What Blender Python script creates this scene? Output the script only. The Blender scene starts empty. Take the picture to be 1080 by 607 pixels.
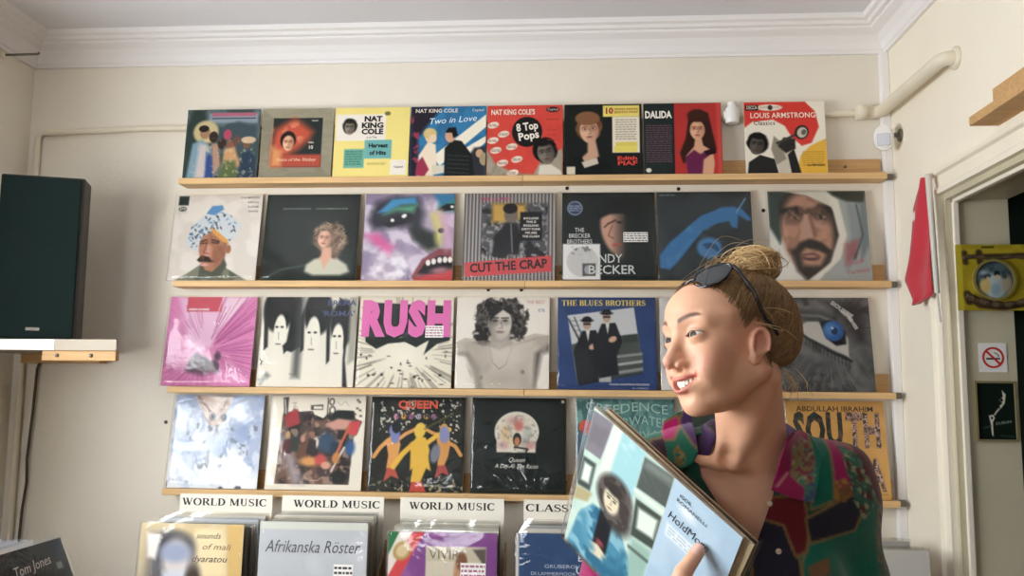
import bpy, bmesh, math, random
import numpy as np
from mathutils import Vector, Matrix
random.seed(7); RNG = np.random.RandomState(7)
SC = bpy.context.scene; COL = SC.collection
PI = math.pi

# ------------------------------------------------------------------ helpers
def lin(c):
    """sRGB 0-255 triple or '#rrggbb' -> linear rgb"""
    if isinstance(c, str):
        c = [int(c[i:i + 2], 16) for i in (1, 3, 5)]
    o = []
    for v in c:
        v = v / 255.0
        o.append(v / 12.92 if v <= 0.04045 else ((v + 0.055) / 1.055) ** 2.4)
    return o
def lin_np(a):
    a = np.clip(a, 0, 1)
    return np.where(a <= 0.04045, a / 12.92, ((a + 0.055) / 1.055) ** 2.4)

def mat(name, col, rough=0.6, metal=0.0, noise=0.0, nscale=20.0, bump=0.0, bscale=80.0, coat=0.0, spec=0.5, stretch=None, sss=0.0):
    m = bpy.data.materials.new(name); m.use_nodes = True
    nt = m.node_tree; b = nt.nodes['Principled BSDF']
    c = (*lin(col), 1)
    b.inputs['Base Color'].default_value = c
    b.inputs['Roughness'].default_value = rough
    b.inputs['Metallic'].default_value = metal
    b.inputs['Specular IOR Level'].default_value = spec
    if coat: b.inputs['Coat Weight'].default_value = coat; b.inputs['Coat Roughness'].default_value = 0.12
    if noise or bump:
        tc = nt.nodes.new('ShaderNodeTexCoord'); mp = nt.nodes.new('ShaderNodeMapping')
        nt.links.new(tc.outputs['Object'], mp.inputs['Vector'])
        if stretch: mp.inputs['Scale'].default_value = stretch
    if noise:
        n = nt.nodes.new('ShaderNodeTexNoise'); n.inputs['Scale'].default_value = nscale; n.inputs['Detail'].default_value = 5
        nt.links.new(mp.outputs[0], n.inputs['Vector'])
        r = nt.nodes.new('ShaderNodeValToRGB')
        r.color_ramp.elements[0].position = 0.3; r.color_ramp.elements[1].position = 0.7
        r.color_ramp.elements[0].color = (*[x * (1 - noise) for x in c[:3]], 1)
        r.color_ramp.elements[1].color = (*[min(1, x * (1 + noise)) for x in c[:3]], 1)
        nt.links.new(n.outputs['Fac'], r.inputs['Fac']); nt.links.new(r.outputs[0], b.inputs['Base Color'])
    if bump:
        n2 = nt.nodes.new('ShaderNodeTexNoise'); n2.inputs['Scale'].default_value = bscale; n2.inputs['Detail'].default_value = 4
        nt.links.new(mp.outputs[0], n2.inputs['Vector'])
        bp = nt.nodes.new('ShaderNodeBump'); bp.inputs['Strength'].default_value = bump; bp.inputs['Distance'].default_value = 0.01
        nt.links.new(n2.outputs['Fac'], bp.inputs['Height']); nt.links.new(bp.outputs[0], b.inputs['Normal'])
    return m

def attr_mat(name, rough=0.5, coat=0.0, spec=0.5, bump=0.0, bscale=300.0, sss=0.0, coat_rough=0.15, sheen=0.0):
    m = bpy.data.materials.new(name); m.use_nodes = True
    nt = m.node_tree; b = nt.nodes['Principled BSDF']
    a = nt.nodes.new('ShaderNodeAttribute'); a.attribute_name = 'print'
    nt.links.new(a.outputs['Color'], b.inputs['Base Color'])
    b.inputs['Roughness'].default_value = rough; b.inputs['Specular IOR Level'].default_value = spec
    if coat: b.inputs['Coat Weight'].default_value = coat; b.inputs['Coat Roughness'].default_value = coat_rough
    if sss:
        b.inputs['Subsurface Weight'].default_value = sss
        b.inputs['Subsurface Radius'].default_value = (0.01, 0.004, 0.002); b.inputs['Subsurface Scale'].default_value = 0.6
    if sheen: b.inputs['Sheen Weight'].default_value = sheen
    if bump:
        tc = nt.nodes.new('ShaderNodeTexCoord'); n2 = nt.nodes.new('ShaderNodeTexNoise'); n2.inputs['Scale'].default_value = bscale
        nt.links.new(tc.outputs['Object'], n2.inputs['Vector'])
        bp = nt.nodes.new('ShaderNodeBump'); bp.inputs['Strength'].default_value = bump; bp.inputs['Distance'].default_value = 0.002
        nt.links.new(n2.outputs['Fac'], bp.inputs['Height']); nt.links.new(bp.outputs[0], b.inputs['Normal'])
    return m

class MB:
    """collects shapes for ONE mesh object"""
    def __init__(s): s.v = []; s.f = []; s.mi = []; s.sm = []
    def add(s, vs, fs, mi=0, smooth=False):
        o = len(s.v); s.v += [tuple(v) for v in vs]
        for f in fs: s.f.append(tuple(o + i for i in f)); s.mi.append(mi); s.sm.append(smooth)
    def box(s, a, b, mi=0, bev=0.0, M=None):
        bm = bmesh.new(); r = bmesh.ops.create_cube(bm, size=1)
        c = [(a[i] + b[i]) / 2 for i in range(3)]; d = [abs(b[i] - a[i]) for i in range(3)]
        for v in bm.verts: v.co = Vector([c[i] + v.co[i] * d[i] for i in range(3)])
        if bev: bmesh.ops.bevel(bm, geom=bm.edges[:] , offset=bev, segments=2, affect='EDGES', profile=0.5)
        if M is not None: bmesh.ops.transform(bm, matrix=M, verts=bm.verts)
        bm.verts.index_update()
        s.add([v.co for v in bm.verts], [[v.index for v in f.verts] for f in bm.faces], mi); bm.free()
    def prism(s, pts, axis, a, b, mi=0):
        """2-D polygon extruded along axis from a to b"""
        n = len(pts)
        def P(p, t):
            l = list(p); l.insert(axis, t); return l
        vs = [P(p, a) for p in pts] + [P(p, b) for p in pts]
        fs = [list(range(n))[::-1], list(range(n, 2 * n))] + [[i, (i + 1) % n, n + (i + 1) % n, n + i] for i in range(n)]
        if axis == 1: fs = [f[::-1] for f in fs]
        s.add(vs, fs, mi)
    def tube(s, pts, r, seg=12, mi=0, cap=True, smooth=True):
        pts = [Vector(p) for p in pts]; n = len(pts)
        rs = r if isinstance(r, (list, tuple, np.ndarray)) else [r] * n
        t0 = (pts[1] - pts[0]).normalized()
        u = t0.orthogonal().normalized(); vs = []
        for i in range(n):
            t = (pts[min(i + 1, n - 1)] - pts[max(i - 1, 0)]).normalized()
            u = (u - t * u.dot(t)).normalized(); w = t.cross(u)
            for k in range(seg):
                a = 2 * PI * k / seg; vs.append(pts[i] + (u * math.cos(a) + w * math.sin(a)) * rs[i])
        fs = [[i * seg + k, i * seg + (k + 1) % seg, (i + 1) * seg + (k + 1) % seg, (i + 1) * seg + k] for i in range(n - 1) for k in range(seg)]
        s.add(vs, fs, mi, smooth)
        if cap:
            s.add(vs[:seg], [list(range(seg))[::-1]], mi); s.add(vs[-seg:], [list(range(seg))], mi)
    def lathe(s, prof, M, seg=24, mi=0):
        """prof: (radius, height) list, revolved round local z, placed with matrix M"""
        vs = []
        for r, h in prof:
            for k in range(seg):
                a = 2 * PI * k / seg; vs.append(M @ Vector((r * math.cos(a), r * math.sin(a), h)))
        fs = [[i * seg + k, i * seg + (k + 1) % seg, (i + 1) * seg + (k + 1) % seg, (i + 1) * seg + k] for i in range(len(prof) - 1) for k in range(seg)]
        s.add(vs, fs, mi, True)
        s.add(vs[:seg], [list(range(seg))[::-1]], mi); s.add(vs[-seg:], [list(range(seg))], mi)
    def build(s, name, mats, parent=None, loc=None, M=None):
        me = bpy.data.meshes.new(name); me.from_pydata(s.v, [], s.f)
        for m in (mats if isinstance(mats, (list, tuple)) else [mats]): me.materials.append(m)
        me.polygons.foreach_set('material_index', s.mi); me.polygons.foreach_set('use_smooth', s.sm)
        me.update()
        return link(name, me, parent, loc, M)
def link(name, me, parent=None, loc=None, M=None):
    o = bpy.data.objects.new(name, me); COL.objects.link(o)
    if parent is not None: o.parent = parent
    if M is not None: o.matrix_local = M
    if loc is not None: o.location = loc
    return o
def empty(name, loc=(0, 0, 0), M=None):
    o = bpy.data.objects.new(name, None); COL.objects.link(o); o.empty_display_size = 0.05
    if M is not None: o.matrix_world = M
    else: o.location = loc
    return o
def tag(o, label, cat, group=None):
    o['label'] = label; o['category'] = cat
    if group: o['group'] = group
    return o
def struct(o):
    o['kind'] = 'structure'; return o
def grid_mesh(name, V, F, cols=None, mats=None, smooth=True, parent=None, mi=None):
    me = bpy.data.meshes.new(name); V = np.asarray(V, np.float32)
    F = np.asarray(F, np.int32); k = F.shape[1]
    me.vertices.add(len(V)); me.vertices.foreach_set('co', V.ravel())
    me.loops.add(F.size); me.loops.foreach_set('vertex_index', F.ravel())
    me.polygons.add(len(F)); me.polygons.foreach_set('loop_start', np.arange(len(F), dtype=np.int32) * k)
    me.polygons.foreach_set('loop_total', np.full(len(F), k, np.int32))
    me.polygons.foreach_set('use_smooth', np.full(len(F), smooth))
    for m in (mats if isinstance(mats, (list, tuple)) else [mats]): me.materials.append(m)
    if mi is not None: me.polygons.foreach_set('material_index', np.asarray(mi, np.int32))
    me.update(calc_edges=True); me.validate()
    if cols is not None:
        at = me.color_attributes.new('print', 'FLOAT_COLOR', 'POINT')
        c = np.ones((len(V), 4), np.float32); c[:, :3] = cols
        at.data.foreach_set('color', c.ravel())
    return link(name, me, parent)

# ------------------------------------------------------------------ lettering
def text_mesh(name, body, h, material, parent, loc, bold=0.0, align='CENTER', xs=1.0, rot=0.0, depth=0.0004, shear=0.0, spacing=1.0, wave=0.0):
    """flat printed lettering, cap height h, standing on local x/z, facing -y"""
    cu = bpy.data.curves.new(name, 'FONT'); cu.body = body; cu.align_x = align; cu.align_y = 'CENTER'
    cu.size = 1.0; cu.offset = bold; cu.shear = shear; cu.space_character = spacing; cu.resolution_u = 3; cu.space_line = 0.85
    tmp = bpy.data.objects.new(name, cu); COL.objects.link(tmp)
    me = bpy.data.meshes.new_from_object(tmp.evaluated_get(bpy.context.evaluated_depsgraph_get()))
    bpy.data.objects.remove(tmp); bpy.data.curves.remove(cu)
    me.name = name
    if wave:
        for v in me.vertices: v.co.y += wave * math.sin(v.co.x * 2.1)
    k = h / 0.72
    R = Matrix.Translation(loc) @ Matrix.Rotation(rot, 4, 'Y') @ Matrix.Rotation(PI / 2, 4, 'X') @ Matrix.Diagonal((k * xs, k, k, 1))
    me.transform(R); me.materials.clear(); me.materials.append(material)
    return link(name, me, parent)

# a bold slab of roman capitals with serifs, drawn from strokes on a unit cap height
def _arc(cx, cy, rx, ry, a0, a1, n=14):
    return [(cx + rx * math.cos(math.radians(a0 + (a1 - a0) * i / n)), cy + ry * math.sin(math.radians(a0 + (a1 - a0) * i / n))) for i in range(n + 1)]
K, T = 0.17, 0.075   # thick and thin strokes
def _sf(x, y, w=0.34): return ([(x - w / 2, y), (x + w / 2, y)], 0.05)
GLY = {
 'A': (0.78, [([(0.1, 0.02), (0.39, 0.98)], T), ([(0.39, 0.98), (0.66, 0.02)], K), ([(0.2, 0.34), (0.55, 0.34)], T), _sf(0.1, 0.025, 0.26), _sf(0.67, 0.025, 0.32)]),
 'B': (0.70, [([(0.19, 0), (0.19, 1)], K), (_arc(0.34, 0.74, 0.22, 0.23, 90, -90), 'r'), (_arc(0.34, 0.26, 0.27, 0.23, 90, -90), 'r'), ([(0.1, 0.97), (0.36, 0.97)], 0.06), ([(0.1, 0.5), (0.36, 0.5)], 0.06), ([(0.1, 0.03), (0.36, 0.03)], 0.06)]),
 'C': (0.74, [(_arc(0.4, 0.5, 0.3, 0.47, 50, 310, 22), 'r'), ([(0.62, 0.98), (0.66, 0.68)], 0.05), ([(0.55, 0.12), (0.68, 0.24)], 0.05)]),
 'D': (0.78, [([(0.19, 0), (0.19, 1)], K), (_arc(0.3, 0.5, 0.36, 0.47, 90, -90, 16), 'r'), ([(0.06, 0.97), (0.32, 0.97)], 0.06), ([(0.06, 0.03), (0.32, 0.03)], 0.06)]),
 'E': (0.68, [([(0.19, 0), (0.19, 1)], K), ([(0.06, 0.97), (0.58, 0.97)], 0.06), ([(0.06, 0.03), (0.62, 0.03)], 0.06), ([(0.2, 0.51), (0.48, 0.51)], 0.06), ([(0.57, 1), (0.6, 0.74)], 0.05), ([(0.6, 0), (0.64, 0.28)], 0.05), ([(0.48, 0.38), (0.48, 0.64)], 0.05)]),
 'H': (0.84, [([(0.19, 0), (0.19, 1)], K), ([(0.65, 0), (0.65, 1)], K), ([(0.19, 0.5), (0.65, 0.5)], T), _sf(0.19, 0.975), _sf(0.19, 0.025), _sf(0.65, 0.975), _sf(0.65, 0.025)]),
 'I': (0.42, [([(0.21, 0), (0.21, 1)], K), _sf(0.21, 0.975), _sf(0.21, 0.025)]),
 'L': (0.68, [([(0.19, 0), (0.19, 1)], K), _sf(0.19, 0.975), ([(0.06, 0.03), (0.6, 0.03)], 0.06), ([(0.6, 0), (0.64, 0.32)], 0.05)]),
 'M': (0.98, [([(0.16, 0), (0.16, 1)], T), ([(0.19, 0.98), (0.49, 0.08)], K), ([(0.49, 0.06), (0.78, 0.98)], T), ([(0.8, 0), (0.8, 1)], K), _sf(0.14, 0.975, 0.2), _sf(0.84, 0.975, 0.2), _sf(0.16, 0.025, 0.26), _sf(0.8, 0.025, 0.34)]),
 'O': (0.82, [(_arc(0.41, 0.5, 0.31, 0.47, 0, 360, 32), 'r')]),
 'R': (0.78, [([(0.19, 0), (0.19, 1)], K), (_arc(0.34, 0.73, 0.24, 0.24, 90, -90), 'r'), ([(0.06, 0.97), (0.36, 0.97)], 0.06), ([(0.2, 0.49), (0.38, 0.49)], 0.06), ([(0.4, 0.48), (0.68, 0.03)], K), _sf(0.19, 0.025), ([(0.6, 0.025), (0.78, 0.025)], 0.05)]),
 'S': (0.60, [(_arc(0.3, 0.735, 0.2, 0.23, 40, 225, 14) , 's'), ([(0.155, 0.575), (0.445, 0.43)], K), (_arc(0.3, 0.265, 0.21, 0.235, 45, -140, 14), 's'), ([(0.47, 0.98), (0.49, 0.72)], 0.05), ([(0.09, 0.3), (0.11, 0.02)], 0.05)]),
 'T': (0.72, [([(0.36, 0), (0.36, 1)], K), ([(0.06, 0.97), (0.66, 0.97)], 0.06), ([(0.06, 1), (0.03, 0.72)], 0.05), ([(0.66, 1), (0.69, 0.72)], 0.05), _sf(0.36, 0.025)]),
 'U': (0.80, [([(0.19, 0.3), (0.19, 1)], K), (_arc(0.395, 0.3, 0.205, 0.27, 180, 360, 14), 0.1), ([(0.6, 0.3), (0.6, 1)], T), _sf(0.19, 0.975), _sf(0.6, 0.975, 0.26)]),
 'W': (1.05, [([(0.14, 0.98), (0.34, 0.03)], K), ([(0.34, 0.03), (0.54, 0.8)], T), ([(0.47, 0.98), (0.7, 0.03)], K), ([(0.7, 0.03), (0.92, 0.98)], T), _sf(0.13, 0.975, 0.3), _sf(0.48, 0.975, 0.28), _sf(0.93, 0.975, 0.2)]),
 ' ': (0.34, []),
}
def serif_text(name, body, h, material, parent, loc, xs=1.0, width=None):
    """roman lettering centred on loc, standing on local x/z, facing -y"""
    tot = sum(GLY[c][0] for c in body)
    if width: xs = width / (tot * h)
    mb = MB(); x = -tot / 2; lay = 0
    for ch in body:
        w, strokes = GLY[ch]
        for pts, wd in strokes:
            n = len(pts); L = []; Rr = []
            for i in range(n):
                a = pts[max(i - 1, 0)]; b = pts[min(i + 1, n - 1)]
                if n > 20 and pts[0] == pts[-1] and i in (0, n - 1): a, b = pts[-2], pts[1]
                dx, dy = b[0] - a[0], b[1] - a[1]; d = math.hypot(dx, dy) or 1
                nx, ny = -dy / d, dx / d
                q = wd if not isinstance(wd, str) else (0.06 + (K - 0.05) * abs(dy / d) if wd == 'r' else 0.07 + 0.05 * abs(dy / d))
                L.append((pts[i][0] + nx * q / 2, pts[i][1] + ny * q / 2)); Rr.append((pts[i][0] - nx * q / 2, pts[i][1] - ny * q / 2))
            vs = [(loc[0] + (x + p[0]) * h * xs, loc[1] - 0.00001 * (lay % 9), loc[2] + (p[1] - 0.5) * h) for p in L + Rr]; lay += 1
            mb.add(vs, [[i, i + 1, n + i + 1, n + i] for i in range(n - 1)])
        x += w
    return mb.build(name, material, parent)

# ------------------------------------------------------------------ printed artwork
def vnoise(u, v, seed=0, oct=3, sc=4.0):
    r = np.random.RandomState(seed); out = 0; amp = 1.0; tot = 0
    for o in range(oct):
        g = r.rand(64, 64); s = sc * 2 ** o
        x = (u * s) % 63; y = (v * s) % 63; xi = x.astype(int); yi = y.astype(int); fx = x - xi; fy = y - yi
        fx = fx * fx * (3 - 2 * fx); fy = fy * fy * (3 - 2 * fy)
        a = g[yi, xi]; b = g[yi, xi + 1]; c = g[yi + 1, xi]; d = g[yi + 1, xi + 1]
        out = out + amp * (a * (1 - fx) * (1 - fy) + b * fx * (1 - fy) + c * (1 - fx) * fy + d * fx * fy); tot += amp; amp *= 0.5
    return out / tot
class Art:
    """a printed sheet painted on a grid of points; u to the right, v downwards, both 0..1"""
    def __init__(s, bg, n=110, asp=1.0):
        s.n = n; s.nx = int(n * asp)
        U, V = np.meshgrid(np.linspace(0, 1, s.nx + 1), np.linspace(0, 1, n + 1)); s.U, s.V = U, V; s.asp = asp
        s.a = np.ones((n + 1, s.nx + 1, 3)) * np.array(s.c(bg)); s.aa = 1.0 / n
    def c(s, c):
        if isinstance(c, str): c = [int(c[i:i + 2], 16) for i in (1, 3, 5)]
        return np.array(c) / 255.0
    def put(s, m, c, al=1.0):
        m = np.clip(m, 0, 1)[..., None] * al; s.a = s.a * (1 - m) + s.c(c) * m; return s
    def mask(s, d, soft): return 0.5 - d / (2 * max(soft, s.aa * 0.6))
    def dell(s, cx, cy, rx, ry, rot=0):
        x = s.U - cx; y = s.V - cy; c, q = math.cos(math.radians(rot)), math.sin(math.radians(rot))
        x, y = x * c + y * q, -x * q + y * c
        return (np.sqrt((x / rx) ** 2 + (y / ry) ** 2) - 1) * min(rx, ry)
    def ell(s, cx, cy, rx, ry, c, rot=0, soft=0, al=1.0): return s.put(s.mask(s.dell(cx, cy, rx, ry, rot), soft), c, al)
    def rect(s, x0, y0, x1, y1, c, soft=0, al=1.0):
        d = np.maximum(np.abs(s.U - (x0 + x1) / 2) - abs(x1 - x0) / 2, np.abs(s.V - (y0 + y1) / 2) - abs(y1 - y0) / 2); return s.put(s.mask(d, soft), c, al)
    def dpoly(s, P):
        P = np.array(P, float); n = len(P); d = np.full(s.U.shape, 1e9); sg = np.ones(s.U.shape); j = n - 1
        for i in range(n):
            e = P[j] - P[i]; wx = s.U - P[i][0]; wy = s.V - P[i][1]
            t = np.clip((wx * e[0] + wy * e[1]) / (e @ e + 1e-12), 0, 1); bx = wx - e[0] * t; by = wy - e[1] * t
            d = np.minimum(d, bx * bx + by * by)
            c1 = s.V >= P[i][1]; c2 = s.V < P[j][1]; c3 = e[0] * wy > e[1] * wx
            al = (c1 & c2 & c3) | (~c1 & ~c2 & ~c3); sg = np.where(al, -sg, sg); j = i
        return sg * np.sqrt(d)
    def poly(s, P, c, soft=0, al=1.0): return s.put(s.mask(s.dpoly(P), soft), c, al)
    def line(s, P, w, c, soft=0, al=1.0):
        d = np.full(s.U.shape, 1e9)
        for a, b in zip(P[:-1], P[1:]):
            ex, ey = b[0] - a[0], b[1] - a[1]; wx = s.U - a[0]; wy = s.V - a[1]
            t = np.clip((wx * ex + wy * ey) / (ex * ex + ey * ey + 1e-12), 0, 1); d = np.minimum(d, np.hypot(wx - ex * t, wy - ey * t))
        return s.put(s.mask(d - w / 2, soft), c, al)
    def grad(s, c0, c1, ang=90, al=1.0):
        a = math.radians(ang); t = np.clip(s.U * math.cos(a) + s.V * math.sin(a), 0, 1)[..., None]
        s.a = s.a * (1 - al) + al * (s.c(c0) * (1 - t) + s.c(c1) * t); return s
    def mottle(s, c, seed=1, sc=5, lo=0.45, hi=0.6, al=1.0, where=None, stretch=(1, 1), oct=3):
        n = vnoise(s.U * stretch[0], s.V * stretch[1], seed, oct, sc); m = np.clip((n - lo) / (hi - lo), 0, 1)
        if where is not None: m = m * np.clip(where, 0, 1)
        return s.put(m, c, al)
    def inside(s, P, soft=0): return np.clip(s.mask(s.dpoly(P), soft), 0, 1)
    def inell(s, *a, soft=0): return np.clip(s.mask(s.dell(*a), soft), 0, 1)
    def small(s, x0, y0, x1, lines, h, c, gap=None, seed=3, al=0.9):
        """rows of print too fine to read"""
        r = np.random.RandomState(seed); gap = gap or h * 1.7
        for i in range(lines):
            x = x0; y = y0 + i * gap
            while x < x1 - 0.01:
                w = min(r.uniform(0.02, 0.07), x1 - x); s.rect(x, y, x + w, y + h, c, al=al); x += w + 0.012
        return s
    def face(s, cx, cy, r, skin, dark, hair=None, tilt=0, shade=0.35):
        """a plain printed head: oval, features, shaded side"""
        c, q = math.cos(math.radians(tilt)), math.sin(math.radians(tilt))
        def p(x, y): return (cx + (x * c - y * q) * r, cy + (x * q + y * c) * r)
        if hair: s.blob(*p(0, -0.2), 0.92 * r, 1.05 * r, hair, .16, 3, 4, .012); s.mottle([max(0, v - 22) for v in s.c(hair) * 255], 5, 18, .5, .62, .7, where=s.inell(*p(0, -0.2), 0.92 * r, 1.05 * r))
        s.ell(*p(0, 0.02), 0.66 * r, 0.9 * r, skin, tilt, soft=0.008); s.ell(*p(0, 0.45), 0.46 * r, 0.52 * r, skin, tilt, soft=0.01)
        m = s.inell(cx, cy, 0.68 * r, 0.95 * r, tilt)
        s.put(m * np.clip(((s.U - cx) * c + (s.V - cy) * q) / (0.7 * r) * 1.3, 0, 1), dark, shade)
        s.put(m * s.inell(*p(-0.22, 0.16), 0.26 * r, 0.22 * r, soft=.2 * r), [min(255, v + 18) for v in s.c(skin) * 255], .6)
        for e in (-0.28, 0.28): s.ell(*p(e, -0.14), 0.24 * r, 0.16 * r, dark, tilt, soft=.14 * r, al=.4)
        if hair: s.ell(*p(0.05, -0.86), 0.62 * r, 0.3 * r, hair, tilt, soft=0.012)
        for e in (-0.28, 0.28):
            s.ell(*p(e, -0.12), 0.15 * r, 0.065 * r, [min(255, v + 40) for v in s.c(skin) * 255], tilt, al=.6); s.ell(*p(e, -0.12), 0.085 * r, 0.075 * r, dark, tilt, soft=.03 * r); s.line([p(e - 0.18, -0.24), p(e, -0.31), p(e + 0.18, -0.27)], 0.055 * r, dark, .03 * r, .85)
        s.line([p(0.06, -0.1), p(0.11, 0.2)], 0.09 * r, dark, .1 * r, .45); s.line([p(-0.09, 0.25), p(0.0, 0.28), p(0.1, 0.25)], 0.05 * r, dark, .03 * r, .7)
        s.ell(*p(0, 0.5), 0.21 * r, 0.075 * r, (s.c(dark) * .55 + s.c('#c05050') * .45) * 255, tilt, soft=.03 * r, al=0.85); s.ell(*p(0, 0.64), 0.14 * r, 0.04 * r, dark, tilt, soft=.06 * r, al=.3)
        return s
    def blob(s, cx, cy, rx, ry, c, amp=.25, seed=1, freq=5, soft=.01, al=1.0):
        """ellipse with a ragged outline, for hair"""
        d = s.dell(cx, cy, rx, ry) + (vnoise(s.U + .1, s.V + .1, seed, 3, freq * 3) - .5) * amp * min(rx, ry) * 2; return s.put(s.mask(d, soft), c, al)
    def strands(s, cx, cy, rx, ry, cols, n=60, seed=1, w=.008, curl=1.0, al=.7):
        """locks of hair inside an ellipse"""
        r = random.Random(seed); inside = s.inell(cx, cy, rx, ry, soft=.02)
        for i in range(n):
            x, y = cx + r.uniform(-rx, rx), cy + r.uniform(-ry, ry * .7); L = r.uniform(.1, .3) * ry * 2; P = [(x + .25 * rx * curl * math.sin(k * 1.1 + i), y + L * k / 4) for k in range(5)]
            d = np.full(s.U.shape, 9.0)
            for a_, b_ in zip(P[:-1], P[1:]):
                ex, ey = b_[0] - a_[0], b_[1] - a_[1]; wx = s.U - a_[0]; wy = s.V - a_[1]; t = np.clip((wx * ex + wy * ey) / (ex * ex + ey * ey + 1e-12), 0, 1); d = np.minimum(d, np.hypot(wx - ex * t, wy - ey * t))
            s.put(s.mask(d - w / 2, .006) * inside, r.choice(cols), al)
        return s
    def linear(s):
        x = lin_np(s.a) ** 1.07; g = x.mean(-1, keepdims=True); return np.maximum(0.0, x * .93 + g * .07 - .003)
# ------------------------------------------------------------------ camera
YAW, PITCH, ROLL = 0.0704, 0.1125, 0.0086
cam = bpy.data.cameras.new('camera'); co = bpy.data.objects.new('camera', cam); COL.objects.link(co)
cam.sensor_width = 36.0; cam.lens = 36.0 * 920.3 / 1080; cam.clip_start = 0.02
fw = Vector((-math.sin(YAW) * math.cos(PITCH), math.cos(YAW) * math.cos(PITCH), math.sin(PITCH)))
rt = Vector((math.cos(YAW), math.sin(YAW), 0)); up = rt.cross(fw)
r2 = rt * math.cos(ROLL) + up * math.sin(ROLL); u2 = -rt * math.sin(ROLL) + up * math.cos(ROLL)
Mc = Matrix.Identity(4)
for i, c in enumerate((r2, u2, -fw)):
    for j in range(3): Mc[j][i] = c[j]
Mc.translation = (0, 0, 1.55); co.matrix_world = Mc; SC.camera = co

# ------------------------------------------------------------------ room
XL, XR, YB, YF, ZC = -2.03, 1.10, 3.05, -5.2, 2.835
WY0, WY1, WZ0, WZ1 = 0.30, 2.05, 1.18, 2.30          # window in the left wall
FX0, FX1, FZ0, FZ1 = -1.85, -0.95, 0.9, 2.3           # unseen opening behind the camera, added for fill light
M_wall = mat('cream_plaster', (232, 225, 211), 0.75, noise=0.035, nscale=2.5, bump=0.15, bscale=60, spec=0.3)
M_wallr = mat('warm_cream_plaster', (240, 232, 214), 0.7, noise=0.02, nscale=3, bump=0.12, bscale=60, spec=0.3)
M_ceil = mat('ceiling_white', (226, 226, 230), 0.8, noise=0.02, nscale=2, spec=0.2)
M_corn = mat('cornice_white', (236, 233, 232), 0.6, spec=0.3)
M_trim = mat('cream_gloss_paint', (238, 230, 212), 0.35, noise=0.02, nscale=6)
M_jamb = mat('jamb_putty_paint', (196, 188, 162), 0.45, noise=0.05, nscale=5)
M_pipe = mat('painted_pipe', (226, 217, 196), 0.45, noise=0.03, nscale=12)
M_floor = mat('worn_floorboards', (128, 104, 78), 0.5, noise=0.2, nscale=5, stretch=(1, 12, 1))
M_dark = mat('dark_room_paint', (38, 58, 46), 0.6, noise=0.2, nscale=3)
M_wood = mat('birch_wood', (218, 180, 128), 0.5, noise=0.13, nscale=7, stretch=(0.6, 14, 14), spec=0.3)
M_woodb = mat('birch_board', (196, 156, 106), 0.55, noise=0.12, nscale=7, stretch=(0.6, 14, 14), spec=0.3)
M_white = mat('white_plastic', (236, 234, 230), 0.4)
M_black = mat('black_plastic', (22, 23, 24), 0.45)
M_metal = mat('dull_steel', (120, 115, 105), 0.45, metal=0.7)
M_glass = bpy.data.materials.new('window_glass'); M_glass.use_nodes = True
_nt = M_glass.node_tree; _b = _nt.nodes['Principled BSDF']; _tr = _nt.nodes.new('ShaderNodeBsdfTransparent'); _mx = _nt.nodes.new('ShaderNodeMixShader')
_b.inputs['Roughness'].default_value = 0.02; _mx.inputs[0].default_value = 0.06
_nt.links.new(_tr.outputs[0], _mx.inputs[1]); _nt.links.new(_b.outputs[0], _mx.inputs[2]); _nt.links.new(_mx.outputs[0], _nt.nodes['Material Output'].inputs['Surface'])

DY0, DY1, DZ = 1.70, 2.635, 2.13      # doorway in the right wall
TH = 0.17                              # thickness of that wall
m = MB(); m.box((XL - 0.2, YB, 0), (2.6, YB + 0.2, ZC)); struct(m.build('wall_back', M_wall))
m = MB()
m.box((XL - 0.2, YF, 0), (XL, WY0, ZC)); m.box((XL - 0.2, WY1, 0), (XL, YB, ZC)); m.box((XL - 0.2, WY0, 0), (XL, WY1, WZ0)); m.box((XL - 0.2, WY0, WZ1), (XL, WY1, ZC))
struct(m.build('wall_left', M_wall))
m = MB()
m.box((XR, DY1, 0), (XR + TH, YB, ZC)); m.box((XR, YF, 0), (XR + TH, DY0, ZC)); m.box((XR, DY0, DZ), (XR + TH, DY1, ZC))
struct(m.build('wall_right', M_wallr))
m = MB()
m.box((XL - 0.2, YF - 0.2, 0), (FX0, YF, ZC)); m.box((FX1, YF - 0.2, 0), (XR + TH, YF, ZC)); m.box((FX0, YF - 0.2, 0), (FX1, YF, FZ0)); m.box((FX0, YF - 0.2, FZ1), (FX1, YF, ZC))
struct(m.build('wall_front', mat('brown_panelled_wall', (96, 74, 56), 0.6, noise=0.15)))
m = MB(); m.box((XL - 0.2, YF - 0.2, -0.1), (2.6, YB + 0.2, 0)); struct(m.build('floor', M_floor))
m = MB(); m.box((XL - 0.2, YF - 0.2, ZC), (2.6, YB + 0.2, ZC + 0.1)); struct(m.build('ceiling', M_ceil))
# the room through the doorway
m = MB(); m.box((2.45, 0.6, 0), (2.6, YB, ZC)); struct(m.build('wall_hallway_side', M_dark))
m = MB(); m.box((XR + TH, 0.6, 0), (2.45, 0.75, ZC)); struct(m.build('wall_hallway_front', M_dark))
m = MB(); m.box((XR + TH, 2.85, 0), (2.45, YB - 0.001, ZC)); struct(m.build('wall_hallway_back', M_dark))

m = MB(); m.box((XR - 0.03, YF, 0), (XR, 1.45, 2.62), bev=0.004); struct(m.build('bounce_blocker', mat('bounce_blocker_brown', (92, 62, 42), 0.5, noise=0.2, stretch=(1, 8, 1))))  # unseen dark panel, added to cut light bouncing off the right wall
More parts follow.
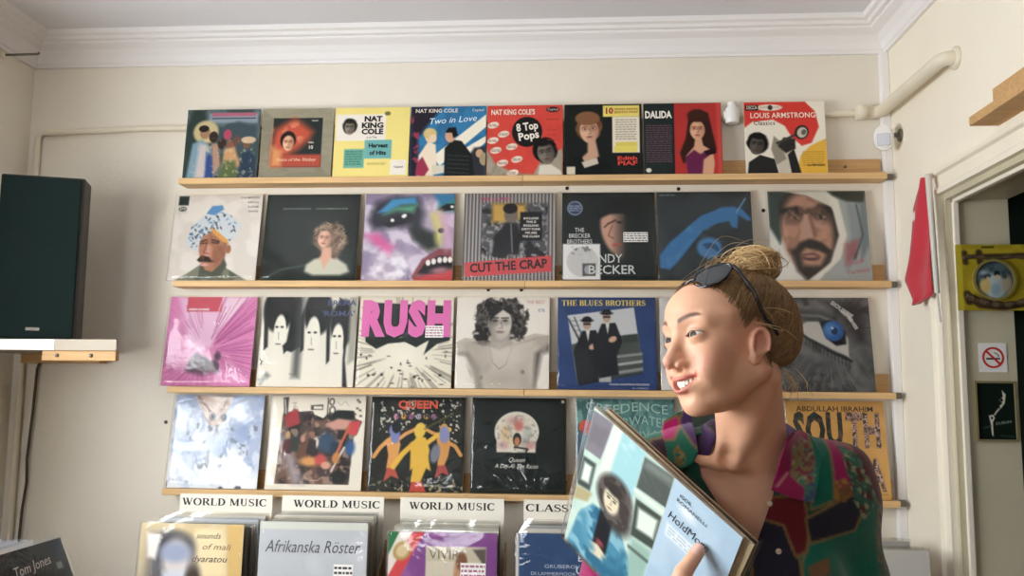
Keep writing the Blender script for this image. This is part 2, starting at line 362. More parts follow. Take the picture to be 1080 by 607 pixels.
# window frames and glass
def window(name, axis, pos, a0, a1, z0, z1, sash):
    e = struct(empty(name, (0, 0, 0)))
    f = MB()
    def bx(p0, p1, q0, q1, d):
        if axis == 0: f.box((pos - d, p0, q0), (pos + d, p1, q1))
        else: f.box((p0, pos - d, q0), (p1, pos + d, q1))
    bx(a0, a0 + 0.05, z0, z1, 0.03); bx(a1 - 0.05, a1, z0, z1, 0.03); bx(a0, a1, z0, z0 + 0.05, 0.03); bx(a0, a1, z1 - 0.05, z1, 0.03)
    for s in sash: bx(s - 0.02, s + 0.02, z0, z1, 0.025)
    f.build('window_frame', M_trim, e)
    g = MB()
    if axis == 0: g.box((pos - 0.003, a0 + 0.04, z0 + 0.04), (pos + 0.003, a1 - 0.04, z1 - 0.04))
    else: g.box((a0 + 0.04, pos - 0.003, z0 + 0.04), (a1 - 0.04, pos + 0.003, z1 - 0.04))
    g.build('window_pane', M_glass, e)
window('window_1', 0, XL - 0.1, WY0, WY1, WZ0, WZ1, [(WY0 + WY1) / 2])
window('fill_window', 1, YF - 0.1, FX0, FX1, FZ0, FZ1, [(FX0 + FX1) / 2])  # invented window out of view, added only to give fill light

# cornice: stepped cove section swept along three walls
prof = [(0, 0), (0.012, 0), (0.014, 0.012), (0.02, 0.02), (0.028, 0.05), (0.045, 0.08), (0.07, 0.098), (0.074, 0.104), (0.074, 0.112), (0.088, 0.116), (0.092, 0.13), (0.106, 0.136), (0.11, 0.16), (0, 0.16)]
prof = [(d, h * 0.69) for d, h in prof]
ZB = ZC - 0.1104
def cornice(name, kind):
    mb = MB(); n = len(prof)
    def pt(d, h, end):
        if kind == 'back': return (XL + d if end == 0 else XR - d, YB - d, ZB + h)
        if kind == 'left': return (XL + d, YB - d if end == 0 else YF + d, ZB + h)
        return (XR - d, YB - d if end == 0 else YF + d, ZB + h)
    vs = [pt(d, h, 0) for d, h in prof] + [pt(d, h, 1) for d, h in prof]
    fs = [[i, (i + 1) % n, n + (i + 1) % n, n + i] for i in range(n)]
    if kind == 'right': fs = [f[::-1] for f in fs]
    mb.add(vs, fs); mb.add(vs[:n], [list(range(n))]); mb.add(vs[n:], [list(range(n))[::-1]])
    return struct(mb.build(name, M_corn))
cornice('trim_1', 'back'); cornice('trim_2', 'left'); cornice('trim_3', 'right')
for i, (a, b) in enumerate([((XL, YB - 0.015, 0), (XR, YB, 0.1)), ((XL, YF, 0), (XL + 0.015, YB, 0.1)), ((XR - 0.015, YF, 0), (XR, DY0 - 0.09, 0.1))]):
    m = MB(); m.box(a, b); struct(m.build('baseboard_' + ('back', 'left', 'right')[i], M_trim))
# boxed-in corner batten, right of the shelves
m = MB(); m.box((XR - 0.03, YB - 0.028, 0), (XR, YB, ZB), bev=0.004); struct(m.build('trim_4', M_corn))

# door frame: moulded casing round the opening, inner stop, reveal lining
e = struct(empty('door_1', (XR, (DY0 + DY1) / 2, 0)))
def part_world(mb, name, mt, par):
    o = mb.build(name, mt, par); o.matrix_parent_inverse = Matrix.Translation(par.location).inverted(); return o
m = MB()
cp = [(-0.002, 0), (-0.002, 0.022), (0.014, 0.024), (0.02, 0.016), (0.052, 0.018), (0.056, 0.03), (0.072, 0.03), (0.076, 0.02), (0.076, 0)]
def cas(d, t): return [(XR - t, DY1 + d, 0), (XR - t, DY1 + d, DZ + d), (XR - t, DY0 - d, DZ + d), (XR - t, DY0 - d, 0)]
vs = [p for d, t in cp for p in cas(d, t)]
m.add(vs, [[4 * i + k, 4 * i + k + 1, 4 * i + k + 5, 4 * i + k + 4] for i in range(len(cp) - 1) for k in range(3)])
part_world(m, 'door_casing', M_trim, e)
m = MB()
m.box((XR - 0.004, DY1 - 0.02, 0), (XR + TH + 0.004, DY1 + 0.001, DZ)); m.box((XR - 0.004, DY0, 0), (XR + TH + 0.004, DY0 + 0.02, DZ)); m.box((XR - 0.004, DY0 + 0.02, DZ - 0.02), (XR + TH + 0.004, DY1 - 0.02, DZ + 0.001))
part_world(m, 'reveal_lining', M_jamb, e)
m = MB()
m.box((XR + 0.012, DY1 - 0.032, 0), (XR + 0.03, DY1 - 0.02, DZ - 0.02), bev=0.003); m.box((XR + 0.012, DY0 + 0.02, DZ - 0.032), (XR + 0.03, DY1 - 0.02, DZ - 0.02), bev=0.003)
part_world(m, 'door_stop', M_trim, e)
m = MB(); m.box((XR + 0.05, DY0 + 0.02, 0.01), (XR + 0.09, DY0 + 0.06, DZ - 0.03)); part_world(m, 'hinge_post', M_trim, e)

# ------------------------------------------------------------------ daylight
w = bpy.data.worlds.new('sky'); SC.world = w; w.use_nodes = True
wn = w.node_tree; bg = wn.nodes['Background']; bg.inputs[0].default_value = (0.93, 0.97, 1.0, 1); bg.inputs[1].default_value = 13.0
def portal(name, loc, rot, sx, sy):
    l = bpy.data.lights.new(name, 'AREA'); l.shape = 'RECTANGLE'; l.size = sx; l.size_y = sy; l.cycles.is_portal = True
    o = bpy.data.objects.new(name, l); COL.objects.link(o); o.location = loc; o.rotation_euler = rot
portal('portal_side', (XL - 0.19, (WY0 + WY1) / 2, (WZ0 + WZ1) / 2), (0, -PI / 2, 0), WZ1 - WZ0, WY1 - WY0)
portal('portal_fill', ((FX0 + FX1) / 2, YF - 0.19, (FZ0 + FZ1) / 2), (PI / 2, 0, 0), FX1 - FX0, FZ1 - FZ0)  # guides sky light through the added fill opening
SC.cycles.use_denoising = True
SC.cycles.max_bounces = 10; SC.cycles.diffuse_bounces = 6; SC.cycles.transparent_max_bounces = 24; SC.cycles.sample_clamp_indirect = 8
SC.cycles.caustics_reflective = False; SC.cycles.caustics_refractive = False
SC.view_settings.view_transform = 'Standard'; SC.view_settings.look = 'None'; SC.view_settings.gamma = 1.0; SC.view_settings.use_curve_mapping = False
SC.view_settings.exposure = 0.0
# ------------------------------------------------------------------ picture ledges
ROWS = {1: 2.283, 2: 1.913, 3: 1.541, 4: 1.191}
SX0, SX1, SJ = -1.413, 1.062, -0.17
JOIN = {1: -0.176, 2: -0.165, 3: -0.165, 4: 0.1}
def ledge(row, x0, x1, label):
    z = ROWS[row]; e = empty('picture_ledge', ((x0 + x1) / 2, YB, z)); hw = (x1 - x0) / 2
    m = MB(); m.box((-hw, -0.075, -0.022), (hw, -0.012, 0), bev=0.002); m.build('ledge_board', M_wood, e)
    m = MB(); m.box((-hw, -0.012, -0.022), (hw, -0.0005, 0.062), bev=0.0015); m.build('back_board', M_woodb, e)
    for x in ((-hw + 0.12), 0.0, hw - 0.12):
        m = MB(); m.lathe([(0.005, 0), (0.005, 0.004), (0.002, 0.006)], Matrix.Translation((x, -0.0115, 0.035)) @ Matrix.Rotation(PI / 2, 4, 'X'), 10); m.build('screw', M_metal, e)
    if x1 > 0.9:
        m = MB(); m.tube([(hw - 0.004, -0.045, -0.01), (hw + 0.026, -0.045, -0.01)], 0.011, 10); m.build('end_peg', M_metal, e)
    return tag(e, label, 'shelf', 'wooden picture ledges for record covers')
for r, nm in ((1, 'top'), (2, 'second'), (3, 'third'), (4, 'lowest')):
    ledge(r, SX0, JOIN[r] - 0.0008, 'left-hand length of the %s birch picture ledge holding record covers' % nm)
    ledge(r, JOIN[r] + 0.0008, SX1, 'right-hand length of the %s birch picture ledge holding record covers' % nm)

# ------------------------------------------------------------------ record covers
M_print = attr_mat('printed_card', 0.5, spec=0.25)
M_gloss = attr_mat('laminated_print', 0.5, spec=0.2)
INK = {}
def ink(c):
    k = c if isinstance(c, str) else '#%02x%02x%02x' % tuple(c)
    if k not in INK: INK[k] = mat('ink_' + k[1:], k, 0.5, spec=0.3)
    return INK[k]
def photo_ink(name, cols, scale):
    m = bpy.data.materials.new(name); m.use_nodes = True; nt = m.node_tree; b = nt.nodes['Principled BSDF']; b.inputs['Roughness'].default_value = 0.5
    tc = nt.nodes.new('ShaderNodeTexCoord'); n = nt.nodes.new('ShaderNodeTexNoise'); n.inputs['Scale'].default_value = scale; n.inputs['Detail'].default_value = 2; r = nt.nodes.new('ShaderNodeValToRGB'); r.color_ramp.interpolation = 'CONSTANT'
    nt.links.new(tc.outputs['Object'], n.inputs['Vector']); nt.links.new(n.outputs['Fac'], r.inputs['Fac']); nt.links.new(r.outputs[0], b.inputs['Base Color'])
    el = r.color_ramp.elements
    while len(el) < len(cols): el.new(0.5)
    for i, c in enumerate(cols): el[i].position = 0.0 if i == 0 else 0.36 + 0.26 * i / len(cols); el[i].color = (*lin(c), 1)
    INK['#' + name] = m
photo_ink('photo_teal', ((40, 62, 58), (58, 50, 46), (34, 44, 44), (96, 76, 66)), 42); photo_ink('photo_rose', ((84, 64, 58), (176, 140, 128), (104, 78, 70), (204, 172, 158), (70, 56, 52)), 48)
def sleeve_material():
    m = bpy.data.materials.new('clear_plastic_sleeve'); m.use_nodes = True; nt = m.node_tree
    b = nt.nodes['Principled BSDF']; tr = nt.nodes.new('ShaderNodeBsdfTransparent'); gl = nt.nodes.new('ShaderNodeBsdfGlossy')
    nt.nodes.remove(b); mx = nt.nodes.new('ShaderNodeMixShader'); lw = nt.nodes.new('ShaderNodeLayerWeight'); lw.inputs[0].default_value = 0.5
    pw = nt.nodes.new('ShaderNodeMath'); pw.operation = 'POWER'; pw.inputs[1].default_value = 4.5; nt.links.new(lw.outputs['Facing'], pw.inputs[0])
    fr = nt.nodes.new('ShaderNodeMath'); fr.operation = 'MULTIPLY_ADD'; fr.inputs[1].default_value = 0.9; fr.inputs[2].default_value = 0.032; nt.links.new(pw.outputs[0], fr.inputs[0])
    tr.inputs[0].default_value = (0.995, 0.995, 0.99, 1); gl.inputs['Roughness'].default_value = 0.07
    tc = nt.nodes.new('ShaderNodeTexCoord'); ns = nt.nodes.new('ShaderNodeTexNoise'); ns.inputs['Scale'].default_value = 7; ns.inputs['Detail'].default_value = 3; ns.inputs['Distortion'].default_value = 0.8
    bp = nt.nodes.new('ShaderNodeBump'); bp.inputs['Strength'].default_value = 0.35; bp.inputs['Distance'].default_value = 0.02
    nt.links.new(tc.outputs['Object'], ns.inputs['Vector']); nt.links.new(ns.outputs['Fac'], bp.inputs['Height'])
    nt.links.new(bp.outputs[0], gl.inputs['Normal'])
    nt.links.new(fr.outputs[0], mx.inputs[0]); nt.links.new(tr.outputs[0], mx.inputs[1]); nt.links.new(gl.outputs[0], mx.inputs[2])
    nt.links.new(mx.outputs[0], nt.nodes['Material Output'].inputs['Surface'])
    return m
M_sleeve = sleeve_material()

class Letters:
    """printed lettering of one cover: every line of print is a part of its own"""
    def __init__(s, w, h, y, parent, name='lettering'): s.w, s.h, s.y, s.parent, s.name, s.k = w, h, y, parent, name, 0
    def txt(s, body, u, v, h, c, bold=0.02, align='CENTER', xs=1.0, rot=0, shear=0.0, spacing=1.0, wave=0.0, width=None, line=0.85):
        cu = bpy.data.curves.new('t', 'FONT'); cu.body = body; cu.align_x = align; cu.align_y = 'CENTER'; cu.size = 1.0
        cu.offset = bold; cu.shear = shear; cu.space_character = spacing; cu.resolution_u = 2; cu.space_line = line
        t = bpy.data.objects.new('t', cu); COL.objects.link(t)
        me = bpy.data.meshes.new_from_object(t.evaluated_get(bpy.context.evaluated_depsgraph_get()))
        bpy.data.objects.remove(t); bpy.data.curves.remove(cu)
        k = h * s.h / 0.72; xk = k * xs
        X = [q.co.x for q in me.vertices]
        if width and X: xk = width * s.w / (max(X) - min(X))
        a = math.radians(rot); vs = []; s.k += 1
        for q in me.vertices:
            x, z = q.co.x * xk, (q.co.y + (wave * math.sin(q.co.x * 1.7) if wave else 0)) * k
            vs.append(((u - 0.5) * s.w + x * math.cos(a) - z * math.sin(a), s.y - 0.00006 * s.k, (1 - v) * s.h + x * math.sin(a) + z * math.cos(a)))
        mb = MB(); mb.add(vs, [list(p.vertices) for p in me.polygons]); bpy.data.meshes.remove(me)
        return mb.build(s.name, ink(c), s.parent)
    def ser(s, body, u, v, h, c, width):
        return serif_text(s.name, body, h * s.h, ink(c), s.parent, ((u - 0.5) * s.w, s.y, (1 - v) * s.h), width=width * s.w)

def jacket_mesh(name, art, w, h, t=0.005, material=None, edge=(222, 214, 200), parent=None, curl=0.0):
    """printed cardboard jacket: bottom centre at the origin, front facing -y"""
    ny, nx = art.n + 1, art.nx + 1
    X = (art.U - 0.5) * w; Z = (1 - art.V) * h; Y = np.full(X.shape, -t / 2) + curl * (art.U - 0.5) ** 2
    V = np.stack([X, Y, Z], -1).reshape(-1, 3); Cc = art.linear().reshape(-1, 3)
    i = np.arange(ny * nx).reshape(ny, nx)
    F = np.stack([i[:-1, :-1], i[1:, :-1], i[1:, 1:], i[:-1, 1:]], -1).reshape(-1, 4)
    rim = np.concatenate([i[0, :], i[1:, -1], i[-1, :-1][::-1], i[:-1, 0][::-1][:-1]]); n = len(rim)
    b = len(V); Rf = V[rim]; Rb = Rf.copy(); Rb[:, 1] += t
    V = np.concatenate([V, Rf, Rb, [[0, t / 2, h / 2]]]); Cc = np.concatenate([Cc, np.tile(lin(edge), (2 * n + 1, 1))])
    k = np.arange(n); k2 = (k + 1) % n
    S = np.stack([b + k, b + k2, b + n + k2, b + n + k], -1); Bk = np.stack([b + n + k, b + n + k2, np.full(n, b + 2 * n), np.full(n, b + 2 * n)], -1)
    me = bpy.data.meshes.new(name)
    F = np.concatenate([F, S]); Fl = F.ravel(); T3 = Bk[:, :3]
    me.vertices.add(len(V)); me.vertices.foreach_set('co', V.astype(np.float32).ravel())
    li = np.concatenate([Fl, T3.ravel()]).astype(np.int32)
    me.loops.add(len(li)); me.loops.foreach_set('vertex_index', li)
    nf = len(F) + n; me.polygons.add(nf)
    ls = np.concatenate([np.arange(len(F)) * 4, len(F) * 4 + np.arange(n) * 3]).astype(np.int32)
    lt = np.concatenate([np.full(len(F), 4), np.full(n, 3)]).astype(np.int32)
    me.polygons.foreach_set('loop_start', ls); me.polygons.foreach_set('loop_total', lt)
    me.materials.append(material or M_print); me.update(calc_edges=True)
    at = me.color_attributes.new('print', 'FLOAT_COLOR', 'POINT'); c4 = np.ones((len(V), 4), np.float32); c4[:, :3] = Cc
    at.data.foreach_set('color', c4.ravel())
    return link(name, me, parent)

def sleeve_mesh(w, h, t, parent, seed=0, amp=0.0016, mx=0.006, top=0.006):
    """loose clear sleeve, a little larger than the jacket and slightly rippled"""
    n = 18; r = np.random.RandomState(seed); V = []; F = []
    ph = r.rand(4) * 6
    for side, y0 in ((0, -t / 2 - 0.0022), (1, t / 2 + 0.0015)):
        for j in range(n + 1):
            for i in range(n + 1):
                u, v = i / n, j / n; x = (u - 0.5) * (w + 2 * mx); z = v * (h + top)
                e = min(1, 6 * min(u, 1 - u)) * min(1, 6 * min(v, 1 - v))
                y = y0 - (amp * e * (1 + 0.6 * math.sin(3 * u * PI + ph[0]) * math.sin(2.2 * v * PI + ph[1]) + 0.4 * math.sin(9 * (u * 0.6 + v) + ph[2])) if side == 0 else 0)
                V.append((x, y, z))
    q = (n + 1) ** 2
    for j in range(n):
        for i in range(n):
            a = j * (n + 1) + i; F.append((a, a + 1, a + n + 2, a + n + 1)); F.append((q + a, q + a + n + 1, q + a + n + 2, q + a + 1))
    for j in range(n):
        a = j * (n + 1); F.append((a, a + n + 1, q + a + n + 1, q + a)); a += n; F.append((a, q + a, q + a + n + 1, a + n + 1))
        F.append((j, q + j, q + j + 1, j + 1))
    return grid_mesh('plastic_sleeve', V, F, None, M_sleeve, True, parent)

M_paper = mat('sticker_paper', (244, 242, 238), 0.6); M_inkd = mat('sticker_ink', (60, 58, 56), 0.6); M_inkp = mat('sticker_ink_pink', (176, 110, 140), 0.6)
def sticker(parent, w, h, y, u0, v0, u1, v1, lines=4, seed=1, inkm=None):
    m = MB(); r = random.Random(seed); yy = y - 0.0006
    x0, x1, z1, z0 = (u0 - 0.5) * w, (u1 - 0.5) * w, (1 - v0) * h, (1 - v1) * h
    m.box((x0, yy - 0.0003, z0), (x1, yy, z1), 0)
    for i in range(lines):
        zz = z1 - (i + 0.7) * (z1 - z0) / (lines + 0.4); x = x0 + 0.002
        while x < x1 - 0.004:
            q = min(r.uniform(0.004, 0.014), x1 - 0.002 - x); m.box((x, yy - 0.0005, zz - (z1 - z0) / lines * 0.22), (x + q, yy - 0.0002, zz + (z1 - z0) / lines * 0.22), 1); x += q + 0.003
    return m.build('price_sticker', [M_paper, inkm or M_inkd], parent)

GROUP = {1: 'record covers on the top ledge', 2: 'record covers on the second ledge', 3: 'record covers on the third ledge', 4: 'record covers on the lowest ledge'}
def cover(row, x0, x1, h, art, label, texts=None, stickers=(), sleeve=True, gloss=True, lean=None, t=0.005, dz=0.0, roll=0.0):
    w = x1 - x0
    if lean is None: lean = math.asin(min(0.3, (0.048 if row > 1 else 0.022) / h))
    o = jacket_mesh('record_cover', art, w, h, t, M_gloss if gloss else M_print)
    o.matrix_world = Matrix.Translation(((x0 + x1) / 2, 2.992, ROWS[row] + 0.0012 + dz)) @ Matrix.Rotation(-lean, 4, 'X') @ Matrix.Rotation(roll, 4, 'Y')
    if texts: texts(Letters(w, h, -t / 2 - 0.0005, o))
    for i, s in enumerate(stickers): sticker(o, w, h, -t / 2, *s[:4], seed=i + 3, inkm=M_inkp if len(s) > 4 else None)
    if sleeve: sleeve_mesh(w, h, t, o, seed=int((x0 + 3) * 100))
    return tag(o, label, 'record cover', GROUP[row])
# ---- top ledge -----------------------------------------------------------
H1 = 0.262
a = Art('#5f7274'); a.mottle('#3c4a48', 3, 6, al=0.8); a.poly([(0, 1), (0, .25), (.08, 0), (.24, .02), (.3, .3), (.3, 1)], '#35443f', .03)
a.rect(.3, .06, .97, .2, '#8d9aa6', .02); a.rect(.34, .05, .94, .1, '#b5657c'); a.rect(.34, .125, .94, .14, '#303a3e')
a.poly([(.42, .3), (.7, .18), (.97, .26), (.97, .6), (.4, .6)], '#44555c', .03)
a.ell(.27, .33, .17, .17, '#c9b98a', soft=.02); a.ell(.26, .34, .07, .09, '#a98263'); a.ell(.24, .28, .07, .05, '#2a2522')
a.poly([(.05, 1), (.1, .5), (.22, .44), (.36, .55), (.4, 1)], '#7f9fae', .02); a.poly([(.16, 1), (.2, .5), (.3, .52), (.34, 1)], '#c9bdbd', .03); a.poly([(.3, 1), (.3, .62), (.42, .7), (.44, 1)], '#33508a', .02)
a.ell(.38, .4, .06, .08, '#3a2c26'); a.poly([(.36, .5), (.45, .5), (.5, .8), (.42, .98)], '#b8907a', .02)
for i, (x, y, c) in enumerate(((.5, .5, '#3e2d26'), (.57, .37, '#b14a63'), (.62, .52, '#8b5d49'), (.7, .46, '#6c5145'), (.84, .5, '#7a5a44'))): a.ell(x, y, .055, .075, c)
a.poly([(.52, .85), (.54, .58), (.68, .55), (.78, .84)], '#c99a6d', .02); a.poly([(.48, 1), (.54, .75), (.7, .75), (.76, 1)], '#5f6d43', .03)
a.poly([(.74, 1), (.78, .64), (.88, .6), (.98, .7), (.98, 1)], '#2d3f52', .02); a.ell(.86, .45, .1, .05, '#cbb193'); a.mottle('#d9c9a0', 9, 22, .62, .75, .5, where=a.inside([(.1, .4), (.95, .45), (.95, 1), (.1, 1)]))
cover(1, -1.406, -1.133, H1, a, 'old record cover crowded with costumed figures beneath a pink title strip', sleeve=False)

a = Art('#938d77'); a.mottle('#aca58c', 4, 20, .4, .65, .6, stretch=(.3, 1)); 
for P, c in (([(0, 0), (1, 0), (.84, .14), (.16, .14)], '#a39d84'), ([(0, 1), (1, 1), (.84, .84), (.16, .84)], '#827d69'), ([(1, 0), (1, 1), (.84, .84), (.84, .14)], '#9a947d'), ([(0, 0), (0, 1), (.16, .84), (.16, .14)], '#8c8670')): a.poly(P, c, al=.5)
a.rect(.16, .14, .85, .85, '#2c3533'); a.poly([(.16, .45), (.2, .3), (.45, .14), (.55, .2), (.72, .34), (.68, .45), (.52, .6), (.16, .8)], '#c8573c', .06)
a.mottle('#e0a077', 8, 9, .5, .62, .7, where=a.inside([(.17, .3), (.5, .2), (.7, .33), (.4, .62), (.18, .6)], .05)); a.rect(.16, .67, .85, .85, '#b5503c', .02); a.poly([(.16, .55), (.3, .62), (.3, .84), (.16, .84)], '#d9975f', .04)
a.ell(.38, .46, .11, .13, '#2a201c', soft=.01); a.face(.385, .5, .12, '#e2b28f', '#6e3a2c')
cover(1, -1.125, -.862, H1, a, 'record cover with a grey frame round a red portrait of a woman', lambda L: (L.txt('Capitol', .74, .18, .022, '#d9d2c2', .01), L.txt('YMA', .7, .5, .03, '#cfc8b8', .01), L.txt('10', .7, .57, .05, '#e4ddcf', .02), L.txt('Voice of the Xtabay', .5, .745, .045, '#efcfb0', .0, shear=.3, width=.55)), sleeve=False)

a = Art('#efdd84'); a.rect(.02, .1, .68, .48, '#ece4d8'); a.rect(.41, .47, .77, .74, '#72b3b0'); a.rect(.14, .6, .41, .87, '#6fb09e'); a.rect(.76, .76, .97, .97, '#ece4d8')
a.face(.2, .29, .105, '#8d8276', '#28241f', '#26231f'); a.small(.16, .63, .38, 6, .014, '#3c6a5c', .036); a.small(.45, .8, .7, 2, .01, '#b7a45c'); a.ell(.7, .09, .04, .03, '#7b7142')
cover(1, -.856, -.584, H1, a, 'yellow record cover with blue-green boxes and a small dark portrait head', lambda L: (L.txt('NAT', .51, .17, .075, '#151515', .05, width=.24), L.txt('KING', .505, .265, .075, '#151515', .05, width=.29), L.txt('COLE', .505, .355, .075, '#151515', .05, width=.29), L.txt('is in The', .5, .435, .03, '#2c2620', .01), L.txt('Harvest', .59, .555, .06, '#17282c', .04), L.txt('of Hits', .59, .66, .06, '#17282c', .04), L.txt('Capitol', .87, .86, .03, '#444444', .0)), sleeve=False)

a = Art('#2a3a52'); a.rect(0, 0, 1, 1, '#2f7fae'); a.mottle('#2a6f9a', 5, 8); a.poly([(0, 0), (.42, 0), (.1, .45), (.12, 1), (0, 1)], '#2b2430', .03); a.mottle('#a23c5a', 7, 10, .6, .7, .9, where=a.inside([(0, .1), (.12, .1), (.12, .8), (0, .8)]))
a.poly([(.3, .72), (1, .12), (1, .3), (.4, .85)], '#efe6d2'); a.poly([(.55, .72), (1, .43), (1, .52), (.62, .9)], '#efe6d2'); a.poly([(.6, 1), (.85, .6), (1, .58), (1, 1)], '#33333c', .02)
a.ell(.92, .68, .05, .06, '#c8a27c'); a.ell(.98, .76, .06, .09, '#a99878')
a.poly([(.1, 1), (.12, .7), (.24, .5), (.34, .55), (.36, .82), (.32, 1)], '#ead9c2', .01); a.poly([(.1, .8), (.17, .72), (.26, .9), (.2, 1), (.08, .98)], '#9d2f4e', .01); a.ell(.27, .43, .075, .095, '#e6c9a4'); a.ell(.26, .39, .09, .08, '#d8bd7c', soft=.01); a.ell(.3, .46, .05, .06, '#e8cdb0')
a.poly([(.46, 1), (.46, .6), (.56, .48), (.68, .5), (.82, .7), (.86, 1)], '#1e2220', .008); a.ell(.53, .42, .07, .1, '#d2a585'); a.poly([(.46, .38), (.5, .31), (.6, .3), (.63, .42), (.57, .46), (.55, .38)], '#1d1a19', .005)
for i in range(5): a.line([(.5, .7 + .06 * i), (.78, .72 + .06 * i)], .006, '#55585a')
a.poly([(.3, .84), (.46, .84), (.46, .95), (.3, .98)], '#d7cdb8', .01)
cover(1, -.580, -.309, H1, a, 'blue record cover of a couple at a table under cream light beams', lambda L: (L.txt('NAT KING COLE', .34, .065, .055, '#e9e2d4', .015, width=.56), L.txt('Two in Love', .55, .2, .09, '#dfe9ec', .0, shear=.3, width=.62, rot=4), L.txt('Capitol', .89, .06, .04, '#e8e2d6', .0)), sleeve=False)

a = Art('#d8483a'); a.mottle('#cb4034', 6, 9, .4, .6, .5); a.poly([(0, .62), (.12, .84), (.4, .97), (.62, .98), (.72, .78), (1, .62), (1, 1), (0, 1)], '#a79d8a', .015); a.mottle('#8b8371', 5, 22, .5, .6, .6, where=a.inside([(0, .62), (.2, .9), (.6, 1), (0, 1)]))
a.ell(.53, .38, .2, .215, '#20201f'); a.line([(.66, .48), (.74, .58)], .08, '#20201f')
for x, y in ((.08, .28), (.22, .41), (.08, .5), (.12, .64), (.33, .59), (.4, .77), (.21, .82), (.35, .96)): a.ell(x, y, .075, .045, '#e6dccb', -15); a.small(x - .055, y - .012, x + .055, 2, .01, '#8a5b50', .02, seed=int(x * 99))
a.poly([(.68, 1), (.7, .86), (.84, .84), (.97, .93), (1, 1)], '#d9d1c1', .01); a.face(.78, .68, .17, '#7d7468', '#221f1c', '#1d1b19', -14)
a.ell(.87, .065, .085, .038, '#24221f'); a.small(.78, .2, .95, 1, .01, '#8a2a22'); a.small(.8, .35, .94, 3, .012, '#b0382e', .07)
cover(1, -.305, -.037, H1, a, 'bright red record cover with a black bubble title and scattered white ovals', lambda L: (L.txt("NAT KING COLE'S", .34, .1, .075, '#ecdccb', .03, width=.58), L.txt('8 Top', .53, .31, .11, '#ede6d8', .03, rot=8, width=.29), L.txt('Pops', .55, .44, .11, '#ede6d8', .03, rot=10, width=.27), L.txt('Capitol', .87, .065, .035, '#d8cfbf', .0)), sleeve=False)

a = Art('#1f2422'); a.face(.32, .37, .185, '#d6ab8d', '#6b4334', '#7d563a', -4, .3)
a.ell(.3, .2, .16, .1, '#8a6040', soft=.01); a.poly([(.3, .5), (.4, .5), (.46, .8), (.3, .88), (.22, .76), (.3, .68)], '#caa084', .015); a.poly([(0, 1), (.06, .8), (.22, .72), (.27, .88), (.44, .74), (.6, .88), (.62, 1)], '#191d1c', .012)
a.poly([(.22, .82), (.42, .76), (.44, .84), (.26, .9)], '#cfc3b0', .008); a.rect(.5, .02, .97, .18, '#ead96d'); a.rect(.62, .18, .97, .69, '#e9dfca'); a.rect(.66, .54, .94, .6, '#e2d05e'); a.rect(.64, .6, .94, .68, '#e8d964')
a.small(.66, .22, .93, 9, .012, '#8a8272', .034); a.rect(.03, .88, .14, .99, '#d8cdb6')
cover(1, -.031, .240, H1, a, 'black record cover of a short-haired woman with a yellow title box', lambda L: (L.txt('10', .575, .1, .085, '#a8402f', .04), L.txt('GRANDES CHANSONS', .8, .075, .03, '#9b5233', .01, width=.3), L.txt('EDITH PIAF', .8, .12, .03, '#9b5233', .01, width=.3), L.txt('Edith', .81, .77, .05, '#d8493c', .03, width=.25), L.txt('PIAF', .81, .84, .06, '#d8493c', .03, width=.25)), sleeve=False)

a = Art('#27312f'); a.rect(.39, 0, 1, 1, '#b8332f'); a.rect(.94, 0, 1, 1, '#c94a42', .02); a.rect(.385, 0, .395, 1, '#171c1b')
a.small(.03, .31, .36, 17, .011, '#8f5f76', .0315, seed=8); a.poly([(.5, .85), (.46, .7), (.54, .5), (.58, .2), (.7, .1), (.83, .14), (.88, .4), (.93, .66), (.84, .74), (.62, .66), (.55, .82)], '#3a2018', .012)
a.face(.69, .38, .145, '#dfae8c', '#6f3424', None, 0, .2); a.ell(.69, .18, .125, .09, '#44261b', soft=.015); a.poly([(.66, .5), (.74, .5), (.76, .6), (.88, .68), (.9, .84), (.88, 1), (.55, 1), (.54, .74), (.64, .62)], '#d9a684', .01)
a.poly([(.55, 1), (.53, .76), (.64, .66), (.72, .72), (.82, .66), (.9, .68), (.86, .72), (.76, .8), (.74, 1)], '#6d2450', .012); a.poly([(.76, .68), (.9, .64), (.93, .7), (.9, .72), (.8, .74)], '#2b161d', .005); a.ell(.06, .94, .035, .03, '#e5e0d4')
cover(1, .246, .516, H1, a, 'half black, half red record cover of a long-haired woman in purple dress', lambda L: (L.txt('DALIDA', .19, .165, .1, '#efeade', .035, width=.345),), sleeve=False)

a = Art('#ece5d4'); a.poly([(0, 0), (.76, 0), (.88, .14), (.92, .36), (.82, .58), (.7, .62), (.58, .5), (.5, .34), (.36, .25), (.1, .28), (0, .36)], '#d83a2e', .01)
a.poly([(1, .52), (.8, .62), (.68, .75), (.62, 1), (1, 1)], '#e7b63a', .008); a.ell(.32, .08, .16, .045, '#e9dfcf'); a.ell(.33, .08, .03, .035, '#333333'); a.rect(.02, .04, .18, .12, '#25201d')
a.poly([(.02, 1), (.04, .84), (.18, .74), (.36, .8), (.4, 1)], '#2b2b2a', .006); a.face(.15, .6, .14, '#5d564e', '#171615', '#1a1918', 8); a.poly([(.4, 1), (.38, .74), (.5, .66), (.6, .74), (.68, 1)], '#cfc6b6', .006); a.poly([(.38, .88), (.32, .66), (.36, .48), (.44, .56), (.5, .8)], '#98907f', .01); a.poly([(.52, .74), (.6, .66), (.68, 1), (.56, 1)], '#2a2a29', .006)
a.poly([(.4, .62), (.48, .5), (.62, .52), (.62, .66), (.5, .72)], '#34322f', .01); a.line([(.4, .58), (.68, .44)], .035, '#4a453e'); a.ell(.705, .43, .085, .1, '#2e2c29', 20); a.ell(.71, .435, .06, .075, '#c9c3b4', 20); a.ell(.73, .43, .03, .04, '#6a655b', 20)
a.small(.7, .7, .96, 7, .009, '#a57f2a', .03)
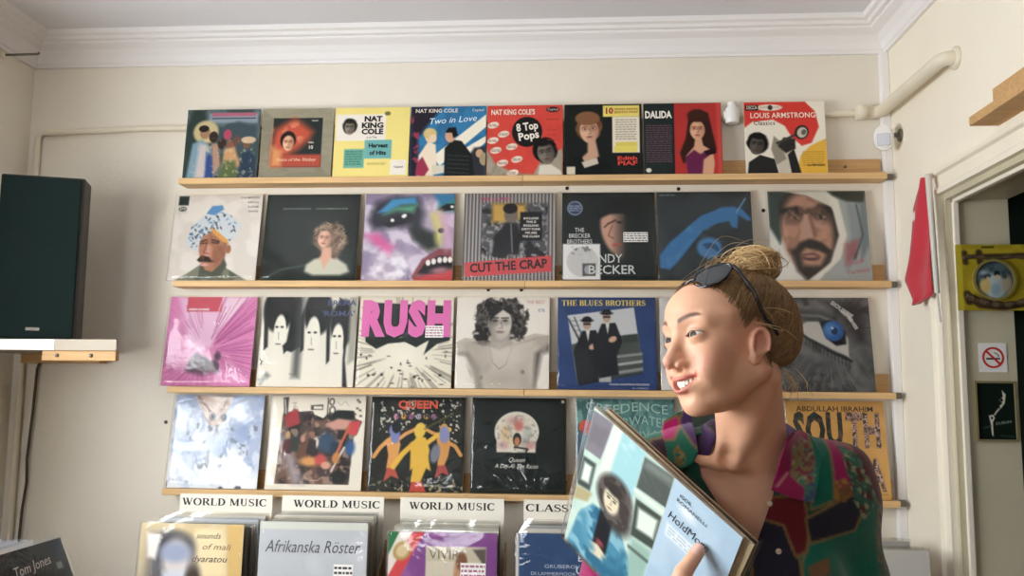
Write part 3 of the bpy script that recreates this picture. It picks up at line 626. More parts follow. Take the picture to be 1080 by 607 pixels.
cover(1, .594, .870, H1, a, 'red, white and yellow record cover of a trumpet player', lambda L: (L.txt('DECCA', .1, .08, .05, '#d9ccb8', .02, width=.13), L.txt('LOUIS ARMSTRONG', .48, .195, .075, '#f3e6d6', .012, width=.8), L.txt('Classics', .25, .3, .06, '#2a2320', .01, width=.26, spacing=1.2), L.txt('AUTO LONG', .32, .08, .025, '#6a3a30', 0, width=.24), L.txt('ALL-TIME GREATS', .86, .89, .03, '#3c3020', .02, width=.22)), sleeve=False)

# ---- second ledge --------------------------------------------------------
H = 0.322
a = Art('#e3dbd2'); a.mottle('#d9d0c6', 5, 5); a.rect(.02, .01, .14, .12, '#2f3a35'); a.rect(.02, .13, .13, .22, '#d4ccc0'); a.ell(.075, .165, .045, .028, '#414a44')
a.poly([(.08, 1), (.2, .93), (.38, .8), (.6, .72), (.66, .86), (.82, .95), (.9, 1)], '#7d7f6a', .01); a.poly([(.34, .98), (.36, .8), (.48, .84), (.62, .74), (.66, .82), (.6, .95)], '#54574a', .01); a.mottle('#4f5445', 3, 12, .5, .6, .8, where=a.inside([(.1, 1), (.2, .93), (.38, .82), (.66, .86), (.88, 1)]))
a.poly([(.31, .5), (.48, .4), (.64, .55), (.63, .72), (.58, .82), (.5, .9), (.42, .88), (.36, .8), (.32, .66)], '#b27b5e', .008); a.ell(.4, .66, .06, .12, '#d09a86', soft=.03); a.poly([(.5, .6), (.64, .58), (.62, .75), (.52, .85)], '#91604a', .03, .7); a.ell(.66, .64, .03, .05, '#a86f54')
a.poly([(.31, .76), (.36, .71), (.45, .73), (.49, .79), (.4, .77), (.34, .79)], '#33261f', .006); a.line([(.33, .55), (.4, .53)], .02, '#3a2a22'); a.line([(.46, .53), (.54, .55)], .02, '#3a2a22'); a.line([(.41, .55), (.38, .68), (.43, .69)], .012, '#7d4c3a'); a.ell(.4, .82, .05, .015, '#d9a19a')
a.poly([(.16, .55), (.2, .38), (.34, .24), (.5, .18), (.66, .24), (.78, .36), (.74, .48), (.66, .58), (.54, .5), (.46, .42), (.34, .5), (.28, .66), (.2, .62)], '#ccd2d6', .008)
for i in range(95):
    r = random.Random(i); x = r.uniform(.17, .76); y = r.uniform(.2, .64); a.put(a.inside([(.17, .55), (.2, .38), (.34, .25), (.5, .19), (.66, .25), (.77, .36), (.66, .56), (.46, .42), (.34, .5), (.28, .65), (.2, .6)]) * np.clip(a.mask(a.dell(x, y, .018, .008, r.choice((-40, 30, 60))), 0), 0, 1), r.choice(('#2f3b52', '#4c74a2', '#333a3f', '#6b94b8', '#3a4454')))
a.mottle('#8f5a42', 6, 16, .5, .64, .5, where=a.inside([(.31, .5), (.48, .4), (.64, .55), (.62, .78), (.5, .9), (.36, .8)])); a.line([(.46, .56), (.54, .57)], .012, '#2a1e18'); a.line([(.33, .575), (.4, .565)], .012, '#2a1e18'); a.ell(.42, .775, .07, .012, '#33261f', 4, .01)
a.poly([(.42, .38), (.5, .42), (.64, .53), (.66, .58), (.58, .55), (.46, .45)], '#dca04e', .006); a.poly([(.36, .22), (.42, .13), (.54, .12), (.56, .17), (.46, .24)], '#5d93c4', .008)
cover(2, -1.440, -1.122, H, a, 'pale record cover of a moustached man in a big patterned turban', lambda L: (L.txt('CHAMPION\nABDUL\nKARIM\nKHAN', .96, .115, .026, '#55514d', .015, align='RIGHT', line=1.5, spacing=1.2), L.txt('EMI', .075, .165, .03, '#d9d3c8', 0)))

a = Art('#26302c'); a.mottle('#1e2723', 3, 4); a.blob(.7, .51, .17, .18, '#6b5546', .5, 7, 5, .03); a.blob(.74, .58, .13, .16, '#7a6252', .5, 9, 6, .03); a.strands(.7, .5, .18, .2, ('#a68d78', '#c4ab94', '#8d7561', '#55443a'), 90, 4, .009, .8); a.face(.645, .52, .105, '#e3b49c', '#7b4a3c', None, 5, .3)
a.poly([(.63, .62), (.72, .62), (.74, .74), (.82, .8), (.66, .92), (.54, .8), (.62, .72)], '#dca98e', .015); a.poly([(.46, .9), (.47, .82), (.56, .75), (.62, .76), (.66, .87), (.72, .76), (.8, .75), (.9, .82), (.93, .9), (.84, .94), (.55, .94)], '#c9c7b3', .02)
a.line([(.02, .99), (.2, .88), (.45, .83)], .012, '#55635c', .02)
cover(2, -1.104, -.762, H, a, 'near-black record cover of a curly-haired woman with pale bare shoulders', lambda L: (L.txt('JEANETTE DE BEAUVOIR', .33, .17, .02, '#8a928c', .01, width=.3), L.txt('GOLD SAMMLUNG DUE', .7, .17, .02, '#8a928c', .01, width=.34)), stickers=())

a = Art('#b7a7bd'); a.mottle('#8a7c9c', 4, 4, .4, .65, .8); a.mottle('#ded3e2', 11, 6, .55, .7, .8); a.poly([(.04, .3), (.12, .1), (.35, .02), (.58, .03), (.66, .2), (.64, .42), (.56, .5), (.5, .38), (.3, .4), (.1, .42)], '#35343f', .05)
a.poly([(.14, .22), (.3, .06), (.56, .04), (.58, .12), (.4, .13), (.24, .22)], '#3f93c4', .02); a.poly([(.2, .25), (.36, .15), (.58, .13), (.54, .22), (.36, .2)], '#58a07c', .03); a.poly([(.22, .36), (.34, .26), (.5, .23), (.56, .28), (.44, .35), (.28, .39)], '#22232a', .012); a.ell(.31, .31, .022, .02, '#f0ece8'); a.ell(.44, .26, .03, .022, '#f2eee9', -30)
a.poly([(.76, .0), (1, 0), (1, .12), (.84, .16)], '#2d7fae', .03); a.poly([(.82, .16), (1, .08), (1, .2), (.86, .22)], '#2a8f76', .04); a.poly([(.8, .19), (.9, .12), (1, .12), (1, .19), (.88, .21)], '#24242a', .01); a.ell(.97, .155, .02, .015, '#f2eee9')
a.poly([(.74, .24), (.84, .2), (.9, .42), (.86, .6), (.72, .64), (.8, .44)], '#d8d574', .05); a.poly([(.5, .4), (.6, .38), (.78, .46), (.82, .62), (.72, .66), (.56, .54)], '#2c3530', .04); a.ell(.86, .43, .035, .03, '#2b2f2b'); a.poly([(.02, .48), (.16, .46), (.34, .62), (.3, .72), (.14, .6)], '#e0559a', .05, .9); a.mottle('#f2eef2', 21, 7, .5, .7, .9, where=a.inside([(.02, .62), (.3, .7), (.6, .68), (.6, 1), (.02, 1)], .08))
a.poly([(.55, .96), (.66, .76), (.84, .64), (.98, .64), (1, 1), (.58, 1)], '#8b4a50', .012); a.poly([(.62, .92), (.7, .8), (.85, .72), (1, .74), (1, .86), (.84, .93)], '#201a1e', .012); a.poly([(.58, .98), (.7, .95), (.88, .9), (1, .88), (1, 1), (.6, 1)], '#c8454a', .015)
for x, y in ((.73, .8), (.79, .785), (.855, .77), (.915, .765), (.97, .765)): a.ell(x, y, .026, .034, '#efe8e2')
a.ell(.86, .885, .1, .035, '#a4767e', -8, .02); a.poly([(.8, .2), (.95, .24), (1, .6), (.92, .66), (.88, .5)], '#d9aecb', .05, .8)
cover(2, -.742, -.420, H, a, 'record cover of a smeared multicoloured painted face with open mouth')

a = Art('#bdb7b2')
for i in range(26):
    x = i / 26; a.rect(x, 0, x + .016, 1, '#3a393d', .006, .95); a.rect(x + .02, 0, x + .026, 1, '#7d7a7c', .004, .8)
a.rect(.2, .12, .92, .72, '#55565a', .02); a.mottle('#a9a7a6', 9, 22, .52, .65, .8, where=a.inside([(.2, .12), (.92, .12), (.92, .75), (.2, .75)])); a.mottle('#26272a', 13, 14, .52, .62, .9, where=a.inside([(.2, .12), (.92, .12), (.92, .75), (.2, .75)]))
a.rect(.31, .12, .5, .34, '#c9a24a', .03); a.rect(.54, .13, .68, .3, '#c9a24a', .03); a.ell(.52, .25, .075, .11, '#7a6e64', soft=.01); a.ell(.51, .18, .08, .06, '#1f1e20'); a.poly([(.32, .7), (.34, .52), (.46, .34), (.58, .36), (.64, .5), (.6, .7)], '#25262a', .015); a.line([(.52, .36), (.54, .68)], .015, '#77757a')
a.rect(.62, .22, .86, .55, '#1d2022', 0); a.poly([(.02, .8), (.96, .72), (.97, .9), (.03, .96)], '#cf4e52', .004)
cover(2, -.386, -.064, H, a, 'striped grey record cover of a suited figure with a red title band', lambda L: (L.txt('CUT THE CRAP', .5, .84, .1, '#2a2426', .03, width=.84, rot=4), L.txt('THE CLASH', .34, .07, .04, '#b04a72', .03, width=.34), L.txt('INCLUDES\nTHIS IS\nENGLAND\nDIRTY PUNK\nWE ARE\nTHE CLASH', .74, .4, .026, '#e5e0da', .015, line=1.15)))

a = Art('#242c2b'); a.ell(.14, .18, .083, .083, '#8d9bb4'); a.ell(.14, .18, .07, .07, '#3e4a66'); a.small(.08, .15, .2, 3, .012, '#aab4c8', .025)
a.ell(.6, .46, .17, .3, '#c59a85', -18, .02); a.put(a.inell(.6, .46, .2, .33, -18) * np.clip((a.U - .52) / .18, 0, 1) * .9, '#272b2a'); a.poly([(.36, .32), (.46, .16), (.6, .05), (.85, .06), (.9, .36), (.7, .24), (.52, .25)], '#1b2120', .02); a.line([(.5, .36), (.58, .32)], .02, '#4a3028'); a.ell(.62, .345, .03, .015, '#3a2a26'); a.line([(.46, .4), (.5, .36)], .02, '#4a3028', al=.8); a.line([(.54, .38), (.5, .5), (.56, .53)], .016, '#96604e'); a.ell(.59, .6, .05, .018, '#a8584f', -10); a.poly([(.7, .3), (.85, .3), (.9, .6), (.7, .76)], '#222a28', .05)
a.rect(.01, .59, .41, .99, '#e4e2e0'); a.ell(.22, .79, .17, .17, '#cac8c6'); a.mottle('#77777a', 4, 20, .55, .62, .8, where=a.inell(.2, .66, .12, .06)); a.rect(.22, .81, .36, .95, '#56565a'); a.ell(.27, .88, .03, .05, '#a5a5a8')
cover(2, -.039, .284, H, a, 'black record cover of a man under a dark brimmed hat, white insert stuck on', lambda L: (L.txt('THE\nBRECKER\nBROTHERS', .19, .5, .05, '#d8dad6', .0, line=.95, width=.27), L.txt('RANDY', .44, .76, .1, '#c9ccc8', .01, align='CENTER', width=.4), L.txt('BECKER', .53, .885, .1, '#c9ccc8', .01, width=.5)), stickers=((.66, .46, .92, .57),))
# the white insert hides the first letters, as the sleeve does
a = Art('#3c4447'); a.mottle('#343b3e', 5, 4); a.poly([(.02, .86), (.02, .72), (.12, .58), (.3, .42), (.46, .28), (.6, .22), (.68, .18), (.8, .17), (.9, .2), (1, .32), (.96, .34), (.86, .27), (.84, .42), (.78, .4), (.76, .34), (.64, .36), (.48, .44), (.34, .62), (.22, .78), (.12, .88)], '#3d76a8', .012)
a.mottle('#5590bd', 8, 9, .5, .65, .5, where=a.inside([(.02, .86), (.02, .72), (.3, .42), (.6, .22), (.85, .2), (.64, .34), (.34, .6), (.12, .86)])); a.line([(.84, .24), (.94, .08)], .014, '#6aa0c8'); a.ell(.54, .64, .13, .12, '#4a7fae', 0, .02); a.mottle('#274a6a', 5, 16, .52, .6, .8, where=a.inell(.54, .66, .1, .08)); a.small(.03, .03, .2, 1, .012, '#8a9092')
cover(2, .292, .617, H, a, 'dark grey record cover with a large blue outstretched arm')

a = Art('#a3aaa6'); a.poly([(0, 0), (.25, 0), (.16, .3), (.2, .7), (.32, 1), (0, 1)], '#d8d6cc', .012); a.poly([(0, 0), (.22, 0), (.14, .25), (.14, .5), (.1, .6), (0, .4)], '#3c4a46', .02); a.poly([(.1, .14), (.22, 0), (.5, .02), (.68, .2), (.72, .52), (.56, .85), (.36, .98), (.2, .7), (.12, .4)], '#3a3431', .02)
a.ell(.38, .46, .26, .44, '#b5876f', -3, .03); a.poly([(.12, .2), (.3, .17), (.36, .2), (.52, .15), (.66, .2), (.66, .26), (.5, .26), (.4, .28), (.28, .27), (.12, .26)], '#241f1e', .02); a.ell(.25, .3, .1, .06, '#4a3832', soft=.05); a.ell(.54, .29, .1, .06, '#4a3832', soft=.05); a.ell(.26, .305, .045, .016, '#8d7d74'); a.ell(.54, .295, .045, .016, '#8d7d74'); a.ell(.265, .305, .018, .018, '#1c1817'); a.ell(.53, .295, .018, .018, '#1c1817'); a.mottle('#8d6450', 3, 9, .5, .66, .6, where=a.inell(.38, .46, .25, .42)); a.mottle('#c9a08a', 13, 8, .54, .68, .5, where=a.inell(.36, .4, .22, .3)); a.poly([(.36, .26), (.42, .26), (.46, .5), (.4, .56), (.3, .53)], '#b9907c', .015); a.line([(.42, .28), (.46, .5)], .03, '#7c5646', .02)
a.poly([(.22, .7), (.3, .58), (.4, .54), (.52, .58), (.62, .68), (.58, .72), (.46, .66), (.36, .64), (.28, .7)], '#2a2423', .02); a.poly([(.2, .66), (.3, .66), (.32, .84), (.5, .84), (.58, .68), (.62, .72), (.52, .92), (.36, .99), (.26, .9)], '#322a28', .03); a.ell(.4, .74, .09, .04, '#473034', 0, .01); a.ell(.4, .735, .07, .02, '#a87868', 0, .01)
a.poly([(.16, 0), (.6, 0), (.7, .08), (.64, .18), (.4, .05)], '#d6d3c6', .012); a.poly([(.6, .04), (.72, .1), (.78, .5), (.7, .76), (.46, 1), (.36, 1), (.6, .8), (.7, .5), (.66, .24)], '#dedace', .012); a.poly([(.62, 0), (1, 0), (.98, .14), (.8, .12), (.66, .05)], '#3a3d35', .02)
a.poly([(.8, .14), (.9, .16), (.92, .5), (.84, .78), (.74, .92), (.82, .5)], '#8d979a', .02); a.poly([(.93, .14), (1, .12), (1, .6), (.9, .8)], '#77848a', .02); a.poly([(.75, .6), (.9, .54), (.86, .72), (.74, .84)], '#a4565c', .03, .75); a.line([(.9, .16), (.94, .5), (.84, .76)], .02, '#56605f', .01)
cover(2, .674, 1.006, H, a, 'record cover of a dark-moustached man in a pale headscarf', lambda L: (L.txt('Sheik', .84, .8, .06, '#b5606a', .0, shear=.3, rot=18), L.txt('Yerbouti', .86, .9, .05, '#b5606a', 0, shear=.3, rot=10)))
# ---- third ledge ---------------------------------------------------------
def rays_art(a, cx, cy, c, n=60, seed=1, r0=.1, r1=.9, w=.01, ang=(0, 360), al=.8):
    r = random.Random(seed)
    for i in range(n):
        t = math.radians(r.uniform(*ang)); q0 = r.uniform(r0, r0 + .2); q1 = r.uniform(q0 + .1, r1)
        a.line([(cx + q0 * math.cos(t), cy + q0 * math.sin(t)), (cx + q1 * math.cos(t), cy + q1 * math.sin(t))], r.uniform(w * .3, w), c, .004, al)
a = Art('#dc86b8'); a.poly([(.1, 0), (.7, 0), (.52, .55), (.4, .62), (.28, .6)], '#ecbedb', .04); a.poly([(.62, 0), (.92, 0), (.56, .42), (.5, .56)], '#f0cfe2', .02); rays_art(a, .46, .62, '#b04e8c', 70, 3, .12, .85, .012, (-75, 40), .7); rays_art(a, .46, .62, '#c05f9a', 40, 5, .15, .7, .01, (150, 260), .6); rays_art(a, .4, .7, '#c866a3', 30, 6, .1, .5, .02, (20, 160), .6)
a.rect(.2, 0, .6, .17, '#d05668'); a.poly([(.6, 0), (.61, 0), (.57, .17), (.56, .17)], '#ecbedb')
for i in range(22):
    r = random.Random(i); x = .28 + r.random() * .34; a.ell(x, .72 + r.uniform(-.05, .08), .035, .05, r.choice(('#5b4b58', '#6d5a69', '#4a3c48', '#80697a')), soft=.015)
a.poly([(.26, .84), (.3, .7), (.5, .72), (.62, .76), (.64, .84), (.45, .88)], '#5d4d5a', .03, .8); a.mottle('#b66a99', 5, 14, .5, .62, .4, where=a.V - .6)
cover(3, -1.446, -1.126, H, a, 'pink streaked record cover with a red block and a small dark group', lambda L: (L.txt('GREEN SUNRISE', .34, .145, .024, '#f4e6ea', .02, width=.24),))

a = Art('#e7e1d2')
for cx, cy, rr, hx in ((.19, .3, .13, -.02), (.56, .33, .12, .03), (.83, .45, .11, .03)):
    a.ell(cx + hx, cy - .16, rr * 1.25, .26, '#26292a', soft=.015); a.poly([(cx - rr, cy - .2), (cx - rr * .8, cy + .26), (cx - rr * 1.1, cy + .3), (cx - rr * 1.3, cy - .1)], '#26292a', .01)
a.poly([(.26, 0), (.4, 0), (.42, .56), (.34, .62), (.27, .6), (.3, .3)], '#25282a', .01); a.rect(.36, 0, .44, .9, '#4a4d4c', .03, .8); a.poly([(.8, 0), (.92, .1), (.9, .7), (.94, 1), (.84, 1), (.88, .6)], '#26292a', .01); a.poly([(.92, 0), (1, 0), (1, .7), (.93, .75)], '#a9a698', .02)
for cx, cy, rx, ry in ((.2, .4, .065, .2), (.55, .46, .075, .24), (.81, .5, .062, .2)):
    a.ell(cx, cy, rx, ry, '#ece7d9', soft=.006); a.poly([(cx - rx, cy + .1), (cx + rx, cy + .1), (cx + rx * 1.3, 1), (cx - rx * 1.2, 1)], '#e9e3d5', .01)
    for e in (-.55, .3): a.ell(cx + e * rx, cy - .06, .016, .012, '#2b2d2d')
    a.line([(cx - rx * .2, cy), (cx - rx * .1, cy + .08)], .006, '#8e8b80'); a.line([(cx - rx * .45, cy + .13), (cx + rx * .2, cy + .13)], .012, '#55504b')
a.poly([(.24, .55), (.3, .48), (.33, .56), (.26, .64)], '#2c2e2e', .008); a.poly([(.02, .92), (.1, .84), (.14, .88), (.04, .98)], '#8b897e', .02); a.line([(.02, .7), (.04, .72), (.03, .76)], .012, '#44453f'); a.line([(.34, .86), (.42, .86), (.42, .9)], .01, '#7d7b70')
cover(3, -1.103, -.760, H, a, 'black-and-white record cover of three pale women with long dark hair', lambda L: (L.txt('BREMA', .83, .07, .06, '#454b70', .02, width=.3), L.txt("'ROMA'", .8, .19, .06, '#454b70', .02, width=.34)))

a = Art('#e6dfcb'); rays_art(a, .5, .62, '#6b655a', 90, 11, .2, .75, .02, (0, 360), .45); a.ell(.5, .66, .2, .14, '#f0ead9', 0, .12)
for i in range(28):
    r = random.Random(i + 5); a.ell(r.uniform(.03, .97), r.uniform(.6, .98), r.uniform(.005, .02), r.uniform(.004, .016), '#3a352e')
a.poly([(.08, .5), (.2, .58), (.32, .52), (.5, .5), (.62, .56), (.75, .48), (.7, .64), (.84, .52), (.97, .48), (.97, .1), (.1, .06), (.06, .2)], '#27302c', .006)
cover(3, -.752, -.418, H, a, 'cream burst record cover with giant pink block lettering', lambda L: (L.txt('RUSH', .5, .26, .36, '#dc6cae', .07, width=.94, spacing=1.16),), stickers=((.71, .32, .9, .45, 1),))

a = Art('#e9e3d8'); a.poly([(0, .5), (.1, .45), (.3, .48), (.36, .42), (.56, .42), (.62, .47), (.85, .4), (1, .42), (1, .56), (.9, .6), (.86, .8), (.88, 1), (.22, 1), (.2, .82), (.12, .66), (0, .64)], '#c5bcaf', .008); a.poly([(.85, .62), (.98, .52), (1, .54), (1, .6), (.92, .62), (.88, .86), (.84, .98)], '#4d4945', .03, .8); a.poly([(0, .62), (.1, .64), (.2, .8), (.24, 1), (.3, 1), (.26, .78), (.14, .6)], '#6b665f', .03, .6)
a.blob(.47, .2, .26, .19, '#2f2c2a', .4, 3, 5, .012); a.blob(.29, .36, .1, .15, '#33302d', .6, 5, 6, .015); a.blob(.66, .34, .09, .14, '#33302d', .6, 8, 6, .015); a.strands(.47, .22, .28, .24, ('#6f6963', '#171616', '#4c4743', '#8a847d'), 110, 6, .012, .5, .6); a.mottle('#6b6660', 4, 26, .55, .62, .8, where=a.inell(.47, .2, .27, .19)); a.mottle('#16171a', 9, 22, .55, .62, .7, where=a.inell(.47, .26, .27, .24))
a.poly([(.38, .42), (.56, .42), (.6, .52), (.48, .58), (.36, .52)], '#a59c90', .02); a.ell(.47, .29, .125, .18, '#cfc6ba', soft=.01); a.put(a.inell(.47, .29, .12, .18) * np.clip((.46 - a.U) / .1, 0, 1), '#736c63', .7); a.poly([(.34, .16), (.42, .08), (.5, .12), (.58, .08), (.62, .2), (.56, .18), (.5, .14), (.42, .2), (.36, .28)], '#2b2927', .01)
for e in (.415, .525): a.ell(e, .26, .028, .012, '#2a2826'); a.line([(e - .04, .232), (e + .035, .228)], .014, '#35312e')
a.ell(.415, .275, .045, .03, '#5b554f', soft=.03, al=.6); a.ell(.53, .275, .04, .03, '#6b645d', soft=.03, al=.6); a.put(a.inell(.47, .33, .11, .15) * np.clip((.33 - a.V) / -.2, 0, 1), '#8a8178', .4); a.line([(.48, .27), (.495, .34), (.46, .345)], .01, '#7d766d', .006); a.ell(.47, .385, .045, .016, '#8d7f78'); a.line([(.36, .55), (.4, .72), (.47, .79), (.54, .74), (.6, .56)], .008, '#7b746a', al=.8); a.ell(.28, .88, .02, .022, '#7d7168'); a.ell(.72, .82, .022, .024, '#7d7168'); a.mottle('#a89f93', 8, 4, .5, .68, .6, where=a.inside([(0, .5), (.3, .48), (.62, .47), (1, .42), (.88, 1), (.22, 1)])); a.line([(.34, .52), (.47, .57), (.6, .5)], .02, '#8b8278', .02, .7); a.line([(.2, .5), (.42, .55)], .014, '#8b8278', .012, .5); a.line([(.84, .46), (.58, .54)], .014, '#8b8278', .012, .5); a.ell(.53, .62, .2, .1, '#d4ccc0', 0, .08, .7); a.ell(.5, .9, .2, .06, '#b3aa9d', 0, .06)
cover(3, -.406, -.082, H, a, 'black-and-white record cover of a bare-chested curly-haired man', lambda L: (L.txt('THE BEST', .85, .055, .04, '#cf9a98', .01, width=.2),), stickers=((.87, .12, .96, .17),))

a = Art('#2e4a7c'); a.mottle('#2a4474', 3, 5); P = [(.1, .2), (.78, .11), (.86, .8), (.2, .93)]; a.poly(P, '#c6c8ca')
a.poly([(.14, .52), (.35, .45), (.82, .4), (.86, .8), (.2, .93)], '#4d5652', .01); a.poly([(.66, .42), (.8, .4), (.82, .48), (.68, .5)], '#3a463e', .01); a.line([(.11, .24), (.26, .55)], .02, '#4b5152'); a.line([(.17, .22), (.27, .48)], .012, '#4b5152'); 
for i in range(6): a.line([(.11 + .025 * i, .26 + .055 * i), (.2 + .015 * i, .26 + .05 * i)], .008, '#6c7274')
for i, c in enumerate(('#8d918f', '#5d6361', '#a4a7a4', '#4a504e', '#8f9391', '#3c4240')): a.poly([(.4, .66 + .045 * i), (.86, .6 + .04 * i), (.86, .63 + .04 * i), (.4, .69 + .045 * i)], c, .006)
a.rect(.4, .84, .54, .92, '#a9aba6', .005); a.ell(.47, .72, .05, .05, '#747a78', soft=.01)
for cx, cy in ((.3, .3), (.5, .22)):
    a.poly([(cx - .05, cy + .07), (cx + .09, cy + .06), (cx + .16, cy + .26), (cx + .1, cy + .42), (cx + .12, cy + .62), (cx - .08, cy + .66), (cx - .14, cy + .3)], '#20242a', .008)
    a.ell(cx, cy, .042, .055, '#b99a84'); a.ell(cx, cy - .045, .065, .02, '#1b1d21'); a.ell(cx, cy - .06, .045, .03, '#1b1d21'); a.rect(cx - .035, cy - .015, cx + .035, cy + .005, '#15171a'); a.poly([(cx - .015, cy + .06), (cx + .03, cy + .06), (cx + .01, cy + .18)], '#d6d3cc'); a.ell(cx + .06, cy + .24, .045, .03, '#c9a288', -30, .006)
a.ell(.26, .6, .03, .03, '#c9a288'); a.poly([(.18, .6), (.3, .55), (.38, .9), (.2, .93)], '#2a2f33', .01)
cover(3, -.053, .284, H, a, 'navy record cover with a tilted photo of two dark-suited seated men', lambda L: (L.ser('THE BLUES BROTHERS', .47, .062, .06, '#e6cf62', .86), L.txt('ORIGINAL SOUNDTRACK RECORDING', .72, .945, .02, '#c9ccd2', .01, width=.4), L.txt('IN STEREO', .83, .985, .015, '#c9ccd2', 0, width=.16)))

a = Art('#cfcccb'); a.mottle('#dad8d6', 3, 3); a.poly([(.05, .35), (.2, .28), (.16, .5), (.06, .55)], '#4c5358', .03); a.poly([(.02, .72), (.12, .66), (.3, .9), (.2, .98)], '#565c60', .03); a.ell(.6, .5, .3, .36, '#9b9a9b', 0, .1)
cover(3, .297, .611, H, a, 'pale grey record cover with dark patches behind the woman’s face'.replace('’', "'"))

a = Art('#595a5a'); a.mottle('#7d7d7c', 4, 4, .42, .62, .8); a.mottle('#37393b', 8, 7, .52, .66, .7); rays_art(a, .55, .45, '#8b8b8a', 90, 4, .3, .8, .008, (60, 220), .5); rays_art(a, .6, .35, '#333537', 60, 7, .3, .7, .01, (-80, 60), .5)
a.poly([(.02, .4), (.1, .22), (.3, .14), (.52, .16), (.62, .22), (.5, .25), (.3, .24), (.14, .32)], '#3a3c3d', .04); a.line([(.1, .27), (.3, .19), (.5, .2), (.64, .27)], .02, '#8e8e8c', .02); a.poly([(.5, .02), (.9, .08), (.96, .5), (.85, .5), (.74, .2)], '#3b3d3f', .05)
a.poly([(.25, .32), (.36, .26), (.5, .26), (.68, .3), (.76, .44), (.76, .64), (.6, .56), (.42, .46), (.3, .4)], '#bdbab3', .01); a.poly([(.48, .26), (.6, .24), (.74, .36), (.74, .5), (.64, .52), (.54, .44)], '#26292c', .01); a.ell(.62, .36, .105, .11, '#2f5f9a', 20, .008); a.ell(.6, .34, .07, .06, '#5286bc', 20, .03); a.ell(.63, .36, .035, .04, '#1d3560', 0, .006); a.ell(.61, .33, .014, .012, '#c9d8e6')
a.line([(.22, .33), (.36, .45), (.56, .57), (.78, .68)], .022, '#2b2c2d', .012)
for i in range(14): a.line([(.3 + .035 * i, .42 + .019 * i), (.29 + .036 * i, .48 + .021 * i)], .007, '#2c2d2e')
cover(3, .678, 1.003, H, a, 'grey record cover filled by a close-up blue eye', lambda L: (L.txt('SIOUXSIE', .72, .13, .045, '#d8d5cf', .02, rot=-38, wave=0, width=.26), L.txt('AND THE', .76, .2, .03, '#d8d5cf', .02, rot=-48, width=.15), L.txt('BANSHEES', .81, .25, .035, '#d8d5cf', .02, rot=-62, width=.2)))

# ---- lowest ledge --------------------------------------------------------
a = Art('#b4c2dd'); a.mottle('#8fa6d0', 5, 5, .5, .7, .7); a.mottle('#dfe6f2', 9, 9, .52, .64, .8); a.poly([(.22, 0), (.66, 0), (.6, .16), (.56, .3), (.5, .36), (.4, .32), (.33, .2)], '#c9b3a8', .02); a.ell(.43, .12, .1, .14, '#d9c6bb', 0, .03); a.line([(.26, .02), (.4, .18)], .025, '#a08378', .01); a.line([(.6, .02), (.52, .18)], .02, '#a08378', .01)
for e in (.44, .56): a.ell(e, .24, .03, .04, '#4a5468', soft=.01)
a.ell(.48, .4, .12, .05, '#b5b9c8', 0, .03); a.ell(.72, .15, .05, .06, '#e9eef4', soft=.02); a.mottle('#eef1f5', 14, 5, .4, .6, .9, where=(a.V - .3) * 3); a.mottle('#3d4350', 3, 10, .55, .66, .8, where=(a.V - .87) * 9); a.mottle('#6c7688', 31, 14, .62, .7, .7, where=a.inside([(.15, .3), (.95, .3), (.95, .8), (.15, .8)]))  # whitening down the sheet is glare painted into the print
cover(4, -1.408, -1.085, H, a, 'pale blue-white record cover with glare painted into its print', t=.006)

a = Art('#ebe3d3'); P = [(.13, .19), (.22, .17), (.24, .13), (.3, .17), (.44, .16), (.46, .2), (.56, .24), (.62, .17), (.78, .15), (.88, .16), (.9, .24), (.97, .27), (.93, .4), (.89, .44), (.87, .94), (.1, .94)]
a.poly(P, '#4f4240', .005); pin = a.inside(P); a.mottle('#2c2628', 3, 8, .48, .62, .8, where=pin); a.mottle('#7d5a4a', 12, 10, .55, .66, .8, where=pin); a.mottle('#a88a78', 7, 16, .6, .68, .8, where=pin); a.poly([(.15, .2), (.28, .14), (.32, .3), (.18, .35)], '#a8383e', .01)
a.poly([(.12, .5), (.16, .34), (.4, .94), (.28, .94)], '#a99fa4', .04, .8); a.poly([(.6, .24), (.7, .15), (.88, .16), (.88, .3), (.76, .34)], '#242e2c', .01); a.poly([(.6, .3), (.72, .24), (.88, .26), (.8, .36), (.66, .36)], '#cf9a8b', .015); a.poly([(.84, .28), (.96, .26), (.92, .42), (.82, .4)], '#cf4a50', .006)
a.ell(.62, .5, .1, .1, '#35536e', 0, .03); a.ell(.86, .55, .05, .08, '#2f5f92', 0, .02); a.ell(.5, .5, .03, .06, '#dccfc4', 0, .01)
for i, (x, y, c) in enumerate(((.2, .42, '#c9a06a'), (.28, .4, '#8a7a6c'), (.36, .46, '#b98a7a'), (.46, .42, '#9a6a5c'), (.7, .44, '#54504f'))): a.ell(x, y, .025, .04, c); a.poly([(x - .04, y + .05), (x + .04, y + .05), (x + .05, y + .2), (x - .05, y + .2)], ('#5d2f35', '#37423d', '#6d4c3c', '#3d3236', '#2f3d52')[i], .006)
a.ell(.45, .7, .1, .05, '#d89a58', 0, .02); a.ell(.56, .68, .06, .06, '#c9504c', 0, .02); a.ell(.62, .74, .05, .04, '#d8a184', 0, .01); a.line([(.84, .32), (.72, .62)], .025, '#c9683e'); a.line([(.8, .55), (.68, .8)], .02, '#d9cfc4'); a.ell(.76, .86, .08, .07, '#1f2524', 0, .01); a.ell(.72, .66, .04, .06, '#c98a4a', 10, .01); a.line([(.4, .86), (.46, .9), (.54, .9), (.6, .86)], .008, '#b9a58c')
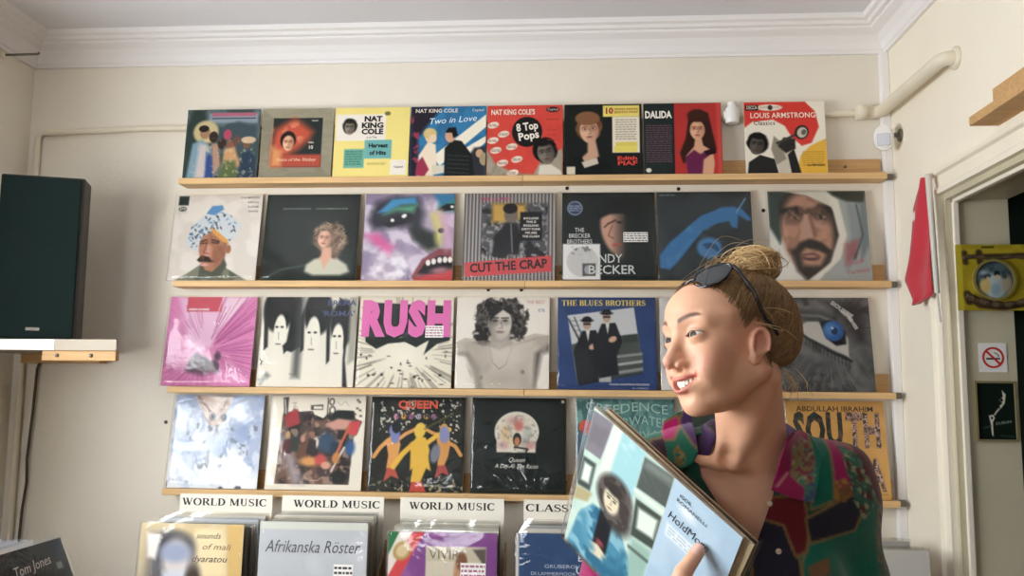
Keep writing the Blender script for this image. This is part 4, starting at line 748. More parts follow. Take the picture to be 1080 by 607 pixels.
a.poly([(.12, .02), (.18, .01), (.18, .2), (.14, .21)], '#54524f', .005); a.line([(.14, .04), (.16, .19)], .012, '#d9d2c5'); a.poly([(.42, .1), (.55, .09), (.55, .15), (.42, .15)], '#4a4846'); a.rect(.45, .11, .54, .14, '#ebe3d3'); a.line([(.6, .02), (.6, .2)], .012, '#4a4846'); a.ell(.64, .06, .03, .04, '#4a4846'); a.ell(.64, .06, .016, .026, '#ebe3d3'); a.ell(.65, .15, .035, .045, '#4a4846'); a.ell(.65, .15, .02, .03, '#ebe3d3'); a.line([(.22, .08), (.26, .07), (.24, .12), (.27, .12)], .007, '#9a958c'); a.line([(.7, .06), (.74, .1), (.78, .05), (.82, .1)], .006, '#bdb6a9')
for x, y in ((.9, .03), (.92, .05), (.9, .12), (.93, .14), (.88, .18), (.94, .2)): a.rect(x, y, x + .025, y + .02, '#5a5752')
cover(4, -1.058, -.722, H, a, 'cream-bordered record cover with a crowded dark figure collage')

a = Art('#2c302b'); a.mottle('#212521', 3, 6, .45, .6, .9); a.mottle('#c9b98a', 8, 30, .62, .68, .9, where=(a.V - .8) * 5); a.mottle('#d8d2c4', 5, 34, .66, .7, .9, where=a.inside([(.1, .05), (.95, .02), (.95, .5), (.6, .3), (.1, .4)]))
def figure(cx, cy, s, body, head, leg, fl=1):
    a.poly([(cx - .09 * s, cy + .02 * s), (cx - .02 * s, cy - .08 * s), (cx + .06 * s, cy - .06 * s), (cx + .1 * s, cy + .06 * s), (cx + .07 * s, cy + .24 * s), (cx, cy + .42 * s), (cx - .07 * s, cy + .36 * s), (cx - .05 * s, cy + .2 * s)], body, .006)
    a.line([(cx - .06 * s, cy), (cx - .16 * s * fl, cy + .1 * s), (cx - .24 * s * fl, cy + .22 * s)], .05 * s, body); a.line([(cx + .06 * s, cy), (cx + .16 * s * fl, cy - .08 * s), (cx + .28 * s * fl, cy - .14 * s)], .045 * s, body)
    a.ell(cx, cy - .13 * s, .055 * s, .075 * s, head, 10); a.poly([(cx - .06 * s, cy + .36 * s), (cx + .04 * s, cy + .36 * s), (cx + .1 * s, cy + .5 * s), (cx, cy + .46 * s), (cx - .1 * s, cy + .54 * s)], leg, .006)
figure(.25, .46, .82, '#e0a054', '#7f86b4', '#bb5444'); figure(.78, .44, .78, '#d99a50', '#d9a05c', '#b0514a', -1); figure(.53, .5, 1.1, '#e8b93c', '#e6c24a', '#c14b3c'); a.ell(.27, .4, .05, .1, '#7d86bb', 0, .006); a.ell(.79, .4, .055, .09, '#8b90b8', 0, .006); a.poly([(.44, .5), (.6, .5), (.66, .78), (.54, .72), (.44, .78)], '#e8b93c', .01); a.ell(.7, .6, .05, .1, '#7d8290', 10, .01); a.ell(.28, .32, .05, .07, '#20262a')
for i, c in enumerate(('#c987a8', '#e6b04a', '#b86a9a', '#c9c9d2', '#d8a04a', '#cf8fb0')): a.ell(.27 + .08 * i, .21, .026, .03, c, 20 * i)
a.line([(.58, .34), (.86, .18)], .016, '#6d6a3c', .01)
cover(4, -.702, -.372, H, a, 'dark record cover with three orange and yellow dancing figures', lambda L: (L.txt('QUEEN', .5, .085, .085, '#d9583c', .035, width=.42), L.txt('A Kind of Magic', .5, .205, .05, '#3a3340', .02, width=.46)))

a = Art('#1f2825'); a.mottle('#1b2320', 3, 4); a.ell(.48, .36, .235, .215, '#ddd6c6'); a.rect(.27, .45, .68, .575, '#ddd6c6')
for x, y, rx, ry, c in ((.36, .38, .05, .09, '#d9b98a'), (.47, .24, .09, .04, '#cf9a90'), (.5, .3, .05, .05, '#c96a62'), (.6, .38, .05, .09, '#b9bdb4'), (.34, .5, .06, .04, '#c9a0a0'), (.62, .5, .06, .04, '#c98f8a'), (.42, .46, .04, .05, '#e0cfa0'), (.56, .46, .04, .05, '#b3b0a8')): a.ell(x, y, rx, ry, c, 0, .02, .85)
a.mottle('#8f8378', 6, 28, .56, .64, .5, where=a.inell(.48, .38, .22, .2)); a.ell(.485, .44, .045, .07, '#2b2b2a'); a.ell(.485, .46, .028, .045, '#c9845c'); a.line([(.46, .52), (.6, .54), (.58, .57)], .02, '#33312d'); a.rect(.95, .02, .98, .05, '#d6cfae')
cover(4, -.348, -.024, H, a, 'black record cover with a round pale crest', lambda L: (L.txt('Queen', .48, .655, .05, '#c9c6bb', .0, shear=.4, width=.17), L.txt('A Day At The Races', .48, .72, .045, '#c9c6bb', .0, shear=.4, width=.46)))

a = Art('#5f8f8c'); a.mottle('#47706f', 4, 10, .45, .6, .9); a.mottle('#86b0a8', 8, 22, .55, .64, .7, stretch=(1, .6)); a.ell(.6, .72, .3, .3, '#5a5f50', 0, .05); a.mottle('#33413d', 12, 16, .5, .6, .9, where=a.inell(.6, .72, .3, .28)); a.ell(.1, .3, .07, .075, '#d85a46', 0, .008); a.rect(0, .35, .06, 1, '#4a5f78', .03); a.poly([(.5, .6), (.56, .5), (.66, .7), (.6, .9)], '#c45640', .02)
cover(4, .010, .342, H, a, 'teal record cover with swirling outlined lettering and a red sun', lambda L: (L.txt('CREEDENCE', .52, .1, .1, '#a9cdc2', -.0, width=.84, wave=.12), L.txt('CLEARWATER', .57, .24, .1, '#9cc4ba', 0, width=.74, wave=.12), L.txt('REVIVAL', .66, .38, .08, '#8fb8b0', 0, width=.5, wave=.1)))

a = Art('#4e5a54'); a.mottle('#3e4943', 4, 5); a.rect(0, 0, 1, .02, '#c9c6bb')
cover(4, .372, .690, H, a, 'plain grey-green record cover mostly behind the woman\'s neck')

a = Art('#dca95e'); a.mottle('#d2a056', 3, 5)
cover(4, .716, 1.040, H, a, 'orange record cover with tall photo-filled letters', lambda L: (L.txt('ABDULLAH IBRAHIM', .5, .085, .055, '#3a3026', .01, width=.78),
      L.txt('SOU', .32, .32, .34, '#photo_teal', .05, width=.5, spacing=1.1), L.txt('TH', .78, .32, .34, '#photo_rose', .05, width=.34, spacing=1.1), L.txt('WAY', .49, .515, .09, '#2e2c28', .04, width=.3), L.txt('AFRICA', .52, .77, .32, '#photo_rose', .035, width=.88, spacing=1.12), L.txt('MUSIC', .93, .95, .02, '#7d5a30', 0)), t=.005)
# ------------------------------------------------------------------ record bins below the ledges
M_binw = mat('bin_plywood', (150, 120, 84), 0.6, noise=0.15, nscale=6, stretch=(1, 1, 8))
M_counter = mat('counter_laminate', (70, 64, 58), 0.5, noise=0.1)
def counter(x0, x1, y0, y1, z, label):
    e = empty('counter', ((x0 + x1) / 2, (y0 + y1) / 2, 0)); w, d = (x1 - x0) / 2, (y1 - y0) / 2
    m = MB(); m.box((-w, -d, z - 0.035), (w, d, z), bev=0.004); m.build('countertop', M_counter, e)
    m = MB(); m.box((-w + 0.03, -d + 0.05, 0.0), (w - 0.03, -d + 0.07, z - 0.035)); m.build('front_panel', M_binw, e)
    for s in (-1, 1):
        m = MB(); m.box((s * (w - 0.03) - 0.012, -d + 0.07, 0.0), (s * (w - 0.03) + 0.012, d, z - 0.035)); m.build('end_panel', M_binw, e)
    return tag(e, label, 'counter')
counter(-1.36, 1.07, 2.452, 3.03, 0.80, 'dark laminate counter carrying the record bins under the ledges')
counter(-2.005, -1.40, 1.70, 2.52, 0.76, 'dark laminate counter along the side wall under the speaker shelf')
def record_bin(loc, w, d, rot, label, h=0.2, skew=0.0):
    e = empty('record_bin', M=Matrix.Translation(loc) @ Matrix.Rotation(rot, 4, 'Z')); hw, hd = w / 2, d / 2
    k = skew / 2; t = 0.006
    def wall(nm, x0, x1, x2, x3, y0, y1, z0, za, zb):
        """upright board whose footprint is x0..x1 at y0 and x2..x3 at y1, za high in front, zb high behind"""
        m = MB(); v = [(x0, y0, z0), (x1, y0, z0), (x3, y1, z0), (x2, y1, z0), (x0, y0, za), (x1, y0, za), (x3, y1, zb), (x2, y1, zb)]
        m.add(v, [[3, 2, 1, 0], [4, 5, 6, 7], [0, 1, 5, 4], [1, 2, 6, 5], [2, 3, 7, 6], [3, 0, 4, 7]]); m.build(nm, M_binw, e)
    wall('base', -hw - k, hw - k, -hw + k, hw + k, -hd, hd, 0.0, 0.012, 0.012)
    for s in (-1, 1):
        i0 = s * hw - (t if s > 0 else 0); wall('side_panel', i0 - k, i0 + t - k, i0 + k, i0 + t + k, -hd, hd, 0.012, h - 0.06, h + 0.05)
    wall('front_panel', -hw + t - k, hw - t - k, -hw + t - k, hw - t - k, -hd, -hd + t, 0.012, h - 0.08, h - 0.08)
    wall('back_panel', -hw + t + k, hw - t + k, -hw + t + k, hw - t + k, hd - t, hd, 0.012, h, h)
    return tag(e, label, 'record bin', 'record bins on the counter')
EDGE = [mat('jacket_edge_%d' % i, c, 0.55) for i, c in enumerate([(226, 220, 210), (200, 196, 190), (236, 232, 224), (150, 146, 140), (214, 206, 190), (96, 92, 90), (232, 214, 190), (186, 190, 196)])]
def filed(M, w, h, col, label, group):
    m = MB(); m.box((-w / 2, -0.002, 0), (w / 2, 0.002, h)); o = m.build('filed_record', EDGE[col]); o.matrix_world = M
    m = MB(); m.box((-w / 2 - 0.004, -0.0031, -0.0005), (w / 2 + 0.004, -0.0029, h + 0.008)); m.box((-w / 2 - 0.004, 0.0029, -0.0005), (w / 2 + 0.004, 0.0031, h + 0.008)); m.build('plastic_sleeve', M_sleeve, o)
    return tag(o, label, 'record', group)
M_card = mat('divider_card', (240, 234, 220), 0.55); M_type = mat('black_type', (28, 26, 26), 0.6)
ZT = 0.8155
def bin_of_records(xf, xb, front, label, word, wordw, cardlabel, filedlabel, n, flabel, texts, stick, dark=0, yf=2.49, top=1.147, ftexts=None):
    """xf, xb: left and right edge at the front and at the back"""
    yb = 2.84; xc = (xf[0] + xf[1] + xb[0] + xb[1]) / 4; w = 0.352
    sk = (xb[0] + xb[1] - xf[0] - xf[1]) / 2 * 1.2
    record_bin((xc, (yf + yb) / 2 + 0.005, 0.8), w, yb - yf + 0.09, 0, label, skew=sk)
    r = random.Random(int(xc * 1000) + 5); hh = top - ZT
    for i in range(n):
        t = (i + 0.6) / (n + 0.4); y = yf + t * (yb - 0.028 - yf)
        x0 = xf[0] + (xb[0] - xf[0]) * t; x1 = xf[1] + (xb[1] - xf[1]) * t
        c = (x0 + x1) / 2 + r.uniform(-0.003, 0.003); h = hh - 0.012 + r.uniform(-0.008, 0.006)
        M = Matrix.Translation((c, y, ZT)) @ Matrix.Rotation(-math.radians(2.5 + 2 * r.random()), 4, 'X') @ Matrix.Rotation(math.radians(r.uniform(-0.4, 0.4)), 4, 'Y')
        col = r.choice((0, 1, 2, 2, 4, 3, 7, 6, 0)) if not (dark and i < 3) else 5
        filed(M, 0.308 if i else 0.314, h, col, filedlabel.replace('pale record', 'dark-edged record') if col == 5 else filedlabel, 'records filed behind ' + flabel)
    cw = min(0.336, xb[1] - xb[0])
    m = MB(); m.box((-cw / 2, -0.0015, 0), (cw / 2, 0.0015, 1.192 - ZT)); o = m.build('divider_card', M_card)
    o.matrix_world = Matrix.Translation(((xb[0] + xb[1]) / 2, yb, ZT)) @ Matrix.Rotation(-math.radians(1.0), 4, 'X')
    serif_text('lettering', word, 0.023, M_type, o, (wordw[0], -0.0019, 1.167 - ZT), width=wordw[1])
    tag(o, cardlabel, 'divider card', 'white genre divider cards')
    fw_ = xf[1] - xf[0]; fh = top - ZT + 0.004
    o = jacket_mesh('record_cover', front, fw_, fh, 0.005, M_gloss); o.matrix_world = Matrix.Translation(((xf[0] + xf[1]) / 2, yf - 0.006, ZT)) @ Matrix.Rotation(-math.radians(3.5), 4, 'X')
    if texts: texts(Letters(fw_, fh, -0.003, o))
    for i, s in enumerate(stick): sticker(o, fw_, fh, -0.0025, *s[:4], seed=i + 11, inkm=M_inkp if len(s) > 4 else None)
    sleeve_mesh(fw_, fh, 0.005, o, seed=int(xc * 77) % 100, amp=0.002)
    return tag(o, flabel, 'record cover', 'front record covers of the bins')

a = Art('#e2d2ae'); a.mottle('#d2bd92', 4, 5); a.poly([(.04, .05), (.3, .02), (.5, .15), (.62, .4), (.6, 1), (0, 1), (.02, .4)], '#b9ab92', .04); a.poly([(.1, .1), (.35, .1), (.5, .25), (.56, .6), (.5, 1), (.12, 1)], '#6b6a70', .05); a.ell(.33, .2, .2, .13, '#46474f', 0, .04); a.ell(.36, .3, .13, .17, '#d8cfcb', 0, .04); a.poly([(.24, .4), (.46, .38), (.5, .7), (.44, 1), (.22, 1)], '#d6d9e3', .03); a.ell(.35, .24, .15, .08, '#9aa4bd', 0, .03); a.poly([(.06, .08), (.2, .1), (.16, .3), (.08, .28)], '#e9e4da', .02); a.ell(.54, .48, .08, .13, '#4b4038', 0, .03); a.poly([(.54, .05), (.8, .03), (.86, .5), (.66, .6)], '#ecd9ac', .04); a.poly([(.84, 0), (1, 0), (1, 1), (.9, 1)], '#d9b672', .02)
bin_of_records((-1.243, -0.94), (-1.288, -0.978), a, 'leftmost plywood record bin on the counter', 'WORLD MUSIC', (-0.005, 0.285), 'white divider card reading WORLD MUSIC at the end nearest the speaker', 'pale record filed upright behind the beige front cover', 13, 'beige record cover of a figure in white at the front of its bin',
    lambda L: (L.txt('sounds', .66, .1, .05, '#6a5a50', 0, shear=.3, width=.24), L.txt('of mali', .74, .19, .05, '#8a6a50', 0, shear=.3, width=.28), L.txt('dyaratou', .68, .29, .055, '#5a4a48', 0, shear=.3, width=.34)), (), dark=1)
a = Art('#c9ccd0'); a.mottle('#c0c4c9', 4, 3); a.rect(0, 0, 1, .06, '#d3d6cc'); a.rect(.24, .56, .86, 1, '#c9909a', .004); a.rect(.26, .58, .84, 1, '#4a4a4c', .004); a.mottle('#7d6a62', 7, 12, .5, .6, .9, where=a.inside([(.26, .58), (.84, .58), (.84, 1), (.26, 1)])); a.ell(.5, .8, .1, .12, '#9a7a66', 0, .01)
bin_of_records((-0.893, -0.580), (-0.955, -0.600), a, 'second plywood record bin from the corner by the speaker', 'WORLD MUSIC', (0.013, 0.287), 'white divider card reading WORLD MUSIC above the silver-grey cover', 'pale record filed upright behind the silver-grey front cover', 12, 'silver-grey record cover with flowing dark title lettering',
    lambda L: (L.txt('Afrikanska Röster', .49, .2, .1, '#55565e', 0, shear=.3, width=.88),), ((.7, .33, .88, .5),), top=1.158)
a = Art('#8a4f94'); a.mottle('#a066a4', 5, 7, .5, .65, .7); a.rect(.35, .12, .9, 1, '#d9cfb9'); a.rect(.35, .12, .9, .24, '#cfc4ac'); a.poly([(.78, .14), (.9, .13), (.9, 1), (.86, 1), (.86, .24)], '#6a625a', .01); a.poly([(.6, .4), (.62, .24), (.7, .2), (.76, .3), (.76, .55), (.82, .7), (.8, 1), (.56, 1), (.58, .75)], '#c4946e', .012); a.ell(.68, .24, .05, .08, '#8b5f44', 0, .01); a.line([(.4, .52), (.58, .46)], .012, '#8a7a66')
a.poly([(0, 0), (.33, 0), (0, .58)], '#d9484a'); a.poly([(0, 0), (.22, 0), (0, .38)], '#e6ded2'); a.poly([(0, 0), (.1, 0), (0, .2)], '#2d7a4a'); a.ell(.13, .16, .09, .075, '#b99a5c', -35, .01); a.ell(.13, .16, .06, .05, '#d9c49a', -35, .01)
bin_of_records((-0.520, -0.212), (-0.558, -0.218), a, 'third plywood record bin, holding the purple front cover', 'WORLD MUSIC', (0.0, 0.278), 'white divider card reading WORLD MUSIC above the purple cover', 'pale record filed upright behind the purple front cover', 13, 'purple record cover with a green, white and red corner ribbon',
    lambda L: (L.txt('VIVIR', .52, .19, .08, '#8a7f6c', 0, width=.28), L.txt('Argentina', .47, .49, .04, '#6a5a48', 0, shear=.3, width=.2)), ((.67, .25, .9, .42, 1),), dark=1, top=1.137)
a = Art('#41608c'); a.mottle('#3a577f', 4, 4); a.poly([(0, .72), (.4, .66), (1, .75), (1, 1), (0, 1)], '#4d6a58', .06); a.rect(0, 0, .03, 1, '#d8d2cc')
bin_of_records((-0.160, 0.150), (-0.157, 0.170), a, 'plywood record bin partly hidden by the held records', 'CLASSICAL', (-0.035, 0.245), 'white divider card reading CLASSICAL beside the held records', 'pale record filed upright behind the blue front cover', 12, 'blue record cover with fine white lettering, partly behind the held records',
    lambda L: (L.txt('EDITA', .68, .2, .055, '#d5dbe6', .01, width=.24), L.txt('GRUBEROVA', .44, .27, .03, '#b9c6d9', 0, width=.36), L.txt('UCIA', .66, .3, .06, '#d5dbe6', .01, width=.24), L.txt('DI LAMMERMOOR', .34, .33, .028, '#b9c6d9', 0, width=.4)), (), top=1.14)
# bin at the door end of the counter, its records seen past the woman's shoulder
record_bin((0.838, 2.69, 0.8), 0.345, 0.38, 0, 'plywood record bin at the doorway end of the counter')
for i in range(6):
    filed(Matrix.Translation((0.835 + 0.003 * (i % 2), 2.56 + 0.05 * i, ZT)) @ Matrix.Rotation(-math.radians(3), 4, 'X'), 0.31, 0.29 - 0.006 * (i % 3), (2, 0, 2, 1, 2, 0)[i], 'white record sleeve filed at the doorway end of the counter', 'white sleeves at the doorway end')

# ------------------------------------------------------------------ bin by the side wall
a = Art('#2c322f'); a.mottle('#262b29', 4, 5); a.rect(.82, .2, .9, .26, '#8a8f8a')
TJ = Matrix.Translation((-1.318, 2.275, 0.828)) @ Matrix.Rotation(PI / 2, 4, 'Z') @ Matrix.Rotation(-math.radians(24), 4, 'X')
o = jacket_mesh('record_cover', a, 0.315, 0.315, 0.005, M_gloss, edge=(150, 150, 146)); o.matrix_world = TJ
L = Letters(0.315, 0.315, -0.003, o); L.txt('Tom Jones', .5, .17, .085, '#cfc3bd', 0, shear=.25, width=.5, rot=3); L.txt('live', .5, .40, .07, '#cfc3bd', 0, shear=.25, width=.2)
sleeve_mesh(0.315, 0.315, 0.005, o, seed=4)
tag(o, 'black record cover with a handwritten white name, leaning in the side bin', 'record cover')
e = record_bin((-1.55, 2.275, 0.772), 0.345, 0.56, PI / 2, 'plywood record bin by the side wall under the speaker', h=0.2)
for i in range(9):
    r = random.Random(i + 40)
    M = TJ @ Matrix.Translation((r.uniform(-0.002, 0.002), 0.012 + 0.021 * i, 0.01 * i + r.uniform(-0.006, 0.006)))
    filed(M, 0.312, 0.306, (2, 0, 7, 2, 1, 2, 0, 4, 2)[i], 'pale record leaning behind the black cover in the side bin', 'records leaning in the side bin')

# ------------------------------------------------------------------ speaker on its shelf
M_grille = mat('speaker_grille_cloth', (24, 40, 38), 0.85, bump=0.5, bscale=900, spec=0.2); M_cab = mat('speaker_cabinet', (58, 56, 50), 0.5, noise=0.1)
e = empty('wall_shelf', (-1.72, 2.835, 1.685))
m = MB(); m.prism([(-0.245, -0.215), (0.305, -0.215), (0.06, 0.2), (-0.245, 0.2)], 2, -0.034, 0); m.build('shelf_board', mat('shelf_white_paint', (150, 136, 112), 0.4), e)
m = MB(); m.box((0.06, -0.205, -0.066), (0.30, -0.183, -0.034), bev=0.002); cl = m.build('cleat', M_woodb, e)
for x in (0.11, 0.22):
    m = MB(); m.lathe([(0.006, 0), (0.006, 0.003), (0.002, 0.005)], Matrix.Translation((x, -0.205, -0.05)) @ Matrix.Rotation(PI / 2, 4, 'X'), 10); m.build('screw', M_metal, cl)
m = MB(); m.box((-0.24, 0.15, -0.066), (0.05, 0.2, -0.034)); m.build('wall_cleat', M_woodb, e)
m = MB(); m.box((-0.243, -0.2165, -0.0335), (0.105, -0.2152, -0.0005)); m.build('label_strip', M_white, e)
tag(e, 'white wall shelf with a birch cleat carrying the speaker', 'shelf')
e = empty('speaker', M=Matrix.Translation((-1.752, 2.745, 1.6855)) @ Matrix.Rotation(math.radians(20), 4, 'Z'))
m = MB(); m.box((-0.125, -0.06, 0), (0.125, 0.05, 0.538), bev=0.006); m.build('cabinet', M_cab, e)
m = MB(); m.box((-0.121, -0.07, 0.006), (0.116, -0.059, 0.532), bev=0.004); m.build('grille', M_grille, e)
m = MB(); m.box((-0.02, -0.0715, 0.03), (0.02, -0.0699, 0.04)); m.build('badge', M_metal, e)
for x in (-0.06, 0.06):
    m = MB(); m.lathe([(0.012, 0), (0.012, 0.012), (0.008, 0.016)], Matrix.Translation((x, 0.048, 0.1)) @ Matrix.Rotation(-PI / 2, 4, 'X'), 12); m.build('terminal', M_black, e)
tag(e, 'tall dark loudspeaker with cloth grille on the white wall shelf', 'speaker')
m = MB()
m.tube([(-1.76, 2.83, 1.79), (-1.82, 2.97, 1.74), (-1.9, 3.035, 1.68), (-1.93, 3.036, 1.60), (-1.935, 3.036, 1.45), (-1.945, 3.036, 1.28), (-1.94, 3.036, 1.2), (-1.95, 3.036, 1.1), (-1.955, 3.036, 0.95), (-1.955, 3.03, 0.6), (-1.955, 3.03, 0.2)], 0.0045, 8)
tag(m.build('speaker_cable', mat('dark_cable', (70, 62, 52), 0.5)), 'dark speaker cable hanging down the corner below the wall shelf', 'cable')

# ------------------------------------------------------------------ pipes
def elbow(pts, r=0.05, n=6):
    """round the corners of a polyline"""
    P = [Vector(p) for p in pts]; out = [P[0]]
    for a, b, c in zip(P[:-2], P[1:-1], P[2:]):
        u = (a - b).normalized() * r; v = (c - b).normalized() * r
        for i in range(n + 1):
            t = i / n; out.append((b + u) * (1 - t) ** 2 + b * 2 * t * (1 - t) + (b + v) * t ** 2)
    return out + [P[-1]]
e = empty('heating_pipe', (-1.988, 3.034, 0.0))
def pw(mb, name, mt): return part_world(mb, name, mt, e)
m = MB(); m.tube(elbow([(-1.988, 3.034, 0.02), (-1.988, 3.034, 2.472), (-1.60, 3.034, 2.484), (1.052, 3.034, 2.507)], 0.03), 0.0115, 12); pw(m, 'thin_pipe', M_pipe)
m = MB(); m.tube(elbow([(1.02, 3.027, 2.507), (1.062, 3.027, 2.507), (1.062, 2.503, 2.50), (1.094, 2.503, 2.50)], 0.03), 0.021, 14); pw(m, 'thick_pipe', M_pipe)
m = MB(); m.lathe([(0.017, -0.02), (0.026, -0.018), (0.026, 0.018), (0.017, 0.02)], Matrix.Translation((1.0, 3.022, 2.5065)) @ Matrix.Rotation(PI / 2, 4, 'Y'), 16); pw(m, 'collar', M_pipe)
m = MB(); m.lathe([(0.018, -0.016), (0.019, -0.014), (0.019, 0.014), (0.018, 0.016)], Matrix.Translation((0.541, 3.029, 2.5025)) @ Matrix.Rotation(PI / 2, 4, 'Y'), 16)
m.lathe([(0.022, -0.03), (0.025, -0.026), (0.025, 0.02), (0.015, 0.03), (0.015, 0.045)], Matrix.Translation((0.556, 3.022, 2.503)), 16); pw(m, 'valve', M_white)
m = MB(); m.lathe([(0.034, -0.004), (0.034, 0.002), (0.024, 0.006)], Matrix.Translation((1.0950, 2.503, 2.50)) @ Matrix.Rotation(-PI / 2, 4, 'Y'), 20); pw(m, 'wall_rosette', M_pipe)
for x in (-1.2, -0.3, 0.35):
    m = MB(); m.box((x - 0.008, 3.032, 2.495 + x * 0.0085 - 0.0155), (x + 0.008, 3.0495, 2.495 + x * 0.0085 + 0.0155), bev=0.002); pw(m, 'clip', M_pipe)
tag(e, 'cream painted heating pipe running along the wall above the covers', 'pipe')

# ------------------------------------------------------------------ motion sensor
e = empty('motion_sensor', M=Matrix.Translation((1.045, 2.945, 2.392)) @ Matrix.Rotation(math.radians(-22), 4, 'Z') @ Matrix.Rotation(math.radians(8), 4, 'X'))
m = MB()
pts = [(0.034 * math.cos(t) * (1 if abs(math.cos(t)) < .8 else .95), 0.043 * math.sin(t)) for t in [2 * PI * i / 12 + .26 for i in range(12)]]
m.prism(pts, 1, -0.022, 0.012); m.prism([(x * .82, z * .82) for x, z in pts], 1, -0.03, -0.022); b = m.build('housing', M_white, e)
m = MB(); m.box((-0.02, -0.0335, -0.028), (0.02, -0.0295, 0.012), bev=0.003); m.build('lens', mat('sensor_lens', (206, 206, 214), 0.25), e)
m = MB(); m.tube([(0.0, 0.01, 0.006), (0.02, 0.02, 0.008), (0.046, 0.018, 0.01)], 0.008, 10); m.build('bracket', M_metal, e)
m = MB(); m.lathe([(0.022, 0), (0.022, 0.005), (0.014, 0.008)], Matrix.Translation((0.0, 0.0, 0.0)) @ Matrix.Identity(4), 16); 
q = m.build('mounting_plate', M_metal, e); q.matrix_world = Matrix.Translation((1.0995, 2.945, 2.402)) @ Matrix.Rotation(-PI / 2, 4, 'Y'); q.matrix_local = e.matrix_world.inverted() @ Matrix.Translation((1.0995, 2.945, 2.402)) @ Matrix.Rotation(-PI / 2, 4, 'Y')
tag(e, 'white motion sensor on a bracket in the corner beside the top ledge', 'sensor')

# ------------------------------------------------------------------ ledge over the door, hook, flag
e = empty('picture_ledge', (XR, 1.85, 2.255))
m = MB(); m.box((-0.075, -0.45, -0.024), (-0.012, 0.43, 0), bev=0.002); m.build('ledge_board', M_woodb, e)
m = MB(); m.box((-0.012, -0.45, -0.024), (-0.0005, 0.43, 0.075), bev=0.0015); m.build('back_board', M_woodb, e)
tag(e, 'short birch ledge on the side wall above the doorway', 'shelf')
e = empty('wall_hook', (XL, 2.868, 2.71))
m = MB(); m.lathe([(0.017, 0), (0.017, 0.006), (0.009, 0.01)], Matrix.Rotation(PI / 2, 4, 'Y'), 14); m.build('back_plate', M_pipe, e)
m = MB(); m.tube([(0.006, 0, 0), (0.128, 0, 0.001), (0.134, 0, 0.006)], 0.0042, 10); m.build('rod', M_metal, e)
tag(e, 'thin metal hook rod sticking out of the wall near the ceiling corner', 'hook')
for x, y, z in ((0.662, YB, 2.168), (-1.447, YB, 1.414), (-0.182, YB, 1.889), (-0.299, YB, 1.889), (-0.022, YB, 2.252), (0.37, YB, 2.247)):
    m = MB(); m.lathe([(0.0065, -0.001), (0.0065, 0.002), (0.004, 0.003)], Matrix.Translation((x, y, z)) @ Matrix.Rotation(PI / 2, 4, 'X'), 10)
    tag(m.build('wall_plug', M_black), 'small black screw plug in the cream wall between the ledges', 'plug', 'wall plugs between the ledges')

# small hand flag tucked beside the door casing
e = empty('hand_flag', (1.066, 2.62, 1.76))
def pe(mb, name, mt): return part_world(mb, name, mt, e)
m = MB(); m.tube([(1.056, 2.628, 2.19), (1.054, 2.597, 1.83)], [0.0095, 0.0075], 12); m.tube([(1.0545, 2.6, 1.84), (1.054, 2.585, 1.745)], 0.003, 8); pe(m, 'pole', mat('pole_white', (206, 200, 190), 0.4))
outline = [(2.190, 2.665, 2.690), (2.150, 2.662, 2.735), (2.115, 2.66, 2.765), (2.06, 2.655, 2.785), (1.99, 2.65, 2.828), (1.94, 2.647, 2.855), (1.90, 2.645, 2.885), (1.86, 2.645, 2.835), (1.83, 2.645, 2.80), (1.812, 2.75, 2.79)]
V = []; F = []; Cc = []; nx = 16
zs = np.linspace(2.19, 1.812, 46)
zz = [o_[0] for o_ in outline][::-1]
for j, z in enumerate(zs):
    a0 = np.interp(z, zz, [o_[1] for o_ in outline][::-1]); a1 = np.interp(z, zz, [o_[2] for o_ in outline][::-1])
    for i in range(nx + 1):
        t = i / nx; y = a0 + (a1 - a0) * t; fold = 0.007 * math.sin(t * 9 + z * 14) * min(1, (2.2 - z) * 6) + 0.012 * math.sin(t * PI)
        V.append((1.064 - fold, y, z)); c = (0.50, 0.018, 0.036)
        if 2.075 < z < 2.10 and t > 0.83 or (1.96 < z < 1.972 and t > .93): c = (0.83, 0.8, 0.76)
        Cc.append(c)
for j in range(len(zs) - 1):
    for i in range(nx): p = j * (nx + 1) + i; F.append((p, p + 1, p + nx + 2, p + nx + 1))
cl = grid_mesh('cloth', V, F, np.array(Cc), attr_mat('flag_cloth', 0.8, sheen=0.3), True, e); cl.matrix_parent_inverse = Matrix.Translation(e.location).inverted()
sd = cl.modifiers.new('thickness', 'SOLIDIFY'); sd.thickness = 0.0012
tag(e, 'red flag with a trace of white hanging from a white stick by the doorway', 'flag')

# ------------------------------------------------------------------ things on the door jamb
JY = DY1 - 0.02
e = empty('no_smoking_sign', (1.208, JY, 1.645))
m = MB(); m.box((-0.039, -0.0022, -0.042), (0.038, -0.0004, 0.042)); m.build('plate', M_white, e)
M_red = mat('sign_red', (196, 52, 48), 0.5)
def ring(mb, r0, r1, y0, y1, cx=0, cz=0, n=32):
    vs = []
    for k in range(n):
        t = 2 * PI * k / n
        for r, y in ((r0, y0), (r1, y0), (r1, y1), (r0, y1)): vs.append((cx + r * math.cos(t), y, cz + r * math.sin(t)))
    mb.add(vs, [[4 * k + i, 4 * k + (i + 1) % 4, 4 * ((k + 1) % n) + (i + 1) % 4, 4 * ((k + 1) % n) + i] for k in range(n) for i in range(4)])
m = MB(); ring(m, 0.0245, 0.0305, -0.0029, -0.0021); M45 = Matrix.Rotation(math.radians(45), 4, 'Y'); m.box((-0.026, -0.0031, -0.003), (0.026, -0.0021, 0.003), M=M45); m.build('prohibition_ring', M_red, e)
